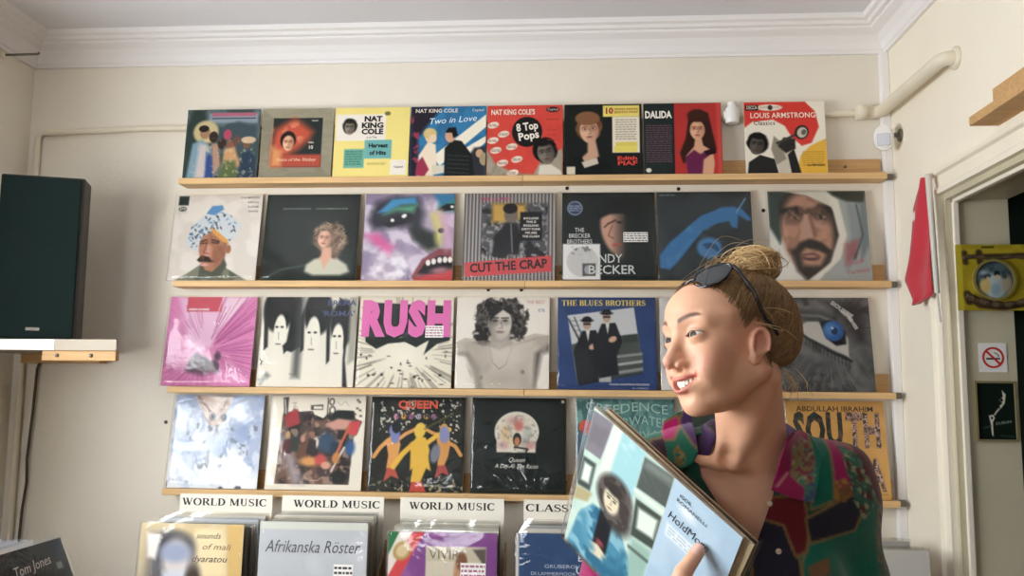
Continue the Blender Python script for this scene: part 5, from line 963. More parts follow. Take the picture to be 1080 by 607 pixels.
m = MB(); m.box((-0.019, -0.0026, -0.006), (0.012, -0.0021, -0.0005)); m.box((0.013, -0.0026, -0.006), (0.016, -0.0021, -0.0005)); m.box((0.017, -0.0026, -0.006), (0.0195, -0.0021, -0.0005))
m.tube([(0.014, -0.0024, 0.002), (0.016, -0.0024, 0.007), (0.01, -0.0024, 0.009), (0.008, -0.0024, 0.013), (0.002, -0.0024, 0.014)], 0.0011, 6); m.build('cigarette_symbol', M_inkd, e)
tag(e, 'square white no-smoking sign with a red ring on the door jamb', 'sign')
e = empty('framed_picture', (1.2065, JY, 1.492))
fw2, fh2 = 0.058, 0.0855; Mgf = mat('picture_frame_paint', (150, 138, 100), 0.4, metal=0.3)
for a0, b0 in (((-fw2, -0.012, -fh2), (-fw2 + 0.006, -0.0004, fh2)), ((fw2 - 0.006, -0.012, -fh2), (fw2, -0.0004, fh2)), ((-fw2 + 0.006, -0.012, fh2 - 0.006), (fw2 - 0.006, -0.0004, fh2)), ((-fw2 + 0.006, -0.012, -fh2), (fw2 - 0.006, -0.0004, -fh2 + 0.006))):
    m = MB(); m.box(a0, b0); m.build('frame_rail', Mgf, e)
a = Art('#18241d', 90); a.poly([(.68, .12), (.78, .2), (.74, .36), (.62, .46), (.6, .4), (.68, .36), (.6, .3), (.7, .24)], '#d9d4c2', .012); a.ell(.66, .3, .04, .03, '#1a241e'); a.line([(.58, .46), (.5, .52), (.46, .56)], .035, '#cfcab9', .01); a.poly([(.3, .58), (.42, .56), (.46, .62), (.4, .7), (.4, .95), (.36, .92), (.34, .72)], '#d9d4c2', .01); a.ell(.38, .62, .03, .025, '#1a241e'); a.line([(.48, .74), (.9, .68)], .02, '#5a6a5c', .02); a.line([(.15, .8), (.36, .76)], .012, '#5a6a5c', .02); a.line([(.6, .93), (.95, .95)], .01, '#4a5a4c', .02)
pic = jacket_mesh('print', a, 2 * fw2 - 0.012, 2 * fh2 - 0.012, 0.003, M_gloss, parent=e); pic.location = (0, -0.005, -fh2 + 0.006)
L = Letters(2 * fw2 - 0.012, 2 * fh2 - 0.012, -0.0021, pic); L.txt('DUBLIN', .68, .7, .045, '#8f9a8c', 0, width=.4, rot=8)
tag(e, 'small dark framed picture with a sketched white profile on the door jamb', 'picture')
e = empty('picture_disc_card', (1.228, 2.575, 1.778))
yl = Art('#b3a018', 90, 1.3); yl.mottle('#a3920f', 5, 6); yl.rect(0, 0, .06, 1, '#c2b024'); yl.rect(.28, .025, .42, .055, '#4a4310', .005)
for P, w_ in (([(.1, .2), (.25, .17), (.6, .16), (.95, .14)], .05), ([(.09, .12), (.1, .28)], .06), ([(.25, .11), (.26, .28)], .07), ([(.12, .8), (.25, .92), (.5, .95), (.8, .88), (.97, .78)], .1), ([(.1, .74), (.12, .88)], .08)):
    yl.line(P, w_, '#4a3a28', .015); yl.mottle('#9a8260', 7, 30, .52, .6, .7, where=yl.mask(np.minimum.reduce([np.hypot(yl.U - p[0], yl.V - p[1]) for p in P]) - .2, .1) * 0 + 0)
cd = jacket_mesh('card', yl, 0.252, 0.19, 0.006, M_print, edge=(150, 134, 30), parent=e)
def bone(pts, r, nm):
    m = MB()
    for i, (p, q) in enumerate(zip(pts[:-1], pts[1:])): m.tube([p, ((p[0] + q[0]) / 2, -0.006, (p[1 + 1] + q[2]) / 2), q], [r * (1.1 if i % 2 else .8), r, r * (.8 if i % 2 else 1.1)], 10)
    m.build(nm, mat('carved_ornament', (82, 66, 46), 0.5, noise=0.4, nscale=160), e)
bone([(-0.108 + 0.018 * i, -0.006, 0.152 + 0.003 * math.sin(i)) for i in range(13)], 0.006, 'upper_ornament')
bone([(-0.105 + 0.017 * i, -0.006, 0.042 - 0.026 * math.sin(PI * i / 12)) for i in range(13)], 0.009, 'lower_ornament')
m = MB(); ring(m, 0.053, 0.060, -0.012, -0.003, -0.026, 0.087, 40); m.build('disc_rim', mat('disc_rim_brass', (176, 160, 90), 0.3, metal=0.5), e)
a = Art('#5a6b73', 90); a.mottle('#3d4c52', 4, 5); a.ell(.5, .68, .3, .34, '#a9b9bb', 0, .06); a.ell(.24, .66, .13, .2, '#c3a964', 0, .04); a.ell(.8, .6, .14, .22, '#b8ab92', 0, .05); a.ell(.3, .4, .08, .08, '#263036', 0, .02); a.ell(.55, .33, .08, .08, '#263036', 0, .02); a.ell(.74, .4, .07, .07, '#4d5c60', 0, .02); a.ell(.32, .46, .05, .05, '#c4a684', 0, .02); a.ell(.56, .42, .06, .06, '#d0b68e', 0, .02); a.ell(.5, .75, .12, .15, '#87a2ab', 0, .04); a.ell(.22, .3, .12, .06, '#8fa0a8', 0, .04)
n_ = 28; V = []; F = []; U_ = []
for j in range(n_ + 1):
    for i in range(48):
        r = 0.0545 * j / n_; t = 2 * PI * i / 48; V.append((-0.026 + r * math.cos(t), -0.0065 - 0.007 * (1 - (j / n_) ** 2), 0.087 + r * math.sin(t))); U_.append((0.5 + 0.5 * j / n_ * math.cos(t), 0.5 - 0.5 * j / n_ * math.sin(t)))
for j in range(n_):
    for i in range(48): F.append((j * 48 + i, j * 48 + (i + 1) % 48, (j + 1) * 48 + (i + 1) % 48, (j + 1) * 48 + i))
al = a.linear(); Cc = np.array([al[min(90, int(v * 90)), min(90, int(u * 90))] for u, v in U_])
grid_mesh('picture_disc', V, F, Cc, M_gloss, True, e)
m = MB()
for x in (-0.09, 0.09): m.box((x - 0.01, 0.003, 0.16), (x + 0.01, JY - 2.575, 0.175))
m.build('hanger', M_metal, e)
tag(e, 'olive-yellow card with a round glossy picture hanging in the doorway', 'picture')
# ------------------------------------------------------------------ the woman: implicit surfaces
HC = np.array((0.240, 1.36, 1.6255)); HS = 1.046
def head_axes(yaw, pit, rol):
    F = np.array([math.cos(pit) * math.cos(yaw), math.cos(pit) * math.sin(yaw), math.sin(pit)])
    L = np.cross([0, 0, 1.0], F); L /= np.linalg.norm(L); U = np.cross(F, L)
    return np.stack([math.cos(rol) * L + math.sin(rol) * U, F, -math.sin(rol) * L + math.cos(rol) * U])
HR = head_axes(math.radians(208.0), math.radians(-1.0), math.radians(6.0))      # rows: her left, forward, up
def to_head(p): return ((p - HC) @ HR.T) / HS
def from_head(q): return HC + HS * (np.asarray(q, float) @ HR)
def smin(a, b, k):
    h = np.clip(0.5 + 0.5 * (b - a) / k, 0, 1); return b + (a - b) * h - k * h * (1 - h)
def smax(a, b, k): return -smin(-a, -b, k)
def sph(p, c, r): return np.sqrt(((p - np.array(c)) ** 2).sum(1)) - r
def elli(p, c, r):
    r = np.array(r, float); q = (p - np.array(c)) / r; k0 = np.sqrt((q ** 2).sum(1)); k1 = np.sqrt(((q / r) ** 2).sum(1)); return k0 * (k0 - 1) / (k1 + 1e-9)
def cap(p, a, b, ra, rb=None):
    rb = ra if rb is None else rb; a = np.array(a, float); b = np.array(b, float); d = b - a
    t = np.clip(((p - a) @ d) / (d @ d), 0, 1); return np.sqrt(((p - a - t[:, None] * d) ** 2).sum(1)) - (ra + (rb - ra) * t)
def chain(p, pts, rs, k=0.006):
    out = None
    for i in range(len(pts) - 1):
        d = cap(p, pts[i], pts[i + 1], rs[i], rs[i + 1]); out = d if out is None else smin(out, d, k)
    return out
def mir(c, s): return (c[0] * s, c[1], c[2])

def mouth_up(s): return -0.0615 + 0.0100 * (s / 0.0325) ** 2
def mouth_lo(s): return -0.0740 + 0.0220 * (s / 0.0325) ** 2
def lip_f(s): return 0.0970 - 0.0225 * (s / 0.0325) ** 2
EYE = (0.0305, 0.0765, 0.0000)
def warp(q):
    q = q.copy(); u = q[:, 2]; q[:, 2] = np.where(u > 0.022, 0.022 + (u - 0.022) / 0.79, u); return q
def f_head(q):
    """head in its own frame: x her left, y forward, z up; metres"""
    q = warp(q)
    a = np.abs(q[:, 0]); m = q.copy(); m[:, 0] = a
    d = elli(q, (0, -0.006, 0.034), (0.072, 0.089, 0.078))
    d = smin(d, elli(q, (0, 0.034, 0.040), (0.060, 0.060, 0.056)), 0.03)
    d = smin(d, elli(q, (0, 0.030, -0.012), (0.0575, 0.060, 0.066)), 0.025)
    d = smin(d, cap(m, (0.050, -0.002, -0.050), (0.012, 0.064, -0.090), 0.021, 0.0155), 0.024)
    d = smin(d, elli(q, (0, 0.034, -0.064), (0.043, 0.046, 0.042)), 0.025)
    d = smin(d, sph(q, (0, 0.0720, -0.0935), 0.0155), 0.016)
    d = smin(d, elli(m, (0.037, 0.063, -0.031), (0.021, 0.022, 0.021)), 0.016)          # raised smiling cheeks
    d = smin(d, elli(q, (0, 0.0765, -0.060), (0.033, 0.0185, 0.026)), 0.014)
    d = smin(d, cap(m, (0.008, 0.0865, 0.020), (0.043, 0.071, 0.021), 0.0095, 0.008), 0.014); d = smin(d, cap(m, (0.043, 0.070, 0.022), (0.0565, 0.044, 0.024), 0.008, 0.010), 0.016)   # brow
    d = smax(d, -sph(m, (0.031, 0.1065, 0.001), 0.0185), 0.014)                           # eye socket
    nose = cap(q, (0, 0.0850, 0.010), (0, 0.1065, -0.029), 0.0070, 0.0080)
    nose = smin(nose, elli(q, (0, 0.1085, -0.0345), (0.0095, 0.0100, 0.0086)), 0.006)
    nose = smin(nose, elli(m, (0.0120, 0.0970, -0.0400), (0.0066, 0.0098, 0.0074)), 0.005)
    nose = smin(nose, cap(q, (0, 0.095, -0.030), (0, 0.093, -0.040), 0.011, 0.010), 0.006)
    d = smin(d, nose, 0.010)
    d = smax(d, -elli(m, (0.0080, 0.0990, -0.0465), (0.0042, 0.0068, 0.0046)), 0.002)     # nostrils
    lid = sph(m, EYE, 0.0148); d = smin(d, lid, 0.005)
    ex = (m[:, 0] - EYE[0]) / 0.0142
    eu = 0.0040 * (1 - ex ** 2) + 0.0012 + 0.001 * ex; el = -0.0034 * (1 - ex ** 2) + 0.0012 + 0.001 * ex
    cut = np.maximum(np.maximum(q[:, 2] - EYE[2] - eu, EYE[2] + el - q[:, 2]), np.maximum(np.abs(ex) * 0.0142 - 0.0140, 0.076 - q[:, 1]))
    d = smax(d, -cut, 0.0016)
    # lips and the open smile
    ss = np.linspace(0, 0.0330, 8)
    up = [(s, lip_f(s) + 0.0005, mouth_up(s) + 0.002) for s in ss]; lo = [(s, lip_f(s) - 0.0025, mouth_lo(s) - 0.002) for s in ss]
    d = smin(d, chain(m, up, np.linspace(0.0040, 0.0020, 8), 0.003), 0.005); d = smin(d, chain(m, lo, np.linspace(0.0052, 0.0022, 8), 0.003), 0.006)
    sa = np.minimum(a, 0.045)
    mc = np.maximum(np.maximum(q[:, 2] - mouth_up(sa), mouth_lo(sa) - q[:, 2]), np.maximum(a - 0.0320, 0.068 - 0.35 * a - q[:, 1]))
    d = smax(d, -mc, 0.002)
    d = smax(d, -cap(m, (0.0175, 0.0975, -0.046), (0.0415, 0.0760, -0.066), 0.0026, 0.002), 0.010)   # smile fold
    d = smin(d, elli(m, (0.040, 0.064, -0.052), (0.010, 0.018, 0.018)), 0.020)
    d = smax(d, -cap(q, (-0.012, 0.0935, -0.0855), (0.012, 0.0935, -0.0855), 0.004), 0.010)
    # ear
    e = m - np.array((0.0700, 0.007, -0.0175)); ca, sa_ = math.cos(0.2), math.sin(0.2)
    e = np.stack([e[:, 0] - 0.30 * (-e[:, 1]) , e[:, 1] * ca + e[:, 2] * sa_, -e[:, 1] * sa_ + e[:, 2] * ca], 1)
    ear = elli(e, (0, 0, 0), (0.0065, 0.0130, 0.0218))
    rad = np.sqrt((e[:, 1] / 0.0121) ** 2 + (e[:, 2] / 0.0206) ** 2); hel = np.sqrt(((rad - 1) * 0.0195) ** 2 + (e[:, 0] - 0.004) ** 2) - 0.0036
    hel = np.maximum(hel, -(e[:, 2] + 0.6 * e[:, 1] + 0.016))
    ear = smax(ear, -elli(e, (0.0060, 0.0015, 0.002), (0.0098, 0.0086, 0.0138)), 0.002); ear = smin(ear, hel, 0.003)
    ear = smin(ear, elli(e, (0.001, 0.004, -0.0212), (0.0050, 0.0085, 0.0085)), 0.004); ear = smin(ear, cap(e, (0.003, 0.008, -0.004), (0.003, 0.010, 0.004), 0.0035), 0.003)
    return smin(d, ear, 0.004)

# joints (metres, room coordinates)
NB = np.array((0.296, 1.475, 1.435))                       # base of the neck
SHL, SHR = (0.430, 1.500, 1.392), (0.158, 1.515, 1.405)
ELL, ELR = (0.478, 1.535, 1.120), (0.052, 1.680, 1.175)
WRL, WRR = (0.455, 1.380, 0.900), (0.078, 1.342, 1.150)
NOTCH = np.array((0.240, 1.412, 1.436))
HAND = [  # right hand: (points, radii), fingers closed round the right edge of the held stack
 ([(0.108, 1.336, 1.192), (0.134, 1.318, 1.236), (0.160, 1.322, 1.283), (0.186, 1.333, 1.316)], [0.0150, 0.0125, 0.0105, 0.0080]),
 ([(0.138, 1.322, 1.214), (0.180, 1.300, 1.232), (0.214, 1.301, 1.240), (0.236, 1.318, 1.240)], [0.0105, 0.0092, 0.0080, 0.0070]),
 ([(0.140, 1.334, 1.194), (0.182, 1.312, 1.205), (0.217, 1.315, 1.212), (0.238, 1.335, 1.211)], [0.0105, 0.0094, 0.0082, 0.0072]),
 ([(0.136, 1.348, 1.176), (0.174, 1.330, 1.180), (0.206, 1.335, 1.186), (0.227, 1.354, 1.185)], [0.0100, 0.0088, 0.0078, 0.0068]),
 ([(0.128, 1.360, 1.162), (0.158, 1.350, 1.160), (0.184, 1.354, 1.164), (0.203, 1.370, 1.164)], [0.0088, 0.0078, 0.0068, 0.0060])]
def f_hand(p):
    d = cap(p, WRR, (0.112, 1.338, 1.185), 0.022, 0.021)
    d = smin(d, cap(p, (0.110, 1.336, 1.192), (0.134, 1.326, 1.206), 0.019, 0.014), 0.012); d = smin(d, cap(p, (0.108, 1.345, 1.175), (0.128, 1.352, 1.170), 0.017, 0.012), 0.012)
    h = None
    for pts, rs in HAND:
        c = chain(p, pts, rs, 0.004); h = c if h is None else np.minimum(h, c)
    th = chain(p, HAND[0][0], HAND[0][1], 0.005)
    return smin(smin(d, h, 0.005), th, 0.008)
# the held stack: corner, axes along its top and its left edge, and a slab the body and cloth give way to
RT = np.array((0.0364, 1.436, 1.5195)); RA = np.array((0.2016, -0.167, -0.1755)); RB = np.array((-0.0502, 0.194, -0.2445))
ra = Vector(RA).normalized(); rb = Vector(RB); rb = (rb - ra * ra.dot(rb)).normalized(); rn = ra.cross(rb)
RM = np.array([list(ra), list(rn), list(rb)])
def f_stack(p, o=0.0):
    q = (p - RT) @ RM.T; e = np.stack([np.abs(q[:, 0] - 0.163) - 0.175, np.abs(q[:, 1] - 0.008) - 0.0155, np.abs(q[:, 2] - 0.157) - 0.170], 1)
    return np.sqrt((np.maximum(e, 0) ** 2).sum(1)) + np.minimum(e.max(1), 0) - o
def f_torso(p, o=0.0):
    d = elli(p, (0.285, 1.515, 1.22), (0.148 + o, 0.100 + o, 0.25 + o))
    d = smin(d, cap(p, (0.20, 1.50, 1.385), (0.385, 1.490, 1.380), 0.062 + o, 0.062 + o), 0.06)
    d = smin(d, cap(p, NB + np.array((0, 0.015, 0.0)), SHL, 0.040 + o, 0.044 + o), 0.03); d = smin(d, cap(p, NB + np.array((0, 0.015, 0.0)), SHR, 0.040 + o, 0.044 + o), 0.03)
    d = smin(d, elli(p, (0.345, 1.440, 1.235), (0.058 + o, 0.050 + o, 0.058 + o)), 0.04); d = smin(d, elli(p, (0.225, 1.455, 1.235), (0.058 + o, 0.050 + o, 0.058 + o)), 0.04)
    return smin(d, elli(p, (0.288, 1.53, 0.93), (0.165 + o, 0.115 + o, 0.14 + o)), 0.08)
def f_arms(p, o=0.0, fore=True):
    d = np.minimum(chain(p, [SHL, ELL], [0.047 + o, 0.038 + o]), chain(p, [SHR, ELR], [0.045 + o, 0.038 + o]))
    if fore: d = np.minimum(d, np.minimum(cap(p, ELL, WRL, 0.038 + o, 0.025 + o), cap(p, ELR, WRR, 0.038 + o, 0.024 + o)))
    return d
def f_legs(p, o=0.0):
    d = None
    for s in (-1, 1):
        c = chain(p, [(0.288 + s * 0.085, 1.53, 0.88), (0.288 + s * 0.09, 1.52, 0.48), (0.288 + s * 0.10, 1.54, 0.10)], [0.082 + o, 0.055 + o, 0.036 + o], 0.02); d = c if d is None else np.minimum(d, c)
    return d
def f_body(p):
    q = to_head(p); near = (np.abs(q[:, 0]) < 0.14) & (q[:, 2] > -0.2) & (q[:, 2] < 0.2) & (np.abs(q[:, 1]) < 0.2)
    d = f_torso(p); d = smin(d, f_arms(p), 0.03)
    hb = HC + HS * (np.array((0, -0.022, -0.045)) @ HR)
    d = smin(d, cap(p, hb, NB, 0.0515, 0.0545), 0.022)
    # neck muscles from behind the ears to the notch, collar bones, hollow of the throat
    for s in (-1, 1): d = smin(d, cap(p, from_head((s * 0.040, -0.036, -0.062)), NOTCH + np.array((s * 0.012, 0.004, 0)), 0.0105, 0.0085), 0.020)
    d = smin(d, cap(p, NOTCH + np.array((0.012, 0.004, -0.004)), (0.392, 1.462, 1.447), 0.0085, 0.009), 0.016); d = smin(d, cap(p, NOTCH + np.array((-0.012, 0.006, -0.004)), (0.140, 1.475, 1.445), 0.0085, 0.009), 0.016)
    d = smax(d, -sph(p, NOTCH + np.array((-0.002, -0.014, 0.008)), 0.012), 0.014)
    if near.any():
        h = f_head(q[near]) * HS; d[near] = smin(d[near], h, 0.012)
    d = smin(d, f_legs(p), 0.03)
    for s in (-1, 1): d = smin(d, elli(p, (0.288 + s * 0.105, 1.475, 0.045), (0.042, 0.115, 0.042)), 0.03)
    hn = (p[:, 0] < 0.3) & (p[:, 2] < 1.40) & (p[:, 1] < 1.46) & (p[:, 2] > 1.08)
    if hn.any(): d[hn] = smin(d[hn], f_hand(p[hn]), 0.012)
    d = smin(d, cap(p, WRL, (0.438, 1.325, 0.835), 0.024, 0.026), 0.02)
    for k in range(4):
        b = np.array((0.425 + 0.004 * k, 1.30 + 0.014 * k, 0.822)); d = smin(d, chain(p, [b, b + np.array((-0.006, -0.018, -0.034)), b + np.array((0.002, -0.012, -0.066))], [0.0095, 0.0085, 0.007]), 0.003)
    d = smax(d, -f_stack(p, 0.0012), 0.003)
    return smin(d, chain(p, [(0.425, 1.335, 0.85), (0.405, 1.315, 0.82), (0.402, 1.300, 0.79)], [0.012, 0.010, 0.008]), 0.006)

def evalf(f, P, chunk=300000):
    out = np.empty(len(P), np.float32)
    for i in range(0, len(P), chunk): out[i:i + chunk] = f(P[i:i + chunk].astype(np.float64))
    return out
def axis(segs):
    """list of (start, end, step) -> grid coordinates"""
    o = []
    for a, b, h in segs: n = max(1, int(round((b - a) / h))); o += list(a + (b - a) * np.arange(n) / n)
    return np.array(o + [segs[-1][1]])
def surface(f, xs, ys, zs, B=8, slack=1.0, newton=2):
    """polygonise f = 0 on a rectilinear grid (naive surface nets), looking only into blocks near the surface"""
    def pad(a):
        r = (-(len(a) - 1)) % B; return np.concatenate([a, a[-1] + (a[-1] - a[-2]) * np.arange(1, r + 1)])
    xs, ys, zs = pad(xs), pad(ys), pad(zs); nb = [(len(a) - 1) // B for a in (xs, ys, zs)]
    cx, cy, cz = [a[B // 2::B][:n] for a, n in zip((xs, ys, zs), nb)]; w = [np.abs(a[B::B] - a[:-1:B]) / 2 for a in (xs, ys, zs)]
    C = np.stack(np.meshgrid(cx, cy, cz, indexing='ij'), -1).reshape(-1, 3); fc = evalf(f, C).reshape(nb)
    hd = np.sqrt(w[0][:, None, None] ** 2 + w[1][None, :, None] ** 2 + w[2][None, None, :] ** 2)
    keep = np.abs(fc) < hd * slack + 0.012
    rep = lambda a: a.repeat(B, 0).repeat(B, 1).repeat(B, 2)
    kc = rep(keep); need = np.zeros([n + 1 for n in kc.shape], bool)
    for i in (0, 1):
        for j in (0, 1):
            for k in (0, 1): need[i:i + kc.shape[0], j:j + kc.shape[1], k:k + kc.shape[2]] |= kc
    Fv = np.full(need.shape, 1.0, np.float32); Fv[:-1, :-1, :-1] = np.where(rep(fc) < 0, -1, 1)
    I = np.argwhere(need); P = np.stack([xs[I[:, 0]], ys[I[:, 1]], zs[I[:, 2]]], 1); Fv[I[:, 0], I[:, 1], I[:, 2]] = evalf(f, P)
    ci = np.argwhere(kc); off = np.array([(i, j, k) for i in (0, 1) for j in (0, 1) for k in (0, 1)])
    val = np.stack([Fv[ci[:, 0] + o[0], ci[:, 1] + o[1], ci[:, 2] + o[2]] for o in off], 1); s = val < 0
    mix = s.any(1) & ~s.all(1); ci = ci[mix]; val = val[mix]; s = s[mix]
    pos = [np.stack([xs[ci[:, 0] + o[0]], ys[ci[:, 1] + o[1]], zs[ci[:, 2] + o[2]]], 1) for o in off]
    acc = np.zeros((len(ci), 3)); cnt = np.zeros(len(ci))
    for a in range(8):
        for b in range(a + 1, 8):
            if np.abs(off[a] - off[b]).sum() == 1:
                m = s[:, a] != s[:, b]; t = (val[:, a] / (val[:, a] - val[:, b] + 1e-20))[:, None]; acc += np.where(m[:, None], pos[a] + (pos[b] - pos[a]) * t, 0); cnt += m
    V = acc / cnt[:, None]; idx = np.full(kc.shape, -1, np.int32); idx[ci[:, 0], ci[:, 1], ci[:, 2]] = np.arange(len(ci)); Q = []
    for ax in range(3):
        u, v = [(1, 2), (2, 0), (0, 1)][ax]
        a = Fv < 0; sl0 = [slice(None)] * 3; sl1 = [slice(None)] * 3; sl0[ax] = slice(0, -1); sl1[ax] = slice(1, None)
        E = np.argwhere(a[tuple(sl0)] != a[tuple(sl1)])
        E = E[(E[:, u] > 0) & (E[:, v] > 0) & (E[:, u] < kc.shape[u]) & (E[:, v] < kc.shape[v]) & (E[:, ax] < kc.shape[ax])]
        g = []
        for du, dv in ((0, 0), (1, 0), (1, 1), (0, 1)):
            c = E.copy(); c[:, u] -= du; c[:, v] -= dv; g.append(idx[c[:, 0], c[:, 1], c[:, 2]])
        g = np.stack(g, 1); ok = (g >= 0).all(1); neg = a[E[:, 0], E[:, 1], E[:, 2]]; g = np.where(neg[:, None], g, g[:, ::-1]); Q.append(g[ok])
    Q = np.concatenate(Q)
    for _ in range(newton):
        h = 0.0006; d0 = evalf(f, V); g = np.stack([(evalf(f, V + h * e) - d0) / h for e in np.eye(3)], 1)
        V = V - np.clip(d0 / np.maximum((g ** 2).sum(1), 0.25), -0.002, 0.002)[:, None] * g
    return V, Q
# ------------------------------------------------------------------ body mesh, eyes, teeth
person = empty('person', (0.29, 1.52, 0.0))
def child(o): o.parent = person; o.matrix_parent_inverse = Matrix.Translation(person.location).inverted(); return o
gx = axis([(-0.03, 0.04, 0.006), (0.04, 0.42, 0.0019), (0.42, 0.56, 0.006)]); gy = axis([(1.16, 1.54, 0.0019), (1.54, 1.78, 0.007)]); gz = axis([(-0.01, 1.10, 0.012), (1.10, 1.78, 0.0019), (1.78, 1.80, 0.005)])
BV, BQ = surface(f_body, gx, gy, gz, slack=1.6)
def blend(c, m, col, k=1.0):
    m = np.clip(m, 0, 1)[:, None] * k; return c * (1 - m) + np.array(lin(col)) * m
def skin_colour(V):
    q = to_head(V); c = np.tile(lin((224, 174, 142)), (len(V), 1)); a = np.abs(q[:, 0]); hd = (q[:, 2] > -0.12)
    n = vnoise(V[:, 0] * 9 + V[:, 1] * 5, V[:, 2] * 9 + V[:, 1] * 3, 4, 4, 8.0); c = blend(c, (n - 0.5) * 1.6, (212, 150, 128), 0.5)
    g = lambda p, r: np.exp(-((a - p[0]) ** 2 + (q[:, 1] - p[1]) ** 2 + (q[:, 2] - p[2]) ** 2) / r ** 2)
    c = blend(c, g((0.042, 0.075, -0.035), 0.022), (218, 136, 118), 0.45); c = blend(c, g((0, 0.118, -0.038), 0.014), (220, 142, 126), 0.5); c = blend(c, g((0.0735, 0.004, -0.012), 0.028), (216, 142, 122), 0.4)
    c = blend(c, g((0.0760, 0.008, -0.012), 0.010), (176, 96, 80), 0.55)  # ear hollow redder and darker, its shade painted into the skin colour
    # lips
    s = np.clip(a, 0, 0.0340); du = q[:, 2] - mouth_up(s); dl = mouth_lo(s) - q[:, 2]; w = 1 - (s / 0.0340) ** 2
    lip = ((du > -0.003) & (du < 0.0012 + 0.0038 * w)) | ((dl > -0.003) & (dl < 0.0015 + 0.0068 * w)); lip &= (a < 0.0335) & (q[:, 1] > 0.066) & hd & (q[:, 1] > lip_f(s) - 0.007)
    c = blend(c, lip.astype(float), (200, 112, 104), 0.8)
    ins = (du < -0.0012) & (dl < -0.0012) & (a < 0.0320) & (q[:, 1] < lip_f(s) - 0.004) & (q[:, 1] > 0.05) & (q[:, 2] < -0.045); c = blend(c, ins.astype(float), (110, 42, 40), 0.9)
    # brows and lash line
    bu = 0.0215 + 0.0065 * np.sin(np.clip((a - 0.012) / 0.038, 0, 1) * PI * 0.72) - 0.10 * np.maximum(a - 0.042, 0); bw = 0.0031 * np.clip((0.058 - a) / 0.022, 0.35, 1)
    br = np.clip(1.5 - np.abs(q[:, 2] - bu) / bw, 0, 1) * np.clip((a - 0.0105) / 0.004, 0, 1) * np.clip((0.052 - a) / 0.008, 0, 1) * (q[:, 1] > 0.04); c = blend(c, br, (84, 56, 40), 0.92)
    ex = (a - EYE[0]) / 0.0142; eu = 0.0040 * (1 - ex ** 2) + 0.0012 + 0.001 * ex; el = -0.0034 * (1 - ex ** 2) + 0.0012 + 0.001 * ex
    z = q[:, 2] - EYE[2]; la = np.clip(1.3 - np.abs(z - eu - 0.0004) / 0.0011, 0, 1) * (np.abs(ex) < 1.08) * (q[:, 1] > 0.06); c = blend(c, la, (52, 36, 30), 0.85)
    lb = np.clip(1.2 - np.abs(z - el + 0.0004) / 0.0009, 0, 1) * (np.abs(ex) < 1.0) * (q[:, 1] > 0.06); c = blend(c, lb, (120, 78, 66), 0.6)
    cr = np.clip(1.2 - np.abs(z - eu - 0.0040) / 0.001, 0, 1) * (np.abs(ex) < 0.95) * (q[:, 1] > 0.06); c = blend(c, cr, (176, 112, 92), 0.5)
    c = blend(c, ((np.abs(z - (eu + el) / 2) < (eu - el) / 2 - 0.0006) & (np.abs(ex) < 0.98) & (q[:, 1] > 0.06) & (q[:, 1] < 0.0855)).astype(float), (150, 90, 80), 0.7)
    # thumb nail and knuckles
    t1 = np.array(HAND[0][0][3]); t0 = np.array(HAND[0][0][2]); ax = (t1 - t0) / np.linalg.norm(t1 - t0); nv = np.array((-0.35, -0.85, 0.38)); nv -= ax * (nv @ ax); nv /= np.linalg.norm(nv)
    dt = V - (t1 - ax * 0.004); al = dt @ ax; up_ = dt @ nv; sd = np.sqrt(np.maximum(((dt - al[:, None] * ax - up_[:, None] * nv) ** 2).sum(1), 0))
    c = blend(c, ((np.abs(al) < 0.0085) & (sd < 0.0058) & (up_ > 0.003) & (up_ < 0.012)).astype(float), (236, 190, 176), 0.9)
    hand = np.clip((1.30 - V[:, 2]) * 20, 0, 1) * (V[:, 1] < 1.40); return blend(c, hand, (224, 160, 134), 0.4)
M_skin = attr_mat('skin', 0.48, spec=0.4, sss=0.12, bump=0.06, bscale=900)
child(grid_mesh('body', BV, BQ, skin_colour(BV), M_skin, True))

def ball(c, r, n=28):
    """uv sphere about +y with per-vertex polar angle, head frame"""
    V = []; F = []; A = []
    for j in range(n + 1):
        t = PI * j / n
        for i in range(n): p = 2 * PI * i / n; V.append((c[0] + r * math.sin(t) * math.cos(p), c[1] + r * math.cos(t), c[2] + r * math.sin(t) * math.sin(p))); A.append(t)
    for j in range(n):
        for i in range(n): F.append((j * n + i, j * n + (i + 1) % n, (j + 1) * n + (i + 1) % n, (j + 1) * n + i))
    return np.array(V), F, np.array(A)
M_eye = attr_mat('eye_surface', 0.25, spec=0.15)
for s in (1, -1):
    c = np.array(mir(EYE, s)); V, F, A = ball((0, 0, 0), 0.0131)
    gz_ = math.radians(-10); R = np.array([[math.cos(gz_), -math.sin(gz_), 0], [math.sin(gz_), math.cos(gz_), 0], [0, 0, 1]]); V = V @ R.T   # gaze a little to the side
    col = np.tile(lin((226, 220, 214)), (len(V), 1)); col[A < 0.53] = lin((84, 78, 66)); col[(A < 0.53) & (A > 0.45)] = lin((44, 40, 36)); col[A < 0.25] = lin((14, 14, 16))
    child(grid_mesh('eye', from_head(V + c), F, col, M_eye, True))
M_tooth = mat('tooth_enamel', (238, 230, 214), 0.22, spec=0.5)
mt_ = MB()
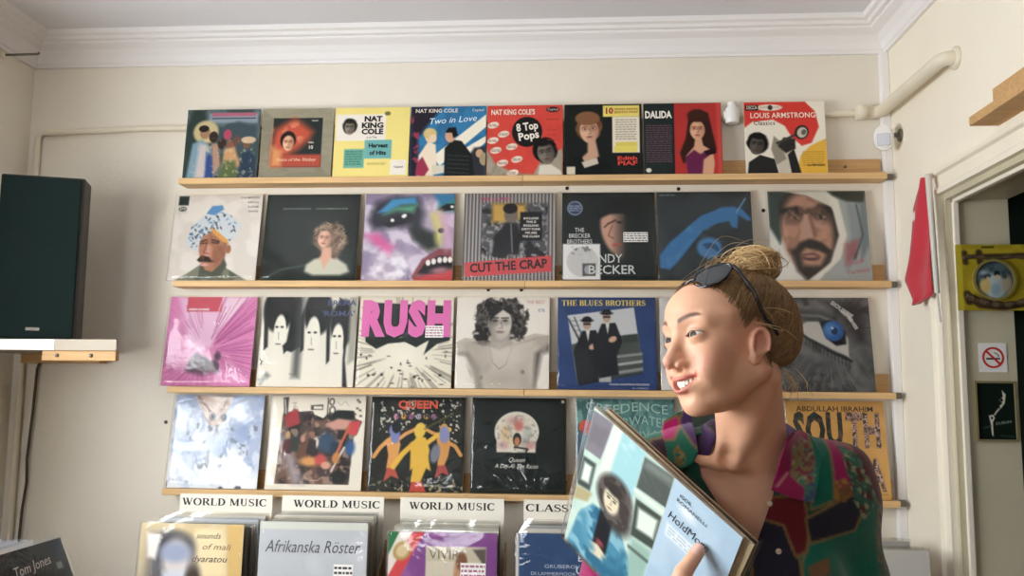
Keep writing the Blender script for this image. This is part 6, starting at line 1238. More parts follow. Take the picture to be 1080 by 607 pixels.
for k in range(-6, 7):
    s = k * 0.0053; wd = 0.0051 if abs(k) < 2 else 0.0048; f0 = lip_f(s) - 0.0050; top = mouth_up(s) + 0.003; bot = top - (0.0125 if abs(k) < 2 else 0.0120 - 0.0009 * abs(k))
    ang = math.atan(-2 * 0.0225 * s / 0.0325 ** 2); Mt = Matrix.Translation((s, f0, 0)) @ Matrix.Rotation(ang, 4, 'Z')
    bm = MB(); bm.box((-wd / 2, -0.004, bot), (wd / 2, 0.001, top), bev=0.0013, M=Mt)
    mt_.add([from_head(v) for v in bm.v], bm.f, 0, True)
child(mt_.build('teeth', M_tooth))
lw = MB()
for k in range(-6, 7):
    s = k * 0.0043; f0 = lip_f(s) - 0.0085; bot = mouth_lo(s) - 0.004; Mt = Matrix.Translation((s, f0, 0)) @ Matrix.Rotation(math.atan(-2 * 0.0225 * s / 0.0325 ** 2), 4, 'Z')
    bm = MB(); bm.box((-0.0021, -0.004, bot), (0.0021, 0.0005, bot + 0.0062), bev=0.001, M=Mt); lw.add([from_head(v) for v in bm.v], bm.f, 0, True)
child(lw.build('lower_teeth', M_tooth))
tag(person, 'smiling woman with a blonde bun in a colourful patchwork shirt holding records', 'person')
# ------------------------------------------------------------------ hair
BUN = to_head(np.array([(0.2840, 1.3850, 1.7420)]))[0]
def f_scalp(q0):
    q = warp(q0)
    d = elli(q, (0, -0.011, 0.036), (0.0785, 0.0905, 0.0830)); d = smin(d, elli(q, (0, 0.034, 0.043), (0.0645, 0.061, 0.060)), 0.03)
    d = smin(d, elli(q, (0, -0.048, -0.002), (0.064, 0.055, 0.064)), 0.03)
    return smin(d, elli(q0, BUN * 0.86, (0.027, 0.027, 0.024)), 0.014)
def hairline(q):
    """negative on the hairy side"""
    q0 = q; q = warp(q)
    a = np.abs(q[:, 0]); lim = 0.037 + 0.55 * q[:, 2] + 0.007 * (vnoise(q[:, 0] * 12 + 2, q[:, 2] * 12 + 2, 6, 2, 6.0) - 0.5) + 0.010 * np.cos(a * 55) - 0.004; lim = np.minimum(lim, 0.0745 - 0.14 * a); d = (q[:, 1] - lim) * 0.72
    e = np.sqrt(((q[:, 1] - 0.008) / 0.023) ** 2 + ((q[:, 2] + 0.017) / 0.029) ** 2); d = np.maximum(d, np.where(a > 0.05, (1 - e) * 0.023, -1))
    return np.maximum(d, (-0.050 - q[:, 2]) * 0.9)
def f_cap(q): h = hairline(q); return np.maximum(f_scalp(q) + 0.010 * np.exp(np.minimum(h, 0) / 0.010), h)
cx_ = axis([(-0.10, 0.10, 0.004)]); cy_ = axis([(-0.14, 0.12, 0.004)]); cz_ = axis([(-0.09, 0.19, 0.004)])
HV, HQ = surface(f_cap, cx_, cy_, cz_, slack=1.6, newton=1)
h_n = vnoise(HV[:, 0] * 8 + HV[:, 1] * 3, HV[:, 2] * 8 + HV[:, 1] * 8, 9, 3, 10.0)
HCOL = np.array(lin((122, 93, 58)))[None] * (0.75 + 0.5 * h_n)[:, None]
def raydist(D):
    """distance from the head centre to the hair surface along directions D"""
    lo = np.full(len(D), 0.03); hi = np.full(len(D), 0.24)
    for _ in range(22):
        m = (lo + hi) / 2; ins = f_scalp(D * m[:, None]) < 0; lo = np.where(ins, m, lo); hi = np.where(ins, hi, m)
    h = hairline(D * lo[:, None]); l2 = np.full(len(D), 0.03); h2 = np.full(len(D), 0.24)
    near = h > -0.05; l2[~near] = 0
    for _ in range(18):
        m = (l2 + h2) / 2; ins = np.zeros(len(D), bool); ins[near] = f_head(D[near] * m[near][:, None]) < 0; l2 = np.where(ins & near, m, l2); h2 = np.where(ins, h2, m)
    return np.maximum(lo - 0.010 * np.exp(np.minimum(h, 0) / 0.010), np.where(near, l2 + 0.0007, 0))
rr = np.random.RandomState(3)
D0 = rr.normal(size=(36000, 3)); D0 /= np.linalg.norm(D0, axis=1)[:, None]; R0 = raydist(D0); hl = hairline(D0 * R0[:, None])
bdir = BUN * 0.8 + np.array((0, -0.004, 0)); bdir /= np.linalg.norm(bdir)
ok = (hl < 0.0) & ((D0 @ bdir) < 0.94)
edge = ok & (hl > -0.012); pick = np.concatenate([np.where(edge)[0][:2600], np.where(ok & ~edge)[0][:4200]])
D0 = D0[pick]; NS = len(D0); NP = 15
om = np.arccos(np.clip(D0 @ bdir, -1, 1)); T_ = np.linspace(0, 1, NP); reach = rr.uniform(0.80, 1.0, NS)
P_ = np.zeros((NS, NP, 3)); w1, w2 = rr.normal(size=(NS, 3)), rr.normal(size=(NS, 3))
for j, t in enumerate(T_):
    tt = t * reach; k0 = np.sin((1 - tt) * om) / np.sin(om); k1 = np.sin(tt * om) / np.sin(om)
    d = D0 * k0[:, None] + bdir * k1[:, None]; d += 0.022 * np.sin(PI * t) * (w1 * math.sin(3.1 * t) + 0.4 * w2 * math.sin(8 * t)); d /= np.linalg.norm(d, axis=1)[:, None]
    # tension: the combed hair drops back from the hairline before it climbs to the knot
    lift = 0.0008 + 0.004 * math.sin(PI * t) * rr.uniform(0, 1, NS) ** 2
    P_[:, j] = d * (raydist(d) + lift)[:, None]
strands = [(P_[i], rr.uniform(0.0004, 0.00075), i) for i in range(NS)]
# the knot: loops of hair wound round its centre, with loose ends
for i in range(1100):
    n_ = rr.normal(size=3); n_[2] *= 1.4; n_ /= np.linalg.norm(n_); u_ = np.cross(n_, rr.normal(size=3)); u_ /= np.linalg.norm(u_); v_ = np.cross(n_, u_)
    r = rr.uniform(0.015, 0.034); a0 = rr.uniform(0, 6.3); sw = rr.uniform(2.2, 5.2); o_ = n_ * rr.uniform(-0.012, 0.012); t = np.linspace(0, 1, 14)
    rad = r * (1 + 0.10 * np.sin(t * 7 + a0)) * (1 + (rr.uniform(0.15, 0.55) * t ** 3 if i % 6 == 0 else 0))
    pts = BUN + o_ + (np.cos(a0 + sw * t)[:, None] * u_ + np.sin(a0 + sw * t)[:, None] * v_) * rad[:, None] * np.array((1.12, 1.12, 0.80)); strands.append((pts, rr.uniform(0.0006, 0.0011), -1))
# loose flyaways over the crown, at the temple, behind the ear and at the nape
def wisp(a, b, bow, n=12, jit=0.004, r=0.0005):
    a, b, bow = map(np.array, (a, b, bow)); t = np.linspace(0, 1, n)[:, None]; strands.append((a * (1 - t) + b * t + bow * np.sin(PI * t) + jit * np.sin(t * 9 + rr.uniform(0, 6)) * rr.normal(size=3) * t, r, -2))
for i in range(44):
    x = rr.uniform(-0.05, 0.06); wisp((x, rr.uniform(0.02, 0.07), 0.083 - 4 * x * x + rr.uniform(-0.01, 0.006)), BUN + rr.normal(size=3) * 0.022, (0, 0.0, rr.uniform(0.006, 0.034)), r=0.0004)
for i in range(7): wisp((0.070, 0.012 + rr.uniform(-0.012, 0.02), 0.020 + rr.uniform(-0.012, 0.012)), (0.074 + rr.uniform(0, 0.012), -0.035 + rr.uniform(-0.03, 0.02), 0.010 + rr.uniform(-0.02, 0.03)), (0.012, 0.0, rr.uniform(-0.004, 0.012)), r=0.0005)
for i in range(0): wisp((0.062 + rr.uniform(-0.01, 0.004), 0.036 + rr.uniform(-0.02, 0.012), 0.040 + rr.uniform(-0.012, 0.012)), (0.077 + rr.uniform(-0.002, 0.006), -0.045 + rr.uniform(-0.025, 0.01), 0.022 + rr.uniform(-0.012, 0.02)), (0.010 + rr.uniform(-0.002, 0.004), 0, -0.010 + rr.uniform(-0.004, 0.004)), jit=0.002, r=0.0007)
for i in range(30): s_ = rr.uniform(-0.045, 0.062); wisp((s_, -0.078 + abs(s_) * 0.4, -0.05 + rr.uniform(-0.008, 0.008)), (s_ * 1.05 + rr.uniform(-0.006, 0.01), -0.080 + rr.uniform(-0.015, 0.02), -0.085 + rr.uniform(-0.02, 0.012)), (0.006, -0.006, 0), r=0.0005)
SV = []; SF = []; SCo = []; base = 0
pal = [np.array(lin(c)) for c in ((126, 95, 60), (174, 139, 92), (208, 174, 120), (230, 202, 152), (148, 113, 74))]
for pts, r, kind in strands:
    n = len(pts); t_ = np.gradient(pts, axis=0); t_ /= np.linalg.norm(t_, axis=1)[:, None] + 1e-12; u_ = np.cross(t_, (0.31, 0.57, 0.76)); u_ /= np.linalg.norm(u_, axis=1)[:, None] + 1e-12; v_ = np.cross(t_, u_)
    taper = np.clip(np.minimum(np.linspace(0.35, 3, n), np.linspace(3, 0.35, n)), 0, 1)[:, None] * r
    for k in range(3): SV.append(pts + (u_ * math.cos(2.094 * k) + v_ * math.sin(2.094 * k)) * taper)
    i = np.arange(n - 1)
    for k in range(3): k2 = (k + 1) % 3; SF.append(np.stack([base + k * n + i, base + k2 * n + i, base + k2 * n + i + 1, base + k * n + i + 1], 1))
    if kind == -1: c = pal[rr.choice([1, 2, 3, 3, 3])] * 1.12
    elif kind == -2: c = pal[rr.choice([2, 3, 1])]
    else:
        q = pts[0]; c = pal[rr.choice([0, 4, 1, 1, 2])] if q[2] > 0.02 else pal[rr.choice([0, 4, 4, 1])]
    g = np.linspace(0.82, 1.1, n)[:, None]; SCo += [c * g] * 3; base += 3 * n
SV = np.concatenate(SV); SF = np.concatenate(SF) + len(HV); SCo = np.concatenate(SCo)
M_hair = attr_mat('hair', 0.42, spec=0.45)
child(grid_mesh('hair', from_head(np.concatenate([HV, SV])), np.concatenate([HQ, SF]), np.concatenate([HCOL, SCo]), M_hair, True))

# ------------------------------------------------------------------ sunglasses pushed up into the hair
def hb(*q): return Vector(from_head(q))
M_frame = mat('sunglass_frame', (20, 20, 22), 0.25, coat=0.4); M_lens = mat('sunglass_lens', (44, 48, 52), 0.06, spec=0.8)
sg = empty('sunglasses', hb(0.0, 0.045, 0.125))
def sgc(o): o.parent = sg; o.matrix_parent_inverse = Matrix.Translation(sg.location).inverted(); return o
G0 = np.array((0.004, 0.0660, 0.0760)); GX = np.array((1.0, -0.22, 0.34)); GX /= np.linalg.norm(GX); GD = np.array((0.05, 0.55, -0.83)); GD -= GX * (GX @ GD); GD /= np.linalg.norm(GD); GN = np.cross(GX, GD)
def gp(x, y, z=0.0): return G0 + GX * x + GD * y + GN * (z - 4.6 * x * x)
LP_ = [(-0.026, -0.012), (-0.020, -0.0185), (0.0, -0.0200), (0.020, -0.0185), (0.0285, -0.0130), (0.0280, 0.0), (0.0215, 0.0145), (0.008, 0.0205), (-0.008, 0.0195), (-0.0205, 0.011), (-0.0255, 0.0)]
def smooth_loop(P, n=44):
    P = np.array(P); m = len(P); out = []
    for i in range(n):
        t = i * m / n; k = int(t); f_ = t - k; p0, p1, p2, p3 = [P[(k + d) % m] for d in (-1, 0, 1, 2)]
        out.append(0.5 * (2 * p1 + (p2 - p0) * f_ + (2 * p0 - 5 * p1 + 4 * p2 - p3) * f_ ** 2 + (3 * p1 - p0 - 3 * p2 + p3) * f_ ** 3))
    return out
for sd in (1, -1):
    loop = [(sd * (0.0355 + x), y) for x, y in smooth_loop(LP_)]
    m = MB(); m.tube([Vector(from_head(gp(x, y))) for x, y in loop + loop[:2]], 0.0023 * HS, 8, cap=False); sgc(m.build('rim', M_frame))
    m = MB(); c = gp(sd * 0.0355, 0, 0.002); n = len(loop)
    for z in (0.0006, -0.0006): m.add([from_head(c + GN * z)] + [from_head(gp(x, y, z)) for x, y in loop], [[0, 1 + i, 1 + (i + 1) % n] if (z > 0) == (sd > 0) else [0, 1 + (i + 1) % n, 1 + i] for i in range(n)], 0, True)
    sgc(m.build('lens', M_lens))
    m = MB(); h0 = gp(sd * 0.066, -0.012); ear_ = np.array((sd * 0.0815, 0.000, 0.016)); tip = np.array((sd * 0.078, -0.022, -0.006)); mid = h0 * 0.45 + ear_ * 0.55 + np.array((sd * 0.0070, 0, 0.003))
    m.tube([Vector(from_head(v)) for v in (gp(sd * 0.0625, -0.012), h0, h0 * 0.75 + mid * 0.25 + np.array((sd * .003, 0, 0)), mid, ear_, ear_ * 0.4 + tip * 0.6 + np.array((0, -.002, .003)), tip)], [0.0024, 0.0034, 0.0032, 0.0029, 0.0027, 0.0026, 0.0024], 8); sgc(m.build('temple_arm', M_frame))
m = MB(); m.tube([Vector(from_head(gp(x, y, z))) for x, y, z in ((-0.0105, -0.006, 0), (-0.005, -0.009, 0.002), (0.005, -0.009, 0.002), (0.0105, -0.006, 0))], 0.0022, 8); sgc(m.build('bridge', M_frame))
tag(sg, 'black sunglasses pushed up on the blonde hair', 'sunglasses')
# ------------------------------------------------------------------ shirt
def folds(p):
    x, y, z = p[:, 0], p[:, 1], p[:, 2]
    return 0.0045 * np.sin(26 * x + 16 * z + 2.0 * np.sin(11 * z + 5 * x)) * np.clip((1.44 - z) * 6, 0, 1) + 0.003 * np.sin(55 * z - 30 * x + 18 * y) * np.clip((np.abs(x - 0.29) - 0.08) * 12, 0, 1)
def f_shirt(p):
    d = f_torso(p, 0.017); d = smin(d, chain(p, [SHL, ELL, WRL], [0.064, 0.060, 0.042]), 0.035)
    d = smin(d, np.minimum(chain(p, [SHR, ELR], [0.062, 0.056]), cap(p, ELR, (0.070, 1.44, 1.158), 0.056, 0.040)), 0.035)
    return smax(d + folds(p), -f_stack(p, 0.005), 0.008)
sx = axis([(-0.04, 0.58, 0.0030)]); sy = axis([(1.30, 1.60, 0.0030), (1.60, 1.78, 0.006)]); sz = axis([(0.80, 1.14, 0.012), (1.14, 1.52, 0.0030)])
TV, TQ = surface(f_shirt, sx, sy, sz, slack=1.8, newton=2)
def psd(x, z, P):
    P = np.array(P, float); n = len(P); d = np.full(x.shape, 1e9); sg_ = np.ones(x.shape); j = n - 1
    for i in range(n):
        e = P[j] - P[i]; wx = x - P[i][0]; wy = z - P[i][1]; t = np.clip((wx * e[0] + wy * e[1]) / (e @ e + 1e-12), 0, 1); bx = wx - e[0] * t; by = wy - e[1] * t
        d = np.minimum(d, bx * bx + by * by); c1 = z >= P[i][1]; c2 = z < P[j][1]; c3 = e[0] * wy > e[1] * wx
        al = (c1 & c2 & c3) | (~c1 & ~c2 & ~c3); sg_ = np.where(al, -sg_, sg_); j = i
    return sg_ * np.sqrt(d)
VEE = [(0.1980, 1.5340), (0.1970, 1.4450), (0.2020, 1.4110), (0.2260, 1.3700), (0.2660, 1.2800), (0.2860, 1.3230), (0.3090, 1.3860), (0.3330, 1.4720), (0.3360, 1.5350)]
FC = TV[TQ].mean(1)
nk = np.hypot(FC[:, 0] - NB[0] + 0.004, (FC[:, 1] - NB[1] - 0.006) * 0.95)
cutm = ((psd(FC[:, 0], FC[:, 2], VEE) < 0) & (FC[:, 1] < 1.47)) | ((nk < 0.064) & (FC[:, 2] > 1.40))
cuff = (FC[:, 0] < 0.12) & (FC[:, 1] < 1.46) & (FC[:, 2] < 1.24) & (((FC - np.array((0.070, 1.44, 1.158))) @ np.array((0.07, -0.96, -0.05))) > 0.02)
FQ = TQ[~cutm & ~cuff]
def rim(F):
    E = np.concatenate([F[:, [i, (i + 1) % 4]] for i in range(4)]); E.sort(axis=1); u, n = np.unique(E, axis=0, return_counts=True); return np.unique(u[n == 1])
def snap(V, idx, P, lim=1e9):
    for _ in range(2):
        a = V[idx]; e = 1e-4; s0 = psd(a[:, 0], a[:, 2], P); g0 = (psd(a[:, 0] + e, a[:, 2], P) - s0) / e; g1 = (psd(a[:, 0], a[:, 2] + e, P) - s0) / e; ok = np.abs(s0) < lim
        V[idx, 0] -= np.where(ok, g0 * s0, 0); V[idx, 2] -= np.where(ok, g1 * s0, 0)
rb_ = rim(FQ); rb_ = rb_[(TV[rb_, 1] < 1.47)]; snap(TV, rb_, VEE, 0.006)
TEAL, NAVY, MARO, MAGE, PURP, DKGR, GOLD = (12, 100, 80), (34, 33, 46), (86, 22, 36), (142, 26, 84), (72, 46, 100), (10, 66, 54), (140, 112, 62)
vr = np.random.RandomState(12); VS = np.stack([vr.uniform(-0.05, 0.6, 170), vr.uniform(1.3, 1.8, 170), vr.uniform(0.75, 1.55, 170)], 1); VCc = [TEAL, NAVY, MARO, TEAL, PURP, DKGR, MAGE, TEAL]; VI = vr.randint(0, len(VCc), 170)
def patch(c, V, P, col, seam=0.0022, sc=GOLD, ymax=1.53):
    d = psd(V[:, 0], V[:, 2], P); ok = (V[:, 1] < ymax); m = np.clip(0.5 - d / 0.005, 0, 1) * ok; c = blend(c, m, col)
    if seam: c = blend(c, np.clip(1.5 - np.abs(d) / seam, 0, 1) * ok, sc, 0.6)
    return c
def embroider(c, V, P, cols, seed, ymax=1.53, dens=0.5):
    m = np.clip(0.5 - psd(V[:, 0], V[:, 2], P) / 0.004, 0, 1) * (V[:, 1] < ymax)
    for k, col in enumerate(cols):
        n = vnoise(V[:, 0] * 30 + 3 * k, V[:, 2] * 30 + V[:, 1] * 12, seed + k, 2, 4.0); c = blend(c, m * np.clip((n - dens) * 12, 0, 1), col, 0.9)
    return c
def cloth_colour(V):
    if len(V) > 20000: return np.concatenate([cloth_colour(V[i:i + 20000]) for i in range(0, len(V), 20000)])
    d = np.sqrt(((V[:, None, :] - VS[None]) ** 2).sum(2)); o = np.argpartition(d, 2, axis=1)[:, :2]; dd = np.take_along_axis(d, o, 1); sw = dd[:, 0] > dd[:, 1]; o[sw] = o[sw][:, ::-1]; dd.sort(axis=1)
    c = np.array([lin(x) for x in VCc])[VI[o[:, 0]]]; c = blend(c, np.clip(1.6 - (dd[:, 1] - dd[:, 0]) / 0.0014, 0, 1) * (VI[o[:, 0]] != VI[o[:, 1]]), GOLD, 0.7)
    w = vnoise(V[:, 0] * 20 + V[:, 1] * 9, V[:, 2] * 20, 3, 4, 6.0); return c * (0.82 + 0.36 * w)[:, None]
def shirt_colour(V):
    c = cloth_colour(V); g = lambda P, col, **k: patch(c, V, P, col, **k)
    c = g([(0.1290, 1.4290), (0.1960, 1.4590), (0.2310, 1.3710), (0.2870, 1.2430), (0.1270, 1.2390)], DKGR)
    c = g([(0.1080, 1.4510), (0.1290, 1.4810), (0.1620, 1.5030), (0.1510, 1.4590), (0.1290, 1.4360)], TEAL); c = g([(0.1200, 1.4340), (0.1290, 1.4640), (0.1530, 1.4700), (0.1550, 1.4140), (0.1310, 1.4140)], (58, 30, 52))
    c = g([(0.3460, 1.2900), (0.3640, 1.3220), (0.4410, 1.3380), (0.4670, 1.3900), (0.4920, 1.3620), (0.5080, 1.2200), (0.3370, 1.2160)], TEAL); c = g([(0.2660, 1.2140), (0.2780, 1.3400), (0.3010, 1.3640), (0.3220, 1.3500), (0.3410, 1.3080), (0.3470, 1.2160)], NAVY)
    c = g([(0.2900, 1.3510), (0.3080, 1.3840), (0.3560, 1.3880), (0.3630, 1.3300), (0.3550, 1.3040), (0.3380, 1.2970), (0.3240, 1.3410)], (98, 24, 34)); c = g([(0.3580, 1.3520), (0.4430, 1.3940), (0.4600, 1.3810), (0.4380, 1.3320), (0.3630, 1.3150)], NAVY)
    c = g([(0.3780, 1.4840), (0.4120, 1.4740), (0.4060, 1.3800), (0.3650, 1.3650)], TEAL); c = g([(0.4100, 1.4800), (0.4480, 1.4570), (0.4640, 1.3900), (0.4040, 1.3830)], (150, 24, 86))
    c = g([(0.4260, 1.4620), (0.4550, 1.4480), (0.4780, 1.3840), (0.4570, 1.3490), (0.4360, 1.3890)], MARO, seam=0); c = embroider(c, V, [(0.4260, 1.4620), (0.4550, 1.4480), (0.4810, 1.3790), (0.4540, 1.3470), (0.4330, 1.3860)], ((58, 120, 92), (140, 150, 110), (30, 84, 70)), 3)
    c = embroider(c, V, [(0.4060, 1.4060), (0.4260, 1.4120), (0.4360, 1.3920), (0.4210, 1.3780), (0.4040, 1.3830)], ((180, 140, 70), (150, 110, 50), (110, 80, 40)), 9, dens=0.4)
    c = embroider(c, V, [(0.3540, 1.2840), (0.3890, 1.2950), (0.3960, 1.2380), (0.3590, 1.2300)], ((92, 62, 40), (120, 84, 52)), 19, dens=0.42); c = g([(0.4830, 1.3610), (0.5190, 1.3330), (0.5290, 1.2210), (0.5000, 1.2200)], MARO); c = embroider(c, V, [(0.4800, 1.3540), (0.5050, 1.3330), (0.5170, 1.2200), (0.4890, 1.2200)], ((140, 104, 60), (60, 90, 70)), 23)
    c = embroider(c, V, [(0.1950, 1.4000), (0.2200, 1.3710), (0.2860, 1.2140), (0.1410, 1.2110), (0.1420, 1.3260)], ((30, 110, 88), (70, 50, 40)), 29, dens=0.58)
    w = vnoise(V[:, 0] * 40, V[:, 2] * 40 + V[:, 1] * 20, 31, 3, 5.0); return c * (0.85 + 0.3 * w)[:, None]
M_cloth = attr_mat('patchwork_cloth', 0.85, spec=0.2, bump=0.25, bscale=700, sheen=0.25)
used, inv = np.unique(FQ, return_inverse=True); shV = TV[used]
shirt = child(grid_mesh('shirt', shV, inv.reshape(FQ.shape), shirt_colour(shV), M_cloth, True))
sd = shirt.modifiers.new('cloth_thickness', 'SOLIDIFY'); sd.thickness = 0.0018; sd.offset = -1
# collar: fall lying over neck and shoulder, stand behind the neck
def f_under(p):
    q = to_head(p); hb_ = HC + HS * (np.array((0, -0.022, -0.045)) @ HR); d = smin(f_torso(p, 0.019), cap(p, hb_, NB, 0.056, 0.060), 0.02); return smin(d, chain(p, [SHL, ELL], [0.066, 0.060]), 0.035)
def drape(P, off, step=0.0022, y0=1.28, y1=1.60):
    """sheet over the outline P (room x, z), laid on what is under it from the front"""
    P = np.array(P); x = np.arange(P[:, 0].min(), P[:, 0].max() + step, step); z = np.arange(P[:, 1].min(), P[:, 1].max() + step, step); X, Z = np.meshgrid(x, z); sdv = psd(X.ravel(), Z.ravel(), P).reshape(X.shape)
    lo = np.full(X.size, y0); xr, zr = X.ravel(), Z.ravel(); hit = np.full(X.size, np.nan)
    ys_ = np.linspace(y0, y1, 65); prev = None
    for y in ys_:
        v = f_under(np.stack([xr, np.full(X.size, y), zr], 1)) - off; new = (v < 0) & np.isnan(hit)
        if prev is not None: hit[new] = (y - (ys_[1] - ys_[0]) * (v / (v - prev - 1e-12)))[new]
        prev = v
    if np.isnan(hit).any(): hit[np.isnan(hit)] = np.nanmax(hit)
    Y = hit.reshape(X.shape); V = np.stack([X, Y, Z], -1).reshape(-1, 3); n = X.shape[1]; F = []
    for j in range(X.shape[0] - 1):
        for i in range(n - 1):
            if sdv[j, i] + sdv[j, i + 1] + sdv[j + 1, i] + sdv[j + 1, i + 1] < 0: F.append((j * n + i, j * n + i + 1, (j + 1) * n + i + 1, (j + 1) * n + i))
    F = np.array(F); r_ = rim(F); snap(V, r_, P); us, iv = np.unique(F, return_inverse=True)
    return V[us], iv.reshape(F.shape)
def collar_flap(P, paint):
    V, F = drape(P, 0.0075); c = paint(V); o = child(grid_mesh('collar_flap', V, F, c, M_cloth, True)); s = o.modifiers.new('cloth_thickness', 'SOLIDIFY'); s.thickness = 0.0035; s.offset = 0; return o
def paint_r(V):
    c = np.tile(lin((136, 24, 74)), (len(V), 1)); c = patch(c, V, [(0.3780, 1.4850), (0.4030, 1.4660), (0.3970, 1.3630), (0.3660, 1.3730)], TEAL)
    c = embroider(c, V, [(0.3400, 1.4620), (0.3600, 1.4740), (0.3770, 1.4630), (0.3760, 1.4190), (0.3550, 1.3990), (0.3360, 1.4160)], ((150, 146, 110), (46, 110, 86), (120, 40, 64), (120, 110, 70)), 41, dens=0.42)
    c = embroider(c, V, [(0.3560, 1.4020), (0.3730, 1.4080), (0.3720, 1.3760), (0.3520, 1.3790)], ((40, 110, 96), (60, 70, 100)), 51, dens=0.4)
    return patch(c, V, [(0.3120, 1.4010), (0.3300, 1.4220), (0.3320, 1.4200), (0.3150, 1.4000)], (196, 130, 130), seam=0)
def paint_l(V):
    c = np.tile(lin(TEAL), (len(V), 1)); c = patch(c, V, [(0.1770, 1.4920), (0.1870, 1.5190), (0.2040, 1.5190), (0.2030, 1.4490), (0.1920, 1.4600), (0.1820, 1.4780)], PURP); c = patch(c, V, [(0.1460, 1.4630), (0.1510, 1.4920), (0.1750, 1.5040), (0.1800, 1.4900), (0.1650, 1.4660)], (178, 36, 112))
    return embroider(c, V, [(0.1620, 1.4480), (0.1740, 1.4630), (0.1800, 1.4310), (0.1650, 1.4250)], ((150, 116, 60), (110, 90, 50)), 61, dens=0.45)
collar_flap([(0.3300, 1.4740), (0.3430, 1.4830), (0.3640, 1.4840), (0.3810, 1.4760), (0.3900, 1.4510), (0.3790, 1.4080), (0.3690, 1.3760), (0.3380, 1.3830), (0.3050, 1.3950)], paint_r)
collar_flap([(0.1480, 1.4720), (0.1520, 1.4950), (0.1750, 1.5090), (0.1970, 1.5160), (0.1990, 1.4870), (0.1990, 1.4490), (0.1880, 1.4310), (0.1710, 1.4220), (0.1530, 1.4360)], paint_l)
def ring_pt(t, r, z):  # t: angle round the neck, 0 = towards the viewer, positive to her left
    return (NB[0] - 0.006 + r * math.sin(t), NB[1] + 0.006 - r * math.cos(t) * 0.95, z)
prof_c = [(0.060, 1.437), (0.0605, 1.458), (0.064, 1.476), (0.069, 1.482), (0.075, 1.477), (0.082, 1.462), (0.094, 1.446)]
V = []; F = []; tn = np.linspace(math.radians(62), math.radians(303), 44)
for t in tn:
    b = math.sin((t - tn[0]) / (tn[-1] - tn[0]) * PI) ** 0.6
    for r, z in prof_c: V.append(ring_pt(t, r, z - 0.012 * (1 - b) + 0.016 * b))
k = len(prof_c)
for i in range(len(tn) - 1):
    for j in range(k - 1): F.append((i * k + j, (i + 1) * k + j, (i + 1) * k + j + 1, i * k + j + 1))
V = np.array(V); col = np.tile(lin(PURP), (len(V), 1)); col = blend(col, (vnoise(V[:, 0] * 30, V[:, 1] * 30 + V[:, 2] * 20, 5, 2, 4.0) - 0.5) * 4, (52, 40, 84), 0.7)
o = child(grid_mesh('collar_stand', V, F, col, M_cloth, True)); s = o.modifiers.new('cloth_thickness', 'SOLIDIFY'); s.thickness = 0.003
# placket edge with its buttons, and the trousers and shoes below the frame
def front_y(x, z, off):
    ys_ = np.linspace(1.28, 1.6, 161); v = f_shirt(np.stack([np.full(161, x), ys_, np.full(161, z)], 1)) - off; i = int(np.argmax(v < 0)); return ys_[i]
m = MB()
bp_ = [(0.3030, 1.3740), (0.3130, 1.3040), (0.3200, 1.2450)]
for x, z in bp_: m = MB(); m.lathe([(0.0040, 0), (0.0045, 0.0006), (0.0045, 0.0016), (0.003, 0.002)], Matrix.Translation((x, front_y(x, z, 0.0012), z)) @ Matrix.Rotation(PI / 2, 4, 'X'), 16); child(m.build('button', mat('shell_button', (214, 200, 176), 0.25)))
def f_trousers(p): return np.maximum(smin(f_legs(p, 0.010), elli(p, (0.288, 1.53, 0.93), (0.174, 0.124, 0.14)), 0.04), np.maximum(p[:, 2] - 0.99, 0.09 - p[:, 2]))
V, Q = surface(f_trousers, axis([(0.08, 0.50, 0.012)]), axis([(1.38, 1.70, 0.012)]), axis([(0.05, 1.02, 0.014)]), slack=1.8, newton=1)
o = child(grid_mesh('trousers', V, Q, None, mat('dark_denim', (40, 44, 58), 0.85, noise=0.2, nscale=60), True))

# ------------------------------------------------------------------ the held records
def rec_matrix(back=0.0, du=0.0, dv=0.0, rot=0.0):
    Mr = Matrix.Identity(4)
    for j, c in enumerate((ra, rn, -rb)):
        for i in range(3): Mr[i][j] = c[i]
    Mr.translation = Vector(RT) + ra * (0.1575 + du) + rb * (0.315 + dv) + rn * back
    return Mr @ Matrix.Translation((0, 0, 0.1575)) @ Matrix.Rotation(rot, 4, 'Y') @ Matrix.Translation((0, 0, -0.1575))
a = Art('#d8e8dc', 200)
a.poly([(0, 0), (.6, 0), (.58, 1), (0, 1)], '#cfe3d8'); a.mottle('#bcd6cc', 4, 5, .45, .7, .7); a.poly([(.0, .02), (.15, .0), (.12, .27), (.0, .29)], '#8b8690', .004); a.poly([(.02, .1), (.13, .06), (.12, .2), (.01, .22)], '#77727e', .02, .6)
a.poly([(.15, 0), (.22, 0), (.2, .4), (.12, .42)], '#e4efe2', .01); a.poly([(.22, 0), (.38, 0), (.38, .3), (.3, .44), (.2, .36)], '#a8d8de', .012); a.mottle('#cfeaec', 9, 7, .5, .65, .8, where=a.inside([(.23, 0), (.37, 0), (.37, .3), (.22, .3)]))
a.poly([(.385, .03), (.575, .0), (.585, .2), (.385, .235)], '#5c6460', .006); a.poly([(.4, .03), (.575, .01), (.58, .06), (.39, .09)], '#8f9a94', .02, .7); a.line([(.38, .26), (.58, .235)], .02, '#e9f0e4', .01); a.poly([(.4, .3), (.575, .27), (.58, .5), (.43, .54)], '#4c5850', .008); a.poly([(.43, .34), (.56, .31), (.565, .44), (.45, .47)], '#e2ede2', .012); a.poly([(.44, .55), (.58, .52), (.58, .9), (.46, .92)], '#9fc0b4', .02); a.line([(.44, .62), (.58, .6)], .02, '#5a6a62', .01)
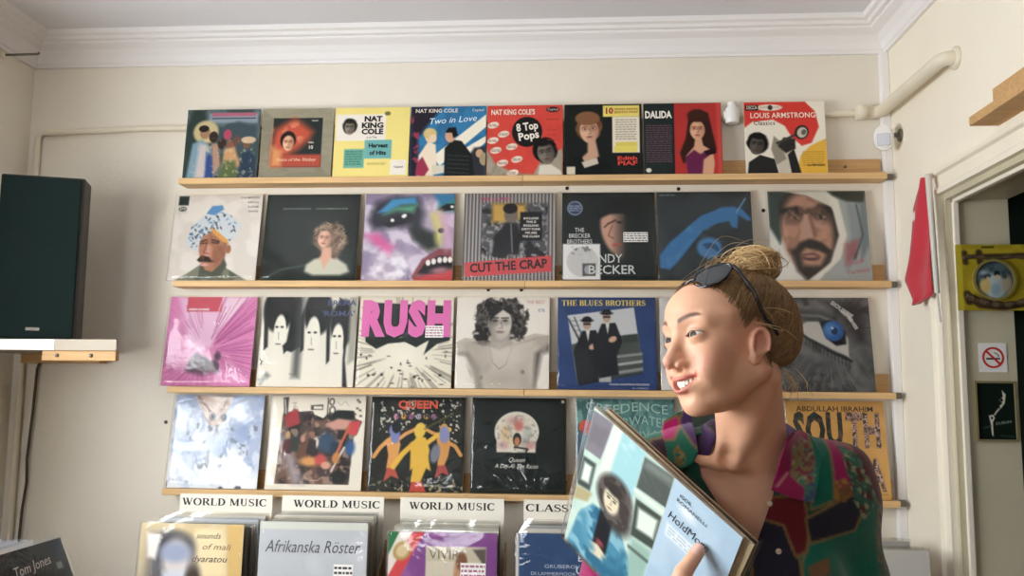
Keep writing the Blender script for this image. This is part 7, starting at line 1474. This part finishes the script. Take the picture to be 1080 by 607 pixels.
a.poly([(0, .34), (.1, .32), (.1, .52), (0, .55)], '#4d5a56', .01); a.poly([(.02, .37), (.08, .36), (.08, .48), (.02, .5)], '#e4eee4', .012); a.poly([(0, .56), (.12, .52), (.1, .6), (0, .66)], '#b9ad84', .01)
a.poly([(.02, 1), (.06, .72), (.14, .58), (.24, .55), (.36, .58), (.46, .72), (.54, 1)], '#4f93ae', .01); a.mottle('#8cc0d0', 7, 12, .48, .62, .9, where=a.inside([(.02, 1), (.06, .72), (.14, .58), (.36, .58), (.46, .72), (.54, 1)])); a.mottle('#2d6a8a', 17, 10, .52, .64, .8, where=a.inside([(.02, 1), (.06, .72), (.14, .58), (.36, .58), (.46, .72), (.54, 1)]))
a.poly([(.2, .56), (.3, .56), (.31, .85), (.2, .85)], '#2a2c32', .01); a.ell(.27, .42, .13, .14, '#4a4442', 0, .02); a.ell(.33, .52, .09, .1, '#4f4846', 0, .03); a.mottle('#7d746c', 5, 26, .54, .62, .6, where=a.inell(.28, .44, .13, .15)); a.ell(.255, .455, .058, .082, '#e6dcc0', -8, .01); a.ell(.26, .37, .07, .04, '#433d3c', 0, .012)
for x in (.232, .277): a.ell(x, .445, .013, .007, '#4a4038'); a.line([(x - .018, .428), (x + .016, .426)], .007, '#4f453c')
a.line([(.256, .45), (.262, .478), (.25, .482)], .006, '#a8987c'); a.ell(.256, .507, .018, .006, '#a87868'); a.poly([(.16, .84), (.24, .8), (.32, .83), (.3, .88), (.2, .9)], '#e2d6ba', .01); a.line([(.1, .7), (.14, .84), (.2, .86)], .05, '#5c9cb4', .02); a.line([(.42, .7), (.4, .84), (.32, .86)], .05, '#4484a0', .02); a.ell(.25, .78, .03, .02, '#a04a50', 0, .01)
a.poly([(.58, 0), (1, 0), (1, 1), (.575, 1)], '#b9d2e4', .003); a.mottle('#a9c4da', 3, 4, .45, .7, .8, where=a.U > .585); a.ell(.7, .13, .05, .03, '#e8f1f6', 10, .02); a.poly([(.61, .27), (.8, .27), (.8, .34), (.62, .35)], '#e4edf3', .01); a.small(.63, .285, .79, 3, .008, '#a8bccc', .02)
o = jacket_mesh('record_cover', a, 0.315, 0.315, 0.005, M_gloss); o.matrix_world = rec_matrix()
L = Letters(0.315, 0.315, -0.003, o); L.txt('IGOR', .635, .065, .022, '#3f4a58', .01, align='LEFT'); L.txt('ROMANELLI', .625, .1, .022, '#3f4a58', .0, align='LEFT', width=.19); L.txt('HoldMore', .735, .215, .052, '#2e3440', .0, shear=.2, width=.26)
sleeve_mesh(0.315, 0.315, 0.005, o, seed=31, amp=0.0022, mx=0.009, top=0.012)
tag(o, 'pale blue and mint record cover of a dark-haired figure, front of the held stack', 'record cover', 'records held by the woman')
for bk, du, dv, rt_, colr, lab in ((0.0092, 0.010, -0.001, 0.035, (242, 234, 218), 'cream-edged record right behind the front one in the held stack'), (0.0172, 0.012, 0.0, 0.022, (196, 180, 150), 'tan-edged record at the back of the held stack')):
    b_ = Art('#d9cdb4' if bk < .015 else '#8f7c60', 24); b_.mottle('#c9b893' if bk < .015 else '#6d5c44', 3, 4)
    o = jacket_mesh('record_cover', b_, 0.313, 0.313, 0.0025, M_print, edge=colr); o.matrix_world = rec_matrix(bk, du, dv, rt_); sleeve_mesh(0.313, 0.313, 0.0025, o, seed=int(bk * 1000), amp=0.0003, mx=0.005)
    tag(o, lab, 'record cover', 'records held by the woman')
SC.view_settings.exposure = 0.62
